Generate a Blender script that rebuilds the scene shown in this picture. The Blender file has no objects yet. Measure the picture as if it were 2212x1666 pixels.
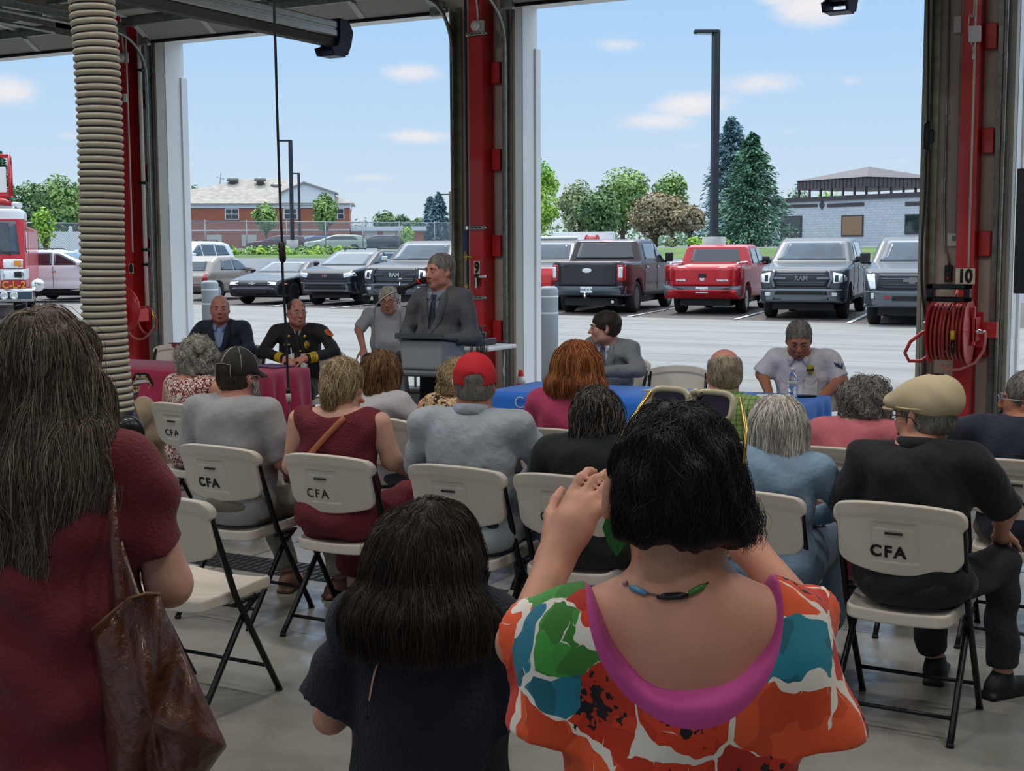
import bpy, math, random
import numpy as np
from mathutils import Vector, Matrix, Euler
from mathutils.bvhtree import BVHTree
PI=math.pi
rnd=random.Random(7)
SC=bpy.context.scene; COL=SC.collection
# ---------------------------------------------------------------- camera model (pixels of the 2212x1666 photograph)
FPX=2950.0; CAMH=1.75; PHI=math.radians(28.7); TH=math.atan((833-532)/FPX); RHO=math.radians(0.26)
RV=np.array([math.cos(PHI),math.sin(PHI),0.0]); FV=np.array([-math.sin(PHI),math.cos(PHI),0.0])
def proj(x,y,z):
    X=x*RV[0]+y*RV[1]; Z=x*FV[0]+y*FV[1]; H=z-CAMH
    zc=Z*math.cos(TH)-H*math.sin(TH); yc=Z*math.sin(TH)+H*math.cos(TH)
    u=FPX*X/zc; v=-FPX*yc/zc
    return (1106+u*math.cos(RHO)+v*math.sin(RHO), 833-u*math.sin(RHO)+v*math.cos(RHO), zc)
def ray(px,py):
    u=px-1106; v=py-833
    u,v=u*math.cos(RHO)-v*math.sin(RHO), u*math.sin(RHO)+v*math.cos(RHO)
    X=u/FPX; Y=-v/FPX
    Zh=math.cos(TH)+Y*math.sin(TH); H=-math.sin(TH)+Y*math.cos(TH)
    return RV*X+FV*Zh+np.array([0,0,H])
def atz(px,py,z=0.0):
    d=ray(px,py); t=(z-CAMH)/d[2]; p=d*t; return Vector((p[0],p[1],z))
def aty(px,py,y):
    d=ray(px,py); t=y/d[1]; p=d*t; return Vector((p[0],p[1],CAMH+p[2]))
def atd(px,py,dep):
    d=ray(px,py); t=dep/float(np.dot(d,FV)); p=d*t; return Vector((p[0],p[1],CAMH+p[2]))
# ---------------------------------------------------------------- materials
def lin(c):
    if isinstance(c,str):
        c=c.lstrip('#'); c=[int(c[i:i+2],16)/255 for i in (0,2,4)]
    return [v/12.92 if v<=0.04045 else ((v+0.055)/1.055)**2.4 for v in c]
MATS={}
def mat(name,col,rough=0.6,metal=0.0,bump=None,var=None,coat=0.0,emit=None,trans=0.0,alpha=None,sheen=0.0,ior=1.45,fn=None):
    if name in MATS: return MATS[name]
    m=bpy.data.materials.new(name); m.use_nodes=True; nt=m.node_tree; b=nt.nodes['Principled BSDF']
    c=lin(col)+[1.0]
    b.inputs['Base Color'].default_value=c; b.inputs['Roughness'].default_value=rough; b.inputs['Metallic'].default_value=metal
    b.inputs['Coat Weight'].default_value=coat; b.inputs['Coat Roughness'].default_value=0.04
    b.inputs['Transmission Weight'].default_value=trans; b.inputs['IOR'].default_value=ior
    b.inputs['Sheen Weight'].default_value=sheen
    if alpha is not None: b.inputs['Alpha'].default_value=alpha
    if emit: b.inputs['Emission Color'].default_value=lin(emit[0])+[1]; b.inputs['Emission Strength'].default_value=emit[1]
    tc=nt.nodes.new('ShaderNodeTexCoord')
    if var:   # (scale, amount[, colour2])
        n=nt.nodes.new('ShaderNodeTexNoise'); n.inputs['Scale'].default_value=var[0]; n.inputs['Detail'].default_value=5
        mp=nt.nodes.new('ShaderNodeMapping'); nt.links.new(tc.outputs['Object'],mp.inputs[0]); nt.links.new(mp.outputs[0],n.inputs[0])
        if len(var)>3: mp.inputs['Scale'].default_value=var[3]
        r=nt.nodes.new('ShaderNodeValToRGB'); r.color_ramp.elements[0].position=0.36; r.color_ramp.elements[1].position=0.64
        c2=lin(var[2])+[1] if len(var)>2 and var[2] else [v*(1-var[1]) for v in c[:3]]+[1]
        c1=c if len(var)>2 and var[2] else [min(1,v*(1+var[1]*.6)) for v in c[:3]]+[1]
        r.color_ramp.elements[0].color=c2; r.color_ramp.elements[1].color=c1
        nt.links.new(n.outputs[0],r.inputs[0]); nt.links.new(r.outputs[0],b.inputs['Base Color'])
    if bump:  # (scale, strength[, vector scale])
        n=nt.nodes.new('ShaderNodeTexNoise'); n.inputs['Scale'].default_value=bump[0]; n.inputs['Detail'].default_value=4
        mp=nt.nodes.new('ShaderNodeMapping'); nt.links.new(tc.outputs['Object'],mp.inputs[0]); nt.links.new(mp.outputs[0],n.inputs[0])
        if len(bump)>2: mp.inputs['Scale'].default_value=bump[2]
        bp=nt.nodes.new('ShaderNodeBump'); bp.inputs['Strength'].default_value=bump[1]; bp.inputs['Distance'].default_value=0.02
        nt.links.new(n.outputs[0],bp.inputs['Height']); nt.links.new(bp.outputs[0],b.inputs['Normal'])
    if fn: fn(nt,b,tc)
    MATS[name]=m; return m
# ---------------------------------------------------------------- mesh builder
class MB:
    def __init__(s): s.v=[]; s.f=[]; s.mi=[]; s.k=0; s.sm=[]; s.cm=0
    def add(s,v,f,smooth=False):
        n=len(s.v); s.v+= [tuple(map(float,p)) for p in v]; s.f+=[tuple(i+n for i in q) for q in f]; s.mi+=[s.k]*len(f); s.sm+=[smooth]*len(f); return s
    def box(s,a,b,R=None,o=(0,0,0)):
        x0,y0,z0=a; x1,y1,z1=b
        v=[(x,y,z) for z in (z0,z1) for y in (y0,y1) for x in (x0,x1)]
        if R is not None: v=[tuple(R@Vector(p)+Vector(o)) for p in v]
        return s.add(v,[(0,2,3,1),(4,5,7,6),(0,1,5,4),(2,6,7,3),(0,4,6,2),(1,3,7,5)])
    def rbox(s,a,b,r=.01,R=None,o=(0,0,0)):   # chamfered box
        x0,y0,z0=a; x1,y1,z1=b; r=min(r,(x1-x0)/2.01,(y1-y0)/2.01,(z1-z0)/2.01)
        v=[];idx={}
        for ix in(0,1):
            for iy in(0,1):
                for iz in(0,1):
                    X=(x0,x1)[ix];Y=(y0,y1)[iy];Z=(z0,z1)[iz];dx=r*(1-2*ix);dy=r*(1-2*iy);dz=r*(1-2*iz)
                    for k,p in enumerate([(X,Y+dy,Z+dz),(X+dx,Y,Z+dz),(X+dx,Y+dy,Z)]):
                        idx[(ix,iy,iz,k)]=len(v); v.append(p)
        f=[]
        for k in range(3):
            o1,o2=[(1,2),(0,2),(0,1)][k]
            for sd in (0,1):
                def g(a_,b_):
                    t=[0,0,0]; t[k]=sd; t[o1]=a_; t[o2]=b_; return idx[(t[0],t[1],t[2],k)]
                q=[g(0,0),g(1,0),g(1,1),g(0,1)]
                if (sd==0)^(k==1): q=q[::-1]
                f.append(tuple(q))
        for k in range(3):   # edges along axis k
            o1,o2=[(1,2),(0,2),(0,1)][k]
            for a_ in(0,1):
                for b_ in(0,1):
                    def h(e,fa):
                        t=[0,0,0]; t[k]=e; t[o1]=a_; t[o2]=b_; return idx[(t[0],t[1],t[2],fa)]
                    q=[h(0,o1),h(1,o1),h(1,o2),h(0,o2)]
                    if (a_==b_)^(k==1): q=q[::-1]
                    f.append(tuple(q))
        for ix in(0,1):
            for iy in(0,1):
                for iz in(0,1):
                    q=[idx[(ix,iy,iz,k)] for k in range(3)]
                    if (ix+iy+iz)%2==0: q=q[::-1]
                    f.append(tuple(q))
        if R is not None: v=[tuple(R@Vector(p)+Vector(o)) for p in v]
        return s.add(v,f)
    def tube(s,pts,r,n=10,cap=True,closed=False,smooth=True):
        pts=[Vector(p) for p in pts]; m=len(pts)
        rs=r if hasattr(r,'__len__') else [r]*m
        up=None; v=[]
        for i,p in enumerate(pts):
            if closed: t=(pts[(i+1)%m]-pts[i-1]).normalized()
            else: t=(pts[min(i+1,m-1)]-pts[max(i-1,0)]).normalized()
            if up is None:
                up=Vector((0,0,1)) if abs(t.z)<.9 else Vector((1,0,0))
            a=t.cross(up)
            if a.length<1e-6: a=t.cross(Vector((0,1,0)))
            a.normalize(); b=a.cross(t).normalized(); up=b
            for k in range(n):
                w=2*PI*k/n; v.append(p+(a*math.cos(w)+b*math.sin(w))*rs[i])
        f=[]
        for i in range(m if closed else m-1):
            j=(i+1)%m
            for k in range(n):
                l=(k+1)%n; f.append((i*n+k,i*n+l,j*n+l,j*n+k))
        s.add(v,f,smooth)
        if cap and not closed: 
            nb=len(s.v)-len(v)
            s.f+=[tuple(nb+k for k in range(n))[::-1],tuple(nb+(m-1)*n+k for k in range(n))]; s.mi+=[s.k]*2; s.sm+=[False]*2
        return s
    def lathe(s,prof,n=24,M=None,smooth=True):   # prof: (r,z)
        v=[(r*math.cos(2*PI*k/n),r*math.sin(2*PI*k/n),z) for r,z in prof for k in range(n)]
        if M is not None: v=[tuple(M@Vector(p)) for p in v]
        f=[]
        for i in range(len(prof)-1):
            for k in range(n):
                l=(k+1)%n; f.append((i*n+k,i*n+l,(i+1)*n+l,(i+1)*n+k))
        s.add(v,f,smooth); nb=len(s.v)-len(v)
        if prof[0][0]>1e-5: s.f.append(tuple(nb+k for k in range(n))[::-1]); s.mi.append(s.k); s.sm.append(False)
        if prof[-1][0]>1e-5: s.f.append(tuple(nb+(len(prof)-1)*n+k for k in range(n))); s.mi.append(s.k); s.sm.append(False)
        return s
    def prism(s,poly,a,b,axis='y',M=None,smooth=False):  # extrude 2D polygon
        def P(u,w,t): return {'x':(t,u,w),'y':(u,t,w),'z':(u,w,t)}[axis]
        n=len(poly); v=[P(u,w,a) for u,w in poly]+[P(u,w,b) for u,w in poly]
        if M is not None: v=[tuple(M@Vector(p)) for p in v]
        f=[tuple(range(n)),tuple(range(2*n-1,n-1,-1))]+[(i,i+n,(i+1)%n+n,(i+1)%n) for i in range(n)]
        return s.add(v,f,smooth)
    def ell(s,c,r,n=16,m=10,R=None):
        v=[];c=Vector(c)
        for i in range(m+1):
            a=PI*i/m
            for k in range(n):
                w=2*PI*k/n; p=Vector((r[0]*math.sin(a)*math.cos(w),r[1]*math.sin(a)*math.sin(w),r[2]*math.cos(a)))
                if R is not None: p=R@p
                v.append(c+p)
        f=[(i*n+k,(i+1)*n+k,(i+1)*n+(k+1)%n,i*n+(k+1)%n) for i in range(m) for k in range(n)]
        return s.add(v,f,True)
    def build(s,name,mats,parent=None,M=None,fixn=False):
        me=bpy.data.meshes.new(name)
        v=s.v
        if M is not None: v=[tuple(M@Vector(p)) for p in v]
        me.from_pydata(v,[],s.f)
        if not isinstance(mats,(list,tuple)): mats=[mats]
        for m in mats: me.materials.append(m)
        me.polygons.foreach_set('material_index',s.mi); me.polygons.foreach_set('use_smooth',s.sm)
        me.validate(); me.update()
        if fixn:
            import bmesh
            bm=bmesh.new(); bm.from_mesh(me); bmesh.ops.recalc_face_normals(bm,faces=bm.faces); bm.to_mesh(me); bm.free()
        return link(name,me,parent)
def link(name,data,parent=None):
    o=bpy.data.objects.new(name,data); COL.objects.link(o)
    if parent is not None: o.parent=parent
    return o
def tag(o,label=None,cat=None,group=None,kind=None):
    if label: o['label']=label
    if cat: o['category']=cat
    if group: o['group']=group
    if kind: o['kind']=kind
    return o
def thing(name,label,cat,loc=(0,0,0),rz=0,group=None):
    o=link(name,None); o.location=loc; o.rotation_euler=(0,0,rz); o.empty_display_size=.1
    return tag(o,label,cat,group)
def struct(name,mb,m,parent=None,fixn=False):
    o=mb.build(name,m,parent,fixn=fixn)
    if parent is None: o['kind']='structure'
    return o
def copy_tree(o,parent=None):
    c=o.copy(); COL.objects.link(c)
    if parent is not None: c.parent=parent
    for ch in list(KIDS.get(o.name,[])) or [q for q in bpy.data.objects if q.parent==o]: copy_tree(ch,c)
    return c
KIDS={}
def text_mesh(s,size=1.0,depth=0.004,font_bold=False,shear=0.0,offset=0.0,spacing=1.0):
    cu=bpy.data.curves.new('t','FONT'); cu.body=s; cu.size=size; cu.extrude=depth/2; cu.align_x='CENTER'; cu.align_y='CENTER'; cu.shear=shear; cu.offset=offset; cu.space_character=spacing; cu.resolution_u=3
    o=bpy.data.objects.new('t',cu); COL.objects.link(o)
    dg=bpy.context.evaluated_depsgraph_get(); me=bpy.data.meshes.new_from_object(o.evaluated_get(dg))
    bpy.data.objects.remove(o); bpy.data.curves.remove(cu); me.materials.clear()
    return me
def text_obj(name,s,M,size,m,parent,depth=.004,**kw):   # M: local frame, text lies in XY facing +Z
    me=text_mesh(s,size,depth,**kw); me.transform(M); me.materials.append(m)
    return link(name,me,parent)
def frame(o,xdir,ydir):   # matrix with given x and y directions
    x=Vector(xdir).normalized(); y=Vector(ydir); y=(y-x*y.dot(x)).normalized(); z=x.cross(y)
    return Matrix(((x.x,y.x,z.x,o[0]),(x.y,y.y,z.y,o[1]),(x.z,y.z,z.z,o[2]),(0,0,0,1)))
# ---------------------------------------------------------------- implicit surfaces
class SDF:
    def __init__(s,lo,hi,h): 
        s.lo=np.array(lo,float); s.h=h; n=(np.ceil((np.array(hi)-s.lo)/h).astype(int)+1); s.n=n
        s.ax=[(s.lo[i]+h*np.arange(n[i])).astype(np.float32) for i in range(3)]; s.D=np.full(n,1.0,np.float32)
    def sub(s,lo,hi,m):
        a=[max(0,int((lo[i]-m-s.lo[i])/s.h)) for i in range(3)]; b=[min(s.n[i],int((hi[i]+m-s.lo[i])/s.h)+2) for i in range(3)]
        if any(b[i]<=a[i] for i in range(3)): return None,None
        sl=tuple(slice(a[i],b[i]) for i in range(3))
        return sl,np.meshgrid(s.ax[0][sl[0]],s.ax[1][sl[1]],s.ax[2][sl[2]],indexing='ij',sparse=True)
    def comb(s,sl,d,k,op='+'):
        D=s.D[sl]
        if op=='+':
            if k>0: h=np.maximum(k-np.abs(D-d),0)/k; s.D[sl]=np.minimum(D,d)-h*h*k*.25
            else: s.D[sl]=np.minimum(D,d)
        else:
            d=-d
            if k>0: h=np.maximum(k-np.abs(D-d),0)/k; s.D[sl]=np.maximum(D,d)+h*h*k*.25
            else: s.D[sl]=np.maximum(D,d)
    def cone(s,a,b,r1,r2,k=.02,op='+',sc=None,cut=None):
        a=np.array(a,float);b=np.array(b,float);r=max(r1,r2)*(max(sc) if sc else 1); m=k+3*s.h
        sl,g=s.sub(np.minimum(a,b)-r,np.maximum(a,b)+r,m)
        if sl is None: return s
        ba=b-a; L=max(float(ba@ba),1e-9)
        P=[g[i]-a[i] for i in range(3)]
        t0=(P[0]*ba[0]+P[1]*ba[1]+P[2]*ba[2])/L
        t=np.clip(t0,0,1)
        q=[(P[i]-ba[i]*t)/(sc[i] if sc else 1) for i in range(3)]
        d=np.sqrt(q[0]**2+q[1]**2+q[2]**2)-(r1+(r2-r1)*t)
        if cut is not None: d=np.maximum(d,(t0-cut)*math.sqrt(L))
        s.comb(sl,d,k,op); return s
    def ell(s,c,r,k=.02,op='+',R=None):
        c=np.array(c,float); rm=max(r); m=k+3*s.h
        sl,g=s.sub(c-rm,c+rm,m)
        if sl is None: return s
        P=[g[i]-c[i] for i in range(3)]
        if R is not None:
            Rm=np.array(R).T; P=[Rm[i][0]*P[0]+Rm[i][1]*P[1]+Rm[i][2]*P[2] for i in range(3)]
        k0=np.sqrt((P[0]/r[0])**2+(P[1]/r[1])**2+(P[2]/r[2])**2); k1=np.sqrt((P[0]/r[0]**2)**2+(P[1]/r[1]**2)**2+(P[2]/r[2]**2)**2)
        d=k0*(k0-1)/np.maximum(k1,1e-6)
        s.comb(sl,d.astype(np.float32),k,op); return s
    def box(s,c,r,rd=.01,k=.01,op='+',R=None):
        c=np.array(c,float); rm=float(np.linalg.norm(r)); m=k+3*s.h
        sl,g=s.sub(c-rm,c+rm,m)
        if sl is None: return s
        P=[g[i]-c[i] for i in range(3)]
        if R is not None:
            Rm=np.array(R).T; P=[Rm[i][0]*P[0]+Rm[i][1]*P[1]+Rm[i][2]*P[2] for i in range(3)]
        q=[np.abs(P[i])-(r[i]-rd) for i in range(3)]
        d=np.sqrt(np.maximum(q[0],0)**2+np.maximum(q[1],0)**2+np.maximum(q[2],0)**2)+np.minimum(np.maximum(q[0],np.maximum(q[1],q[2])),0)-rd
        s.comb(sl,d,k,op); return s
    def plane(s,p,n,k=.0):   # keep the side n points to
        n=np.array(n,float);n/=np.linalg.norm(n)
        g=np.meshgrid(*s.ax,indexing='ij',sparse=True)
        d=(g[0]-p[0])*n[0]+(g[1]-p[1])*n[1]+(g[2]-p[2])*n[2]
        s.comb(tuple(slice(0,x) for x in s.n),d.astype(np.float32),k,'-'); return s
    def noise(s,f):
        g=np.meshgrid(*s.ax,indexing='ij',sparse=True); m=np.abs(s.D)<6*s.h+.03
        s.D=np.where(m,s.D+f(*g),s.D).astype(np.float32); return s
    def mesh(s):
        D=s.D; ins=D<0; n=D.shape
        def C(a,dx,dy,dz): return a[dx:n[0]-1+dx,dy:n[1]-1+dy,dz:n[2]-1+dz]
        cnt=sum(C(ins,*c).astype(np.int8) for c in [(i,j,k) for i in(0,1) for j in(0,1) for k in(0,1)])
        act=(cnt>0)&(cnt<8); ids=np.argwhere(act); 
        if len(ids)==0: return np.zeros((0,3)),np.zeros((0,4),int)
        acc=np.zeros((len(ids),3)); w=np.zeros(len(ids))
        I,J,K=ids.T
        for a,b in [((0,0,0),(1,0,0)),((0,1,0),(1,1,0)),((0,0,1),(1,0,1)),((0,1,1),(1,1,1)),((0,0,0),(0,1,0)),((1,0,0),(1,1,0)),((0,0,1),(0,1,1)),((1,0,1),(1,1,1)),((0,0,0),(0,0,1)),((1,0,0),(1,0,1)),((0,1,0),(0,1,1)),((1,1,0),(1,1,1))]:
            da=D[I+a[0],J+a[1],K+a[2]]; db=D[I+b[0],J+b[1],K+b[2]]; c=(da<0)!=(db<0)
            t=np.where(c,da/np.where(c,da-db,1),0)
            p=np.array(a)[None,:]+t[:,None]*(np.array(b)-np.array(a))[None,:]
            acc+=p*c[:,None]; w+=c
        V=s.lo+(ids+acc/w[:,None])*s.h
        idx=-np.ones(act.shape,np.int64); idx[I,J,K]=np.arange(len(ids)); F=[]
        for ax in range(3):
            o=[0,0,0]; sl0=[slice(None)]*3; sl1=[slice(None)]*3; sl0[ax]=slice(0,n[ax]-1); sl1[ax]=slice(1,n[ax])
            A=ins[tuple(sl0)]; B=ins[tuple(sl1)]; e=np.argwhere(A!=B)
            u,v_=[(1,2),(2,0),(0,1)][ax]
            e=e[(e[:,u]>0)&(e[:,v_]>0)&(e[:,u]<n[u]-1)&(e[:,v_]<n[v_]-1)]
            q=[]
            for du,dv in((-1,-1),(0,-1),(0,0),(-1,0)):
                c=e.copy(); c[:,u]+=du; c[:,v_]+=dv; q.append(idx[c[:,0],c[:,1],c[:,2]])
            q=np.stack(q,1); fl=A[e[:,0],e[:,1],e[:,2]]
            q=np.where(fl[:,None],q,q[:,::-1]); F.append(q)
        F=np.concatenate(F); F=F[(F>=0).all(1)]
        return V,F
def np_mesh(name,V,F,mats,parent=None,smooth=True,mi=None):
    me=bpy.data.meshes.new(name); V=np.asarray(V,np.float32); F=np.asarray(F,np.int32)
    me.vertices.add(len(V)); me.vertices.foreach_set('co',V.ravel()); k=F.shape[1]
    me.loops.add(F.size); me.loops.foreach_set('vertex_index',F.ravel())
    me.polygons.add(len(F)); me.polygons.foreach_set('loop_start',np.arange(len(F),dtype=np.int32)*k); me.polygons.foreach_set('loop_total',np.full(len(F),k,np.int32))
    me.polygons.foreach_set('use_smooth',np.full(len(F),smooth))
    if not isinstance(mats,(list,tuple)): mats=[mats]
    for m in mats: me.materials.append(m)
    if mi is not None: me.polygons.foreach_set('material_index',np.asarray(mi,np.int32))
    me.update(calc_edges=True)
    return link(name,me,parent)
def relax(V,F,it=1,lam=.5):
    n=len(V)
    for _ in range(it):
        S=np.zeros((n,3)); c=np.zeros(n)
        for a,b in((0,1),(1,2),(2,3),(3,0)):
            np.add.at(S,F[:,a],V[F[:,b]]); np.add.at(S,F[:,b],V[F[:,a]]); np.add.at(c,F[:,a],1); np.add.at(c,F[:,b],1)
        V=V+lam*(S/np.maximum(c,1)[:,None]-V)
    return V
def sdf_obj(s,name,m,parent=None,it=1):
    V,F=s.mesh()
    if it: V=relax(V,F,it)
    return np_mesh(name,V,F,m,parent)
def wn(*terms):   # sum-of-sines cloth noise: terms (amp, kx,ky,kz, phase)
    def f(x,y,z):
        r=0
        for a,kx,ky,kz,p in terms: r=r+a*np.sin(kx*x+ky*y+kz*z+p+1.3*np.sin(.6*kz*x+.45*kx*y+.3*ky*z+p*2))
        return r
    return f
# ---------------------------------------------------------------- sky, sun, camera
def build_world():
    w=bpy.data.worlds.new('sky'); SC.world=w; w.use_nodes=True; nt=w.node_tree; nt.nodes.clear(); N=nt.nodes.new; L=nt.links.new
    out=N('ShaderNodeOutputWorld'); bg=N('ShaderNodeBackground'); L(bg.outputs[0],out.inputs[0])
    tc=N('ShaderNodeTexCoord'); rot=N('ShaderNodeVectorRotate'); rot.rotation_type='Z_AXIS'; rot.inputs['Angle'].default_value=-PHI
    L(tc.outputs['Generated'],rot.inputs['Vector'])
    sp=N('ShaderNodeSeparateXYZ'); L(rot.outputs[0],sp.inputs[0])
    r=N('ShaderNodeValToRGB'); e=r.color_ramp.elements
    e[0].position=0.0; e[0].color=lin('#8a8f90')+[1]; e[1].position=1.0; e[1].color=lin('#bccfe4')+[1]
    for p,c in ((0.499,'#9aa0a0'),(0.502,'#d6e4ef'),(0.53,'#c6def4'),(0.575,'#aed4f8'),(0.62,'#9ecbf7'),(0.72,'#d2dde8')):
        q=e.new(p); q.color=lin(c)+[1]
    ma=N('ShaderNodeMath'); ma.operation='MULTIPLY_ADD'; ma.inputs[1].default_value=.5; ma.inputs[2].default_value=.5
    L(sp.outputs[2],ma.inputs[0]); L(ma.outputs[0],r.inputs[0])
    acc=None
    clouds=[(1750,15,90,45,1.0),(1690,-8,60,25,.9),(1335,98,62,20,.6),(1655,180,120,26,.75),(1490,225,90,30,.95),(1425,262,90,22,.8),(885,157,75,22,.8),(905,296,85,17,.85),(800,384,60,10,.5),(20,195,60,32,.9),(150,293,40,12,.55),(1262,290,45,14,.45),(1840,175,30,12,.5),(1700,283,30,9,.4),(1500,317,60,12,.35),(640,358,60,10,.35),(830,415,80,14,.35),(1930,350,60,12,.3),(1220,-300,300,60,.9),(500,-700,300,90,.9),(2600,-500,400,80,.9)]
    nz=N('ShaderNodeTexNoise'); nz.inputs['Scale'].default_value=26; nz.inputs['Detail'].default_value=9; nz.inputs['Roughness'].default_value=.62
    mp=N('ShaderNodeMapping'); mp.inputs['Scale'].default_value=(1,1,2.6); L(rot.outputs[0],mp.inputs[0]); L(mp.outputs[0],nz.inputs[0])
    for px,py,wx,wy,st in clouds:
        d=ray(px,py); d=d/np.linalg.norm(d); c=(float(np.dot(d,RV)),float(np.dot(d,FV)),float(d[2]))
        s=N('ShaderNodeVectorMath'); s.operation='SUBTRACT'; L(rot.outputs[0],s.inputs[0]); s.inputs[1].default_value=c
        m=N('ShaderNodeVectorMath'); m.operation='MULTIPLY'; L(s.outputs[0],m.inputs[0]); m.inputs[1].default_value=(FPX/wx,1.5,FPX/wy)
        ln=N('ShaderNodeVectorMath'); ln.operation='LENGTH'; L(m.outputs[0],ln.inputs[0])
        mr=N('ShaderNodeMapRange'); mr.interpolation_type='SMOOTHSTEP'; mr.inputs['From Min'].default_value=1.7; mr.inputs['From Max'].default_value=0; mr.inputs['To Min'].default_value=0; mr.inputs['To Max'].default_value=st
        L(ln.outputs['Value'],mr.inputs[0])
        if acc is None: acc=mr.outputs[0]
        else:
            a=N('ShaderNodeMath'); a.operation='MAXIMUM'; L(acc,a.inputs[0]); L(mr.outputs[0],a.inputs[1]); acc=a.outputs[0]
    sub=N('ShaderNodeMath'); sub.operation='MULTIPLY_ADD'; sub.inputs[1].default_value=1.5; L(nz.outputs[0],sub.inputs[0]); sub.inputs[2].default_value=-.94
    ad=N('ShaderNodeMath'); ad.operation='ADD'; L(sub.outputs[0],ad.inputs[0]); L(acc,ad.inputs[1])
    mr=N('ShaderNodeMapRange'); mr.inputs['From Min'].default_value=0.0; mr.inputs['From Max'].default_value=.52; L(ad.outputs[0],mr.inputs[0])
    mu=N('ShaderNodeMath'); mu.operation='MULTIPLY'; L(mr.outputs[0],mu.inputs[0]); L(acc,mu.inputs[1]); mu.use_clamp=True
    mx=N('ShaderNodeMix'); mx.data_type='RGBA'; L(mu.outputs[0],mx.inputs[0]); L(r.outputs[0],mx.inputs[6]); mx.inputs[7].default_value=lin('#f2eef0')+[1]
    L(mx.outputs[2],bg.inputs[0]); st_=N('ShaderNodeMapRange'); st_.interpolation_type='SMOOTHSTEP'; st_.inputs['From Min'].default_value=.19; st_.inputs['From Max'].default_value=.42; st_.inputs['To Min'].default_value=1.0; st_.inputs['To Max'].default_value=2.6; L(sp.outputs[2],st_.inputs[0]); L(st_.outputs[0],bg.inputs[1])
build_world()
sl=bpy.data.lights.new('sun','SUN'); sl.energy=3.0; sl.angle=math.radians(.6); sl.color=(1,.96,.9)
so=link('sun',sl); so['label']='the sun'; 
_sd=Vector((-.55,.62,1.55)).normalized()   # towards the sun: beyond the wall, to the left, high
so.rotation_euler=_sd.to_track_quat('Z','Y').to_euler()
cam=bpy.data.cameras.new('camera'); co=link('camera',cam); SC.camera=co
cam.sensor_fit='HORIZONTAL'; cam.sensor_width=36; cam.lens=FPX/2212*36; cam.clip_end=2000; cam.clip_start=.05
fw=np.array([FV[0]*math.cos(TH),FV[1]*math.cos(TH),-math.sin(TH)]); up=np.array([FV[0]*math.sin(TH),FV[1]*math.sin(TH),math.cos(TH)]); rt=RV
# image content is turned counter-clockwise by RHO, so the camera is rolled clockwise
r2=rt*math.cos(RHO)-up*math.sin(RHO); u2=up*math.cos(RHO)+rt*math.sin(RHO)
co.matrix_world=Matrix(((r2[0],u2[0],-fw[0],0),(r2[1],u2[1],-fw[1],0),(r2[2],u2[2],-fw[2],CAMH),(0,0,0,1)))
vs=SC.view_settings; vs.view_transform='Standard'; vs.look='None'; vs.gamma=1; vs.exposure=0
try: vs.use_curve_mapping=False
except Exception: pass
SC.cycles.max_bounces=8; SC.cycles.diffuse_bounces=4; SC.cycles.glossy_bounces=4; SC.cycles.transparent_max_bounces=12; SC.cycles.transmission_bounces=6
SC.cycles.sample_clamp_indirect=6; SC.cycles.caustics_reflective=False; SC.cycles.caustics_refractive=False; SC.cycles.use_denoising=True
# ---------------------------------------------------------------- shared materials
M_red=mat('red_enamel','#c4282e',.42,bump=(60,.06),coat=.25)
M_beige=mat('beige_gypsum','#b8afa2',.85,bump=(90,.15))
M_galv=mat('galvanised_steel','#9aa09a',.38,.85,var=(18,.22))
M_galvd=mat('galvanised_steel_dull','#7d817d',.5,.7,var=(14,.25))
M_white=mat('white_paint','#dfe1e2',.5)
M_pvc=mat('white_conduit_paint','#d9d7d2',.4)
M_blk=mat('black_plastic','#15161a',.45)
M_blkm=mat('black_metal','#0e0f13',.4,.2,coat=.2)
M_chrome=mat('chrome','#e6e8ea',.12,1.0)
M_navy=mat('navy_powder_coat','#232a48',.45)
M_rub=mat('rubber','#1b1b1d',.8)
M_cream=mat('cream_sign','#d8d2c0',.6)
M_ink=mat('black_ink','#0b0b0c',.6)
M_paper=mat('white_paper','#e9eaec',.7)
M_hosered=mat('red_rubber_hose','#a33a38',.45,var=(9,.15))
M_brass=mat('brass','#c2a055',.3,1.0)
# ---------------------------------------------------------------- ground and floor
YW=13.15; YO=13.64
def floorfn(nt,b,tc):
    N=nt.nodes.new;L=nt.links.new
    n=N('ShaderNodeTexNoise'); n.inputs['Scale'].default_value=1.3; n.inputs['Detail'].default_value=9; n.inputs['Roughness'].default_value=.65; L(tc.outputs['Object'],n.inputs[0])
    r=N('ShaderNodeValToRGB'); r.color_ramp.elements[0].position=.3; r.color_ramp.elements[0].color=lin('#75746c')+[1]; r.color_ramp.elements[1].position=.72; r.color_ramp.elements[1].color=lin('#979690')+[1]
    L(n.outputs[0],r.inputs[0]); L(r.outputs[0],b.inputs['Base Color'])
    n2=N('ShaderNodeTexNoise'); n2.inputs['Scale'].default_value=5; n2.inputs['Detail'].default_value=6; L(tc.outputs['Object'],n2.inputs[0])
    m=N('ShaderNodeMapRange'); m.inputs['From Min'].default_value=.35; m.inputs['From Max'].default_value=.7; m.inputs['To Min'].default_value=.22; m.inputs['To Max'].default_value=.48; L(n2.outputs[0],m.inputs[0]); L(m.outputs[0],b.inputs['Roughness'])
    bp=N('ShaderNodeBump'); bp.inputs['Strength'].default_value=.12; bp.inputs['Distance'].default_value=.02; n3=N('ShaderNodeTexNoise'); n3.inputs['Scale'].default_value=14; n3.inputs['Detail'].default_value=3; L(tc.outputs['Object'],n3.inputs[0]); L(n3.outputs[0],bp.inputs['Height']); L(bp.outputs[0],b.inputs['Normal'])
M_floor=mat('sealed_concrete','#8c8b85',.3,fn=floorfn)
XL,XR,YB=-26,9,-9
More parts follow.
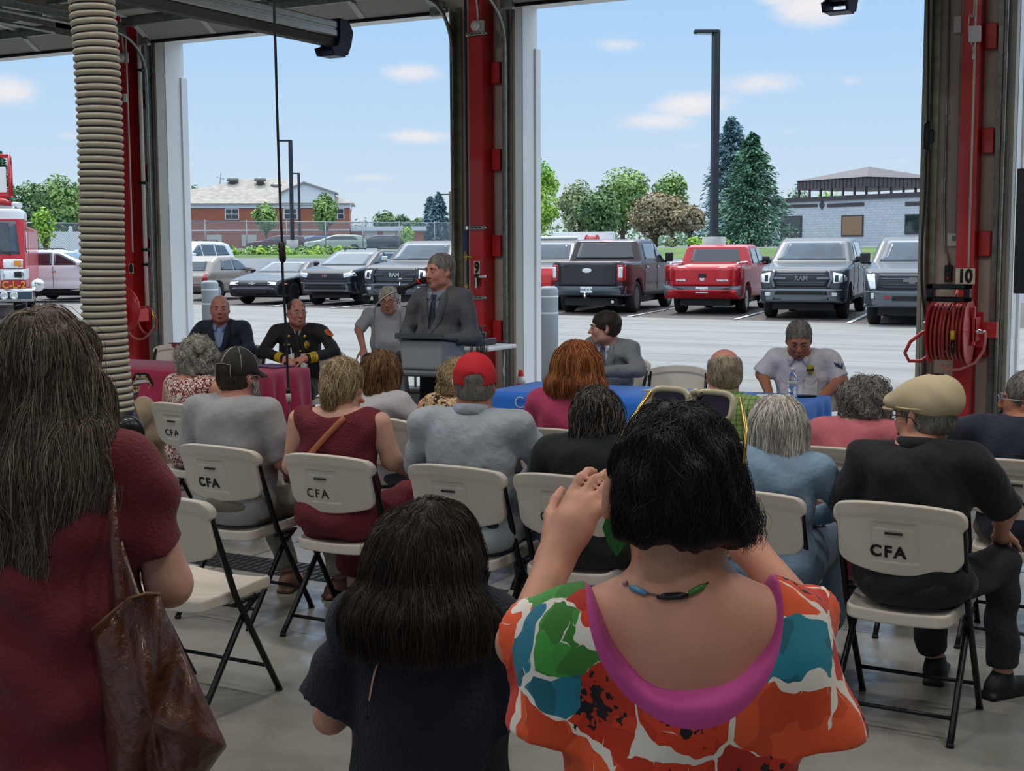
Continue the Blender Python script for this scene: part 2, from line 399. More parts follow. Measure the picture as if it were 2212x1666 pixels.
mb=MB(); mb.box((XL,YB,-.1),(XR,YO,0)); struct('floor',mb,M_floor)
mb=MB()
for y in (2.2,7.6): mb.box((XL,y,0),(XR,y+.008,.0015))
for k in range(-3,5): mb.box((-2.36-5.118*k+2.5,YB,0),(-2.36-5.118*k+2.508,YO,.0015))
struct('trim_1',mb,mat('floor_joint','#4b4b48',.8))
def concfn(nt,b,tc):
    N=nt.nodes.new;L=nt.links.new
    mp=N('ShaderNodeMapping'); mp.inputs['Scale'].default_value=(.25,1,1); L(tc.outputs['Object'],mp.inputs[0])
    n=N('ShaderNodeTexNoise'); n.inputs['Scale'].default_value=.9; n.inputs['Detail'].default_value=8; n.inputs['Roughness'].default_value=.6; L(mp.outputs[0],n.inputs[0])
    r=N('ShaderNodeValToRGB'); r.color_ramp.elements[0].position=.3; r.color_ramp.elements[0].color=lin('#737370')+[1]; r.color_ramp.elements[1].position=.6; r.color_ramp.elements[1].color=lin('#83837f')+[1]
    L(n.outputs[0],r.inputs[0])
    # tyre marks: thin dark arcs
    wv=N('ShaderNodeTexWave'); wv.wave_type='RINGS'; wv.inputs['Scale'].default_value=.09; wv.inputs['Distortion'].default_value=2.5; wv.inputs['Detail'].default_value=1; wv.inputs['Detail Scale'].default_value=.2; L(tc.outputs['Object'],wv.inputs[0])
    rr=N('ShaderNodeValToRGB'); rr.color_ramp.elements[0].position=.955; rr.color_ramp.elements[0].color=(0,0,0,1); rr.color_ramp.elements[1].position=1; rr.color_ramp.elements[1].color=(1,1,1,1); L(wv.outputs[0],rr.inputs[0])
    mu=N('ShaderNodeMath'); mu.operation='MULTIPLY'; mu.inputs[1].default_value=.3; L(rr.outputs[0],mu.inputs[0])
    mx=N('ShaderNodeMix'); mx.data_type='RGBA'; L(mu.outputs[0],mx.inputs[0]); L(r.outputs[0],mx.inputs[6]); mx.inputs[7].default_value=lin('#5c5b58')+[1]; L(mx.outputs[2],b.inputs['Base Color'])
M_conc=mat('apron_concrete','#bdbdb6',.8,fn=concfn)
M_asph=mat('asphalt','#5b5451',.9,var=(3,.12),bump=(120,.3))
M_road=mat('old_asphalt','#6c6f74',.9,var=(.6,.1))
M_grass=mat('grass','#5c7534',.95,var=(.35,.3,'#425c28'),bump=(40,.5))
M_line=mat('lot_paint','#dcdcdc',.7)
EDGE=[atz(410,657),atz(1990,702)]   # front edge of the parking lot
ed=(EDGE[1]-EDGE[0]).normalized(); E0=EDGE[0]-ed*25; E1=EDGE[1]+ed*22
mb=MB(); mb.add([(XL-30,YO,-.012),(XR+30,YO,-.012),(E1.x,E1.y,-.012),(E0.x,E0.y,-.012)],[(0,1,2,3)]); o=struct('ground_apron',mb,M_conc)
mb=MB()
for k in range(1,5):
    t=k/5; a=Vector((XL-30,YO,-.01)).lerp(Vector((E0.x,E0.y,-.01)),t); b=Vector((XR+30,YO,-.01)).lerp(Vector((E1.x,E1.y,-.01)),t)
    mb.add([a,b,b+Vector((0,.025,0)),a+Vector((0,.025,0))],[(0,1,2,3)])
for k in range(16):
    x=-40+k*4.6; mb.add([(x,YO,-.01),(x+.02,YO,-.01),(x+.02,30.5,-.01),(x,30.5,-.01)],[(0,1,2,3)])
struct('trim_2',mb,mat('apron_joint','#8f8f8a',.9))
nrm=Vector((-ed.y,ed.x,0)) if ed.x>0 else Vector((ed.y,-ed.x,0))
# terrain beyond: lot, rise, road, verge, fields
def strip(name,d0,z0,d1,z1,m,n=1):
    mb=MB(); mb.add([E0-ed*260+nrm*d0+Vector((0,0,z0)),E1+ed*260+nrm*d0+Vector((0,0,z0)),E1+ed*260+nrm*d1+Vector((0,0,z1)),E0-ed*260+nrm*d1+Vector((0,0,z1))],[(0,1,2,3)]); return struct(name,mb,m)
strip('ground_lot',0,-.014,13,-.014,M_asph)
strip('ground_road',13,-.014,26,1.15,M_road)
strip('ground_verge',26,1.15,34,1.62,M_grass)
strip('ground_far_lot',34,1.62,150,1.66,M_road)
strip('ground_field',150,1.66,900,1.8,M_grass)
mb=MB()  # stall lines
ax_=Vector((math.cos(math.radians(98.5)),math.sin(math.radians(98.5)),0)); sx_=Vector((ax_.y,-ax_.x,0))
STALLS=[(1210,666.5),(1362,683),(1583,691),(1830,699),(1075,664),(560,663),(690,668),(850,672)]
for px,py in STALLS:
    p=atz(px,py); p=p+ax_*(.05-((p-EDGE[0]).dot(nrm))/ax_.dot(nrm)); 
    mb.add([p-sx_*.055,p+sx_*.055,p+sx_*.055+ax_*5.6,p-sx_*.055+ax_*5.6],[(0,1,2,3)])
o=struct('trim_3',mb,M_line); o.location.z=.004
# ---------------------------------------------------------------- building shell
def colxr(i): return -2.286-5.118*i
HZ=4.36
OPEN=[(colxr(i)+.264,colxr(i)+.264+4.31) for i in range(-1,5)]   # door openings
M_int=mat('interior_paint','#b9b2a4',.85)
M_reveal=mat('white_reveal_panel','#eceef0',.45)
mb=MB()
xs=[XL]+[v for o_ in sorted(OPEN) for v in o_]+[XR]
for k in range(0,len(xs),2): mb.box((xs[k],YW,0),(xs[k+1],YW+.14,7))
for a,b in OPEN: mb.box((a,YW,HZ),(b,YW+.14,7))
struct('wall_front',mb,M_beige)
mb=MB()
for k in range(0,len(xs),2): mb.box((xs[k],YW+.14,-.01),(xs[k+1],YO,7.2))
for a,b in OPEN: mb.box((a,YW+.14,HZ),(b,YO,7.2))
struct('wall_exterior',mb,M_reveal)
mb=MB(); mb.box((XL-.2,YB,0),(XL,YO,7)); struct('wall_left',mb,M_int)
mb=MB(); mb.box((XR,YB,0),(XR+.2,YO,7)); struct('wall_right',mb,M_int)
mb=MB(); bw=[(-24,-19.7),(-18.8,-14.5),(-13.6,-9.3),(-8.4,-4.1),(-3.2,1.1),(2,6.3)]  # openings added behind the camera so sky light reaches the people's backs
xb=[XL]+[v for o_ in bw for v in o_]+[XR]
for k in range(0,len(xb),2): mb.box((xb[k],YB-.3,0),(xb[k+1],YB,7))
for a,b in bw: mb.box((a,YB-.3,4.27),(b,YB,7))
struct('wall_back',mb,M_int)
mb=MB(); mb.box((XL,YB-.3,6.9),(XR,YO,7.1)); struct('ceiling',mb,mat('ceiling_deck','#c4c3be',.8))
mb=MB(); mb.add([(XL-60,-120,-.12),(XR+60,-120,-.12),(XR+60,YO,-.12),(XL-60,YO,-.12)],[(0,1,2,3)]); struct('ground_rear',mb,M_road)
# unseen lamps added high in the bays to brighten the interior
def lamp(x,y,e,s=1.2):
    t=thing('high_bay_light','white high bay light hanging under the roof deck','ceiling light',(x,y,6.55),0,'high bay lights under the roof')
    mb=MB(); mb.rbox((-s/2,-.16,0),(s/2,.16,.07),.01); mb.build('housing',M_white,t)
    mb=MB(); mb.box((-s/2+.03,-.13,-.006),(s/2-.03,.13,0)); mb.build('lens',mat('lamp_lens','#f4f4ee',.4,emit=('#fff6e8',3.0)),t)
    for sx in(-.4,.4): mb=MB(); mb.tube([(sx,0,.07),(sx,0,.35)],.004,6); mb.build('hanger',M_galv,t)
    l=bpy.data.lights.new('high_bay','AREA'); l.shape='RECTANGLE'; l.size=s; l.size_y=.3; l.energy=e; l.color=(1,.96,.9); ob=link('high_bay',l,t); ob.location=(0,0,-.02)
for x,y in ((-9,-5),(-3.6,-5),(1.6,-5),(-9,-.5),(-3.6,-.5),(1.6,-.5),(-8.4,2.9),(-3.4,2.9),(1.7,2.9),(-8.4,5.5),(-3.4,5.5),(1.7,5.5)): lamp(x,y,24 if y<-2 else (42 if y<1 else (62 if y<4 else 85)))
# ---------------------------------------------------------------- columns
names=['10','9','8']; colnum={0:'10',1:'9',2:'8'}
for i in range(-1,5):
    xr=colxr(i); num=colnum.get(i)
    where={0:'behind the hose reel with the black 10 plate',1:'in the middle, carrying the 9 plate',2:'behind the corrugated hose, carrying the 8 plate'}.get(i,'out beyond the others')
    t=thing('steel_column','red painted steel column '+where,'column',(xr-.08,12.88,0),0,'red steel columns along the door wall')
    mb=MB(); mb.box((-.078,0,0),(.078,.018,6.9)); mb.box((-.078,.252,0),(.078,.27,6.9)); mb.box((-.006+.06,.018,0),(.006+.06,.252,6.9)); mb.box((-.066,.018,0),(-.054,.252,6.9)); mb.build('shaft',M_red,t)
    mb=MB(); mb.box((-.15,-.04,0),(.15,.3,.02)); mb.build('base_plate',M_red,t)
    for z in (.83,1.76,2.69,3.62):
        mb=MB()
        mb.rbox((.078,.20,z-.12),(.185,.262,z+.11),.006)
        for sx in(.12,): mb.tube([(sx,.205,z),(sx,.19,z)],.012,6)
        mb.build('bracket',M_red,t)
def plate(i,txt,x,z,w,h,y=12.875,size=.2):
    t=thing('bay_number_plate','cream plate with a bold black %s on the red column'%txt,'sign',(x,y,z),0,'bay number plates')
    mb=MB(); mb.rbox((-w/2,-.004,-h/2),(w/2,.004,h/2),.002); mb.build('plate',M_cream,t)
    me=text_mesh(txt,size,.003,offset=.008); 
    me.transform(frame((0,-.0055,-.004),(1,0,0),(0,0,1))); 
    me.transform(Matrix.Diagonal((.72 if len(txt)==1 else .78,1,1,1))); me.materials.append(M_ink); link('numeral',me,t)
plate(0,'10',aty(2085,598,12.875).x,1.46,.17,.145,size=.165)
plate(1,'9',aty(1030.5,578,12.875).x,1.52,.075,.145,size=.165)
plate(2,'8',aty(283.5,582,12.875).x,1.49,.075,.125,size=.145)
# ---------------------------------------------------------------- overhead doors with tracks
M_leaf=mat('door_leaf_back','#b3b2ac',.55,bump=(30,.05))
dn=0
for k,(a,b) in enumerate(OPEN):
    dn+=1
    # leaf
    t=link('door_%d'%dn,None); t['kind']='structure'; t.location=(a,0,0)
    W=b-a
    prof=[(12.98,4.30),(12.62,4.53),(12.05,4.60),(11.45,4.61),(10.85,4.62),(10.25,4.63),(9.65,4.64),(9.05,4.65),(8.5,4.66)]
    mb=MB()
    for j in range(len(prof)-1):
        (y0,z0),(y1,z1)=prof[j],prof[j+1]; d=Vector((0,y1-y0,z1-z0)); n=Vector((0,-d.z,d.y)).normalized()
        if n.z<0:n=-n
        p=[Vector((.02,y0,z0)),Vector((W-.02,y0,z0)),Vector((W-.02,y1,z1))-d*.012,Vector((.02,y1,z1))-d*.012]
        q=[v+n*.045 for v in p]; mb.add(p+q,[(0,1,2,3),(7,6,5,4),(0,4,5,1),(1,5,6,2),(2,6,7,3),(3,7,4,0)])
    mb.build('leaf',M_leaf,t)
    mb=MB(); mb.tube([(.02,12.99,4.29),(W-.02,12.99,4.29)],.022,8); mb.box((.02,12.98,4.30),(W-.02,13.03,4.35)); mb.build('bottom_seal',M_rub,t)
    for j in range(1,len(prof)):
        y,z=prof[j-1] if j>1 else prof[1]
        if j==1: continue
        y,z=prof[j-1]
        mb=MB(); mb.box((-.03,y-.01,z-.085),(W+.03,y+.012,z-.005)); mb.box((-.03,y-.055,z-.01),(W+.03,y+.012,z-.004)); mb.box((-.03,y-.012,z-.095),(W+.03,y+.05,z-.085)); mb.build('stiffener',M_galv,t)
    for j in range(0,len(prof)-1):
        (y0,z0),(y1,z1)=prof[j],prof[j+1]; d=Vector((0,y1-y0,z1-z0)); n=Vector((0,-d.z,d.y)).normalized()
        if n.z<0:n=-n
        mb=MB()
        for x in (.03,W*.25,W*.5,W*.75,W-.11):
            p=[Vector((x,y0,z0))+d*.06,Vector((x+.075,y0,z0))+d*.06,Vector((x+.075,y0,z0))+d*.93,Vector((x,y0,z0))+d*.93]
            mb.add([v-n*.002 for v in p]+[v-n*.014 for v in p],[(0,1,2,3),(7,6,5,4),(0,4,5,1),(1,5,6,2),(2,6,7,3),(3,7,4,0)])
        mb.build('stile',M_white,t)
        if j<6:
            mb=MB()
            for x in (W*.28,W*.53,W*.78,.1,W-.12): mb.box((x,y1-.006,z1-.11),(x+.02,y1+.06,z1-.0)); mb.box((x-.02,y1-.05,z1-.012),(x+.05,y1+.03,z1-.003))
            mb.build('hinge',M_galvd,t)
    # tracks
    for sd,x in ((-1,a-.075),(1,b+.075)):
        dn_=t.name
        mb=MB(); pts=[(x,YW-.10,0.02),(x,YW-.10,3.86)]+[(x,YW-.10-.5+.5*math.cos(w),3.86+.5*math.sin(w)) for w in [PI/2*q/8 for q in range(1,9)]]+[(x,8.4,4.40)]
        mb.tube([(p[0]-a,p[1],p[2]) for p in pts],.021,8); o=mb.build('roller_track',M_galv,t)
        mb=MB(); X=x-a
        mb.box((X-sd*.0,YW-.035,.0),(X+sd*.075,YW-.025,4.35)) if sd>0 else mb.box((X-.075,YW-.035,0),(X,YW-.025,4.35))
        mb.box((X-.004,YW-.13,0),(X+.004,YW-.03,4.3)); mb.box((X-sd*.045-.004,YW-.028,0),(X-sd*.045+.004,YW,4.35))
        for z in np.arange(.35,4.2,.62): mb.tube([(X+sd*.04,YW-.036,z),(X+sd*.04,YW-.046,z)],.011,6)
        mb.build('track_angle',M_galvd if sd<0 else mat('galv_green','#8d9078',.42,.55,var=(11,.2)),t)
        mb=MB(); X2=X+sd*.02; mb.box((X2-.003,8.4,4.42),(X2+.003,12.55,4.50)); mb.box((X2-.03,8.4,4.495),(X2+.03,12.55,4.50))
        mb.box((X2-.003,12.2,4.34),(X2+.003,12.75,4.50)); mb.build('horizontal_angle',M_galv,t)
    mb=MB()  # jamb boards beside the opening
    mb.box((-.06,YW-.02,0),(0.006,YW+.15,HZ-.001)); mb.box((W-.006,YW-.02,0),(W+.06,YW+.15,HZ-.001)); mb.build('jamb',mat('jamb_grey','#aaa69d',.6),t)
    mb=MB(); mb.box((0.001,YW+.145,.0),(.012,YO-.005,HZ-.002)); mb.box((W-.012,YW+.145,0),(W-.001,YO-.005,HZ-.002)); mb.box((0,YW+.145,HZ-.012),(W,YO-.005,HZ-.001)); mb.build('reveal',M_reveal,t)
    mb=MB(); mb.box((0,YO-.08,.0),(.035,YO+.03,HZ-.45)); mb.build('edge_trim',M_reveal,t)
    mb=MB(); # cable drum and roller carriage at the right upper corner
    mb.lathe([(.03,-.05),(.11,-.05),(.11,-.04),(.07,-.03),(.07,.03),(.11,.04),(.11,.05),(.03,.05)],20,frame((W+.06,12.72,4.66),(0,1,0),(0,0,1))); mb.build('cable_drum',M_galv,t)
    mb=MB(); mb.rbox((W-.12,12.9,4.24),(W+.05,12.97,4.40),.01); mb.tube([(W-.02,12.93,4.30),(W+.09,12.93,4.30)],.03,10); mb.rbox((-.05,12.9,4.24),(.1,12.97,4.40),.01); mb.build('bottom_bracket',M_galv,t)
# ---------------------------------------------------------------- folding chair
M_chair=mat('moulded_beige_plastic','#d2cabf',.55,bump=(260,.05),var=(3,.05))
M_tube=mat('chair_tube','#14171c',.38,.4)
def fgrid(lo,hi,h,fn):
    s=SDF(lo,hi,h); g=np.meshgrid(*s.ax,indexing='ij',sparse=True); s.D=fn(*g).astype(np.float32)+0*s.D; return s
def _back(x,y,z):
    zt=.848-.030*(np.abs(x)/.235)**2.4; zb=.575+.032*(np.abs(x)/.22)**2
    yc=-.232+(.80-z)*.27+.075*(x/.235)**2
    w=.222+.014*np.clip((z-(zt-.075))/.02,0,1)
    cz=(zt+zb)/2; hz=(zt-zb)/2; r=.035
    qx=np.abs(x)-(w-r); qz=np.abs(z-cz)-(hz-r)
    d2=np.sqrt(np.maximum(qx,0)**2+np.maximum(qz,0)**2)+np.minimum(np.maximum(qx,qz),0)-r
    lip=np.clip((z-(zt-.062))/.02,0,1); t=.009+.009*lip+.004*np.clip((np.abs(x)-.205)/.01,0,1)
    dy=np.abs(y-yc-.006*lip)-t
    d=np.sqrt(np.maximum(d2+.006,0)**2+np.maximum(dy+.006,0)**2)+np.minimum(np.maximum(d2,dy)+.006,0)-.006
    # recess on the rear face
    rec=np.maximum(np.maximum(np.abs(x)-.082,np.abs(z-.70)-.075),(y-(yc-t+.0025)))
    rec2=np.maximum(np.maximum(np.abs(x)-.07,np.abs(z-.762)-.011),(y-(yc-t+.006)))
    return np.maximum(np.maximum(d,-rec-.0),-rec2)
def _seat(x,y,z):
    yy=y-.035; w=.205-.02*np.clip(-yy/.2,0,1)
    zc=.432+.02*((x/.2)**2)*.6+.012*np.clip(yy/.2,-1,1)-.02*np.clip((yy-.15)/.05,0,1)**2
    qx=np.abs(x)-(w-.04); qy=np.abs(yy)-(.2-.04)
    d2=np.sqrt(np.maximum(qx,0)**2+np.maximum(qy,0)**2)+np.minimum(np.maximum(qx,qy),0)-.04
    dz=np.abs(z-zc+.008*(1))-(.014+.010*np.clip((d2+.03)/.02,0,1))
    return np.sqrt(np.maximum(d2+.008,0)**2+np.maximum(dz+.008,0)**2)+np.minimum(np.maximum(d2,dz)+.008,0)-.008
def backy(x,z): return -.232+(.80-z)*.27+.075*(x/.235)**2-.0105
def make_chair():
    t=thing('folding_chair','x','chair')
    s=fgrid((-.255,-.27,.56),(.255,-.05,.87),.0035,_back); sdf_obj(s,'backrest',M_chair,t,0)
    s=fgrid((-.22,-.2,.39),(.22,.26,.47),.0045,_seat); sdf_obj(s,'seat',M_chair,t,0)
    mb=MB(); mb.rbox((-.032,-.004,-.0045),(.032,.003,.0045),.002,R=Matrix.Rotation(math.radians(-15),3,'X'),o=(0,backy(0,.735)-.0005,.735)); mb.build('slot',M_blk,t)
    for sx in(-1,1):
        mb=MB(); mb.tube([(sx*.218,-.152,.80),(sx*.220,-.12,.70),(sx*.222,-.02,.44),(sx*.223,.225,.012)],.0125,8); mb.build('front_leg',M_tube,t)
        mb=MB(); mb.tube([(sx*.200,.13,.405),(sx*.205,.05,.36),(sx*.215,-.2,.05),(sx*.216,-.232,.012)],.0125,8); mb.build('rear_leg',M_tube,t)
        mb=MB(); mb.tube([(sx*.223,.222,.012),(sx*.223,.229,.0)],.0145,8); mb.build('foot_cap',M_rub,t); mb=MB(); mb.tube([(sx*.216,-.228,.012),(sx*.2165,-.235,0)],.0145,8); mb.build('foot_cap',M_rub,t)
        mb=MB(); mb.tube([(sx*.207,-.02,.40),(sx*.207,.14,.408)],.008,6); mb.tube([(sx*.212,-.005,.41),(sx*.212,.03,.375),(sx*.212,.07,.385),(sx*.212,.075,.40)],.005,6); mb.build('hinge_link',M_tube,t)
    mb=MB(); mb.tube([(-.222,.172,.115),(.222,.172,.115)],.008,8); mb.build('front_stretcher',M_tube,t)
    mb=MB(); mb.tube([(-.213,-.175,.085),(.213,-.175,.085)],.008,8); mb.build('rear_stretcher',M_tube,t)
    return t
_proto=make_chair(); _ch=[_proto]
def chair(x,y,rz,label,group,mark=None):
    global _proto
    if _ch: t=_ch.pop(); 
    else: t=copy_chair()
    t.location=(x,y,0); t.rotation_euler=(0,0,rz); t['label']=label; t['group']=group
    if mark:
        xo,sz,bold=mark; z=.662
        me=text_mesh('CFA',sz,.0012,offset=(.0022 if bold else 0.0),spacing=1.25,shear=.05)
        M=frame((xo,0,z),(1,0,0),(0,-.27,1))
        for v in me.vertices:
            p=M@v.co; p.y=backy(p.x,p.z)+(-.0016 if abs(p.x)>.076 else .0022)+(-.0006 if v.co.z>0 else .001) ; v.co=p
        me.materials.append(M_ink); o=link('marking',me,t); o['label']='hand-written black CFA'
    return t
_kids=[o for o in bpy.data.objects if o.parent==_proto]
def copy_chair():
    c=_proto.copy(); COL.objects.link(c)
    for k in _kids:
        d=k.copy(); COL.objects.link(d); d.parent=c
    return c
Y3=5.02; Y2=6.24
def chx(px,py,z=.845): return atz(px,py,z).x
R3=[(455,961,'folding chair marked CFA behind the man in the black cap','b'),(692,981,'folding chair marked CFA behind the woman in the maroon top','t'),
    (975,1003,'folding chair behind the man in the red cap, its lower back hidden by the girl',None),(1222,1020,'folding chair marked CFA behind the woman in the dark green polo','t'),
    (1590,1060,'folding chair half hidden behind the floral woman, under the woman in the blue shirt',None),(1932,1090,'folding chair marked bold CFA behind the man in the flat cap, the nearest chair','b')]
C3=[]
for px,py,lb,mk in R3:
    x=chx(px,py); C3.append(x); chair(x,Y3,rnd.uniform(-.03,.03),lb,'audience chairs in the back row',(-.025+rnd.uniform(-.01,.01),.062 if mk=='b' else .06,mk=='b') if mk else None)
R2=[(408,866,'folding chair marked CFA with the curly grey haired woman in it','t'),(782,903,'folding chair under the brown haired woman in the white top',None),(968,912,'folding chair under the woman in the leopard print top',None),
    (1205,922,'folding chair under the woman with orange hair',None),(1560,944,'folding chair under the bald man in the green plaid shirt',None),(1810,962,'folding chair marked bold CFA under the woman in the pink top','b'),(2190,1000,'folding chair marked CFA under the man at the right edge in a dark blue T-shirt','t')]
C2=[]
for px,py,lb,mk in R2:
    x=chx(px,py); C2.append(x); chair(x,Y2,rnd.uniform(-.04,.04) if px!=408 else -.10,lb,'audience chairs in the front row',(-.025,.06,mk=='b') if mk else None)
xk=chx(230,850); chair(xk,Y2,.1,'folding chair at the left end under the man in khaki trousers','audience chairs in the front row')
chair(-3.57,3.95,.0,'empty folding chair beside the woman with the brown leather bag','audience chairs in the back row')
# chairs on the stage side, turned to the audience
def stage_chair(px,py,rz,lb,zz=.845):
    p=atz(px,py,zz); c=Vector((p.x,p.y,0))-Matrix.Rotation(rz,3,'Z')@Vector((0,-.235,0)); chair(c.x,c.y,rz,lb,'chairs behind the speaker tables'); return c
SC1=stage_chair(390,743,PI+.15,'folding chair with a folded burgundy cloth over its back, nearest column 8')
SC2=stage_chair(545,745,PI,'folding chair behind the bald man in the navy blazer')
SC3=stage_chair(712,757,PI-.05,'folding chair behind the fire officer in the black dress uniform')
SC4=stage_chair(1372,775,PI-.35,'folding chair under the man in the grey suit')
SC5=stage_chair(1472,790,PI+.1,'empty folding chair between the man in grey and the officer in white')
SC6=stage_chair(1775,806,PI-.2,'folding chair under the officer in the white shirt')
t=thing('cloth','folded burgundy cloth hanging over the chair back','cloth',(SC1.x,SC1.y+.235,.84),0)
mb=MB(); 
for s_ in (-1,1):
    mb.add([(-.16,s_*.03,.012),(.14,s_*.03,.012),(.06,s_*.055,-.12),(-.02,s_*.05,-.06)],[(0,1,2,3) if s_<0 else (3,2,1,0)])
mb.add([(-.16,-.03,.012),(.14,-.03,.012),(.14,.03,.012),(-.16,.03,.012)],[(0,1,2,3)]); 
so_=mb.build('fold',mat('burgundy_napkin','#7a3148',.85),t); md=so_.modifiers.new('s','SOLIDIFY'); md.thickness=.006
# ---------------------------------------------------------------- tables with cloths
def cloth(name,label,x0,x1,y0,y1,z,drop,m,folds,hemvar=.0,seed=0,n=420,rows=26):
    r=random.Random(seed); P=[]
    per=[(x0,y0),(x1,y0),(x1,y1),(x0,y1)]; rc=.025
    L=[x1-x0,y1-y0,x1-x0,y1-y0]; tot=sum(L); pts=[]
    for i in range(n):
        s=i/n*tot; k=0
        while s>L[k]: s-=L[k]; k+=1
        a=per[k]; b=per[(k+1)%4]; u=s/L[k]; x=a[0]+(b[0]-a[0])*u; y=a[1]+(b[1]-a[1])*u
        nx,ny=[(0,-1),(1,0),(0,1),(-1,0)][k]
        e=min(s,L[k]-s)
        if e<.06:   # corner normals
            kk=k-1 if s<L[k]/2 else (k+1)%4; mx,my=[(0,-1),(1,0),(0,1),(-1,0)][kk]; w=.5*(1-e/.06); nx,ny=nx*(1-w)+mx*w,ny*(1-w)+my*w; l=math.hypot(nx,ny); nx/=l;ny/=l
        pts.append((x,y,nx,ny,k,u,e))
    v=[];f=[]
    for j in range(rows+1):
        tt=j/rows
        for i,(x,y,nx,ny,k,u,e) in enumerate(pts):
            amp=folds[k](u) if callable(folds[k]) else folds[k]
            ph=i/n*tot*26+math.sin(i/n*tot*7+seed)*2.2
            w=math.sin(ph)*amp*min(1,tt*1.6)+amp*.6*tt+.012*tt+ (.05*tt*max(0,1-e/.1) if amp>.01 else 0)
            dr=drop*(1+hemvar*math.sin(i/n*tot*5+seed*3)*.5)
            if j<2: o,zz=(-.006 if j==0 else .004),z+(0 if j==0 else -.008)
            else: o,zz=.006+w,z-dr*tt
            v.append((x+nx*o,y+ny*o,zz))
    for j in range(rows):
        for i in range(n): 
            l=(i+1)%n; f.append((j*n+i,(j+1)*n+i,(j+1)*n+l,j*n+l))
    c=len(v); v.append(((x0+x1)/2,(y0+y1)/2,z+.001)); f+=[(i,(i+1)%n,c) for i in range(n)]
    mb=MB(); mb.add(v,f,True); o=mb.build(name,m); 
    md=o.modifiers.new('s','SOLIDIFY'); md.thickness=.0025; md.offset=1
    tag(o,label,'tablecloth'); return o
def folding_table(x0,x1,y0,y1,label,z=.735):
    t=thing('folding_table',label,'table',((x0+x1)/2,(y0+y1)/2,0)); w=(x1-x0)/2; d=(y1-y0)/2
    mb=MB(); mb.rbox((-w,-d,z-.045),(w,d,z),.01); mb.build('tabletop',mat('table_grey','#a9aaa9',.6),t)
    for sx in(-1,1):
        for sy in (-1,1):
            mb=MB(); mb.tube([(sx*(w-.25),sy*(d-.1),z-.045),(sx*(w-.25),sy*(d-.1),.0)],.013,8); mb.build('leg',M_tube,t)
        mb=MB(); mb.tube([(sx*(w-.25),-(d-.1),.12),(sx*(w-.25),(d-.1),.12)],.01,8); mb.build('brace',M_tube,t)
    return t
M_redc=mat('burgundy_cloth','#a82a50',.7,sheen=.15,bump=(300,.08))
M_bluc=mat('royal_blue_cloth','#2274dc',.6,sheen=.1,bump=(300,.08))
RX0,RX1,RY0,RY1=-9.75,-6.98,8.42,9.2
folding_table(RX0+.01,RX1-.01,RY0+.01,RY1-.01,'folding table hidden under the burgundy cloth')
redc=cloth('tablecloth','burgundy cloth over the left speaker table with a fire department crest',RX0,RX1,RY0,RY1,.742,.60,M_redc,[lambda u:.0 if u<.5 else .05*min(1,(u-.5)/.1),.05,.02,.01],.10,3)
BX0,BX1,BY0,BY1=-4.72,-2.5,8.22,9.0
folding_table(BX0+.01,BX1-.01,BY0+.01,BY1-.01,'folding table hidden under the royal blue cloth')
bluc=cloth('tablecloth','royal blue cloth over the right speaker table with silver lettering',BX0,BX1,BY0,BY1,.742,.62,M_bluc,[.0,.04,.015,.012],.0,5)
# lettering on the blue cloth
Mt=mat('silver_print','#b9c6dc',.6)
def small_caps(txt,x,y,z,big,small,m,parent):
    ser=None
    for i,ch in enumerate(txt):
        s=big if i==0 else small
        me=text_mesh(ch,s,.002,offset=-.0008); xs=[v.co.x for v in me.vertices]; w=max(xs)-min(xs); cy=[v.co.y for v in me.vertices]
        me.transform(Matrix.Translation((-min(xs),-min(cy),0))); me.transform(frame((x,y,z),(1,0,0),(0,0,1))); me.materials.append(m); link('letter',me,parent); x+=w+.022
p=aty(1112,880,BY0-.022); small_caps('COM',p.x-.0,BY0-.024,aty(1112,880,BY0).z,.118,.092,Mt,bluc)
# crest on the red cloth
cx=aty(302,850,RY0-.02); CR=(cx.x+.03,RY0-.022,cx.z)
mb=MB(); oc=[(-.07,.17),(.07,.17),(.125,.09),(.125,-.06),(.06,-.15),(0,-.19),(-.06,-.15),(-.125,-.06),(-.125,.09)]
mb.prism([(CR[0]+a,CR[2]+b) for a,b in oc],CR[1]-.002,CR[1]+.004,'y'); cr=mb.build('crest',mat('crest_black','#141216',.7),redc); 
mb=MB(); mb.prism([(CR[0]+a*.84,CR[2]+(b-.0)*.80) for a,b in oc],CR[1]-.004,CR[1],'y'); mb.build('crest_border',mat('crest_gold','#c9a94a',.6),redc)
mb=MB(); mb.prism([(CR[0]+a*.78,CR[2]+(b)*.74) for a,b in oc],CR[1]-.006,CR[1],'y'); mb.build('crest_field',mat('crest_field','#4a3a52',.7),redc)
mb=MB(); mb.prism([(CR[0]+a,CR[2]+b) for a,b in ((-.09,.0),(.09,.05),(.09,.068),(-.09,.02))],CR[1]-.008,CR[1],'y'); mb.prism([(CR[0]+a,CR[2]+b) for a,b in ((-.09,.075),(.09,.10),(.05,.12),(-.05,.11))],CR[1]-.008,CR[1],'y'); mb.build('crest_stripe',mat('crest_white','#cfc9c6',.7),redc)
mb=MB(); mb.prism([(CR[0]+.062*(1+.30*math.cos(4*w))*math.cos(w),CR[2]-.055+.062*(1+.30*math.cos(4*w))*math.sin(w)) for w in [2*PI*k/48 for k in range(48)]],CR[1]-.009,CR[1],'y'); mb.build('crest_cross',mat('crest_red','#a3262b',.7),redc)
mb=MB(); mb.tube([(CR[0]+.038*math.cos(w),CR[1]-.009,CR[2]-.055+.038*math.sin(w)) for w in [2*PI*k/24 for k in range(24)]],.004,6,closed=True); mb.build('crest_ring',MATS['crest_gold'],redc)
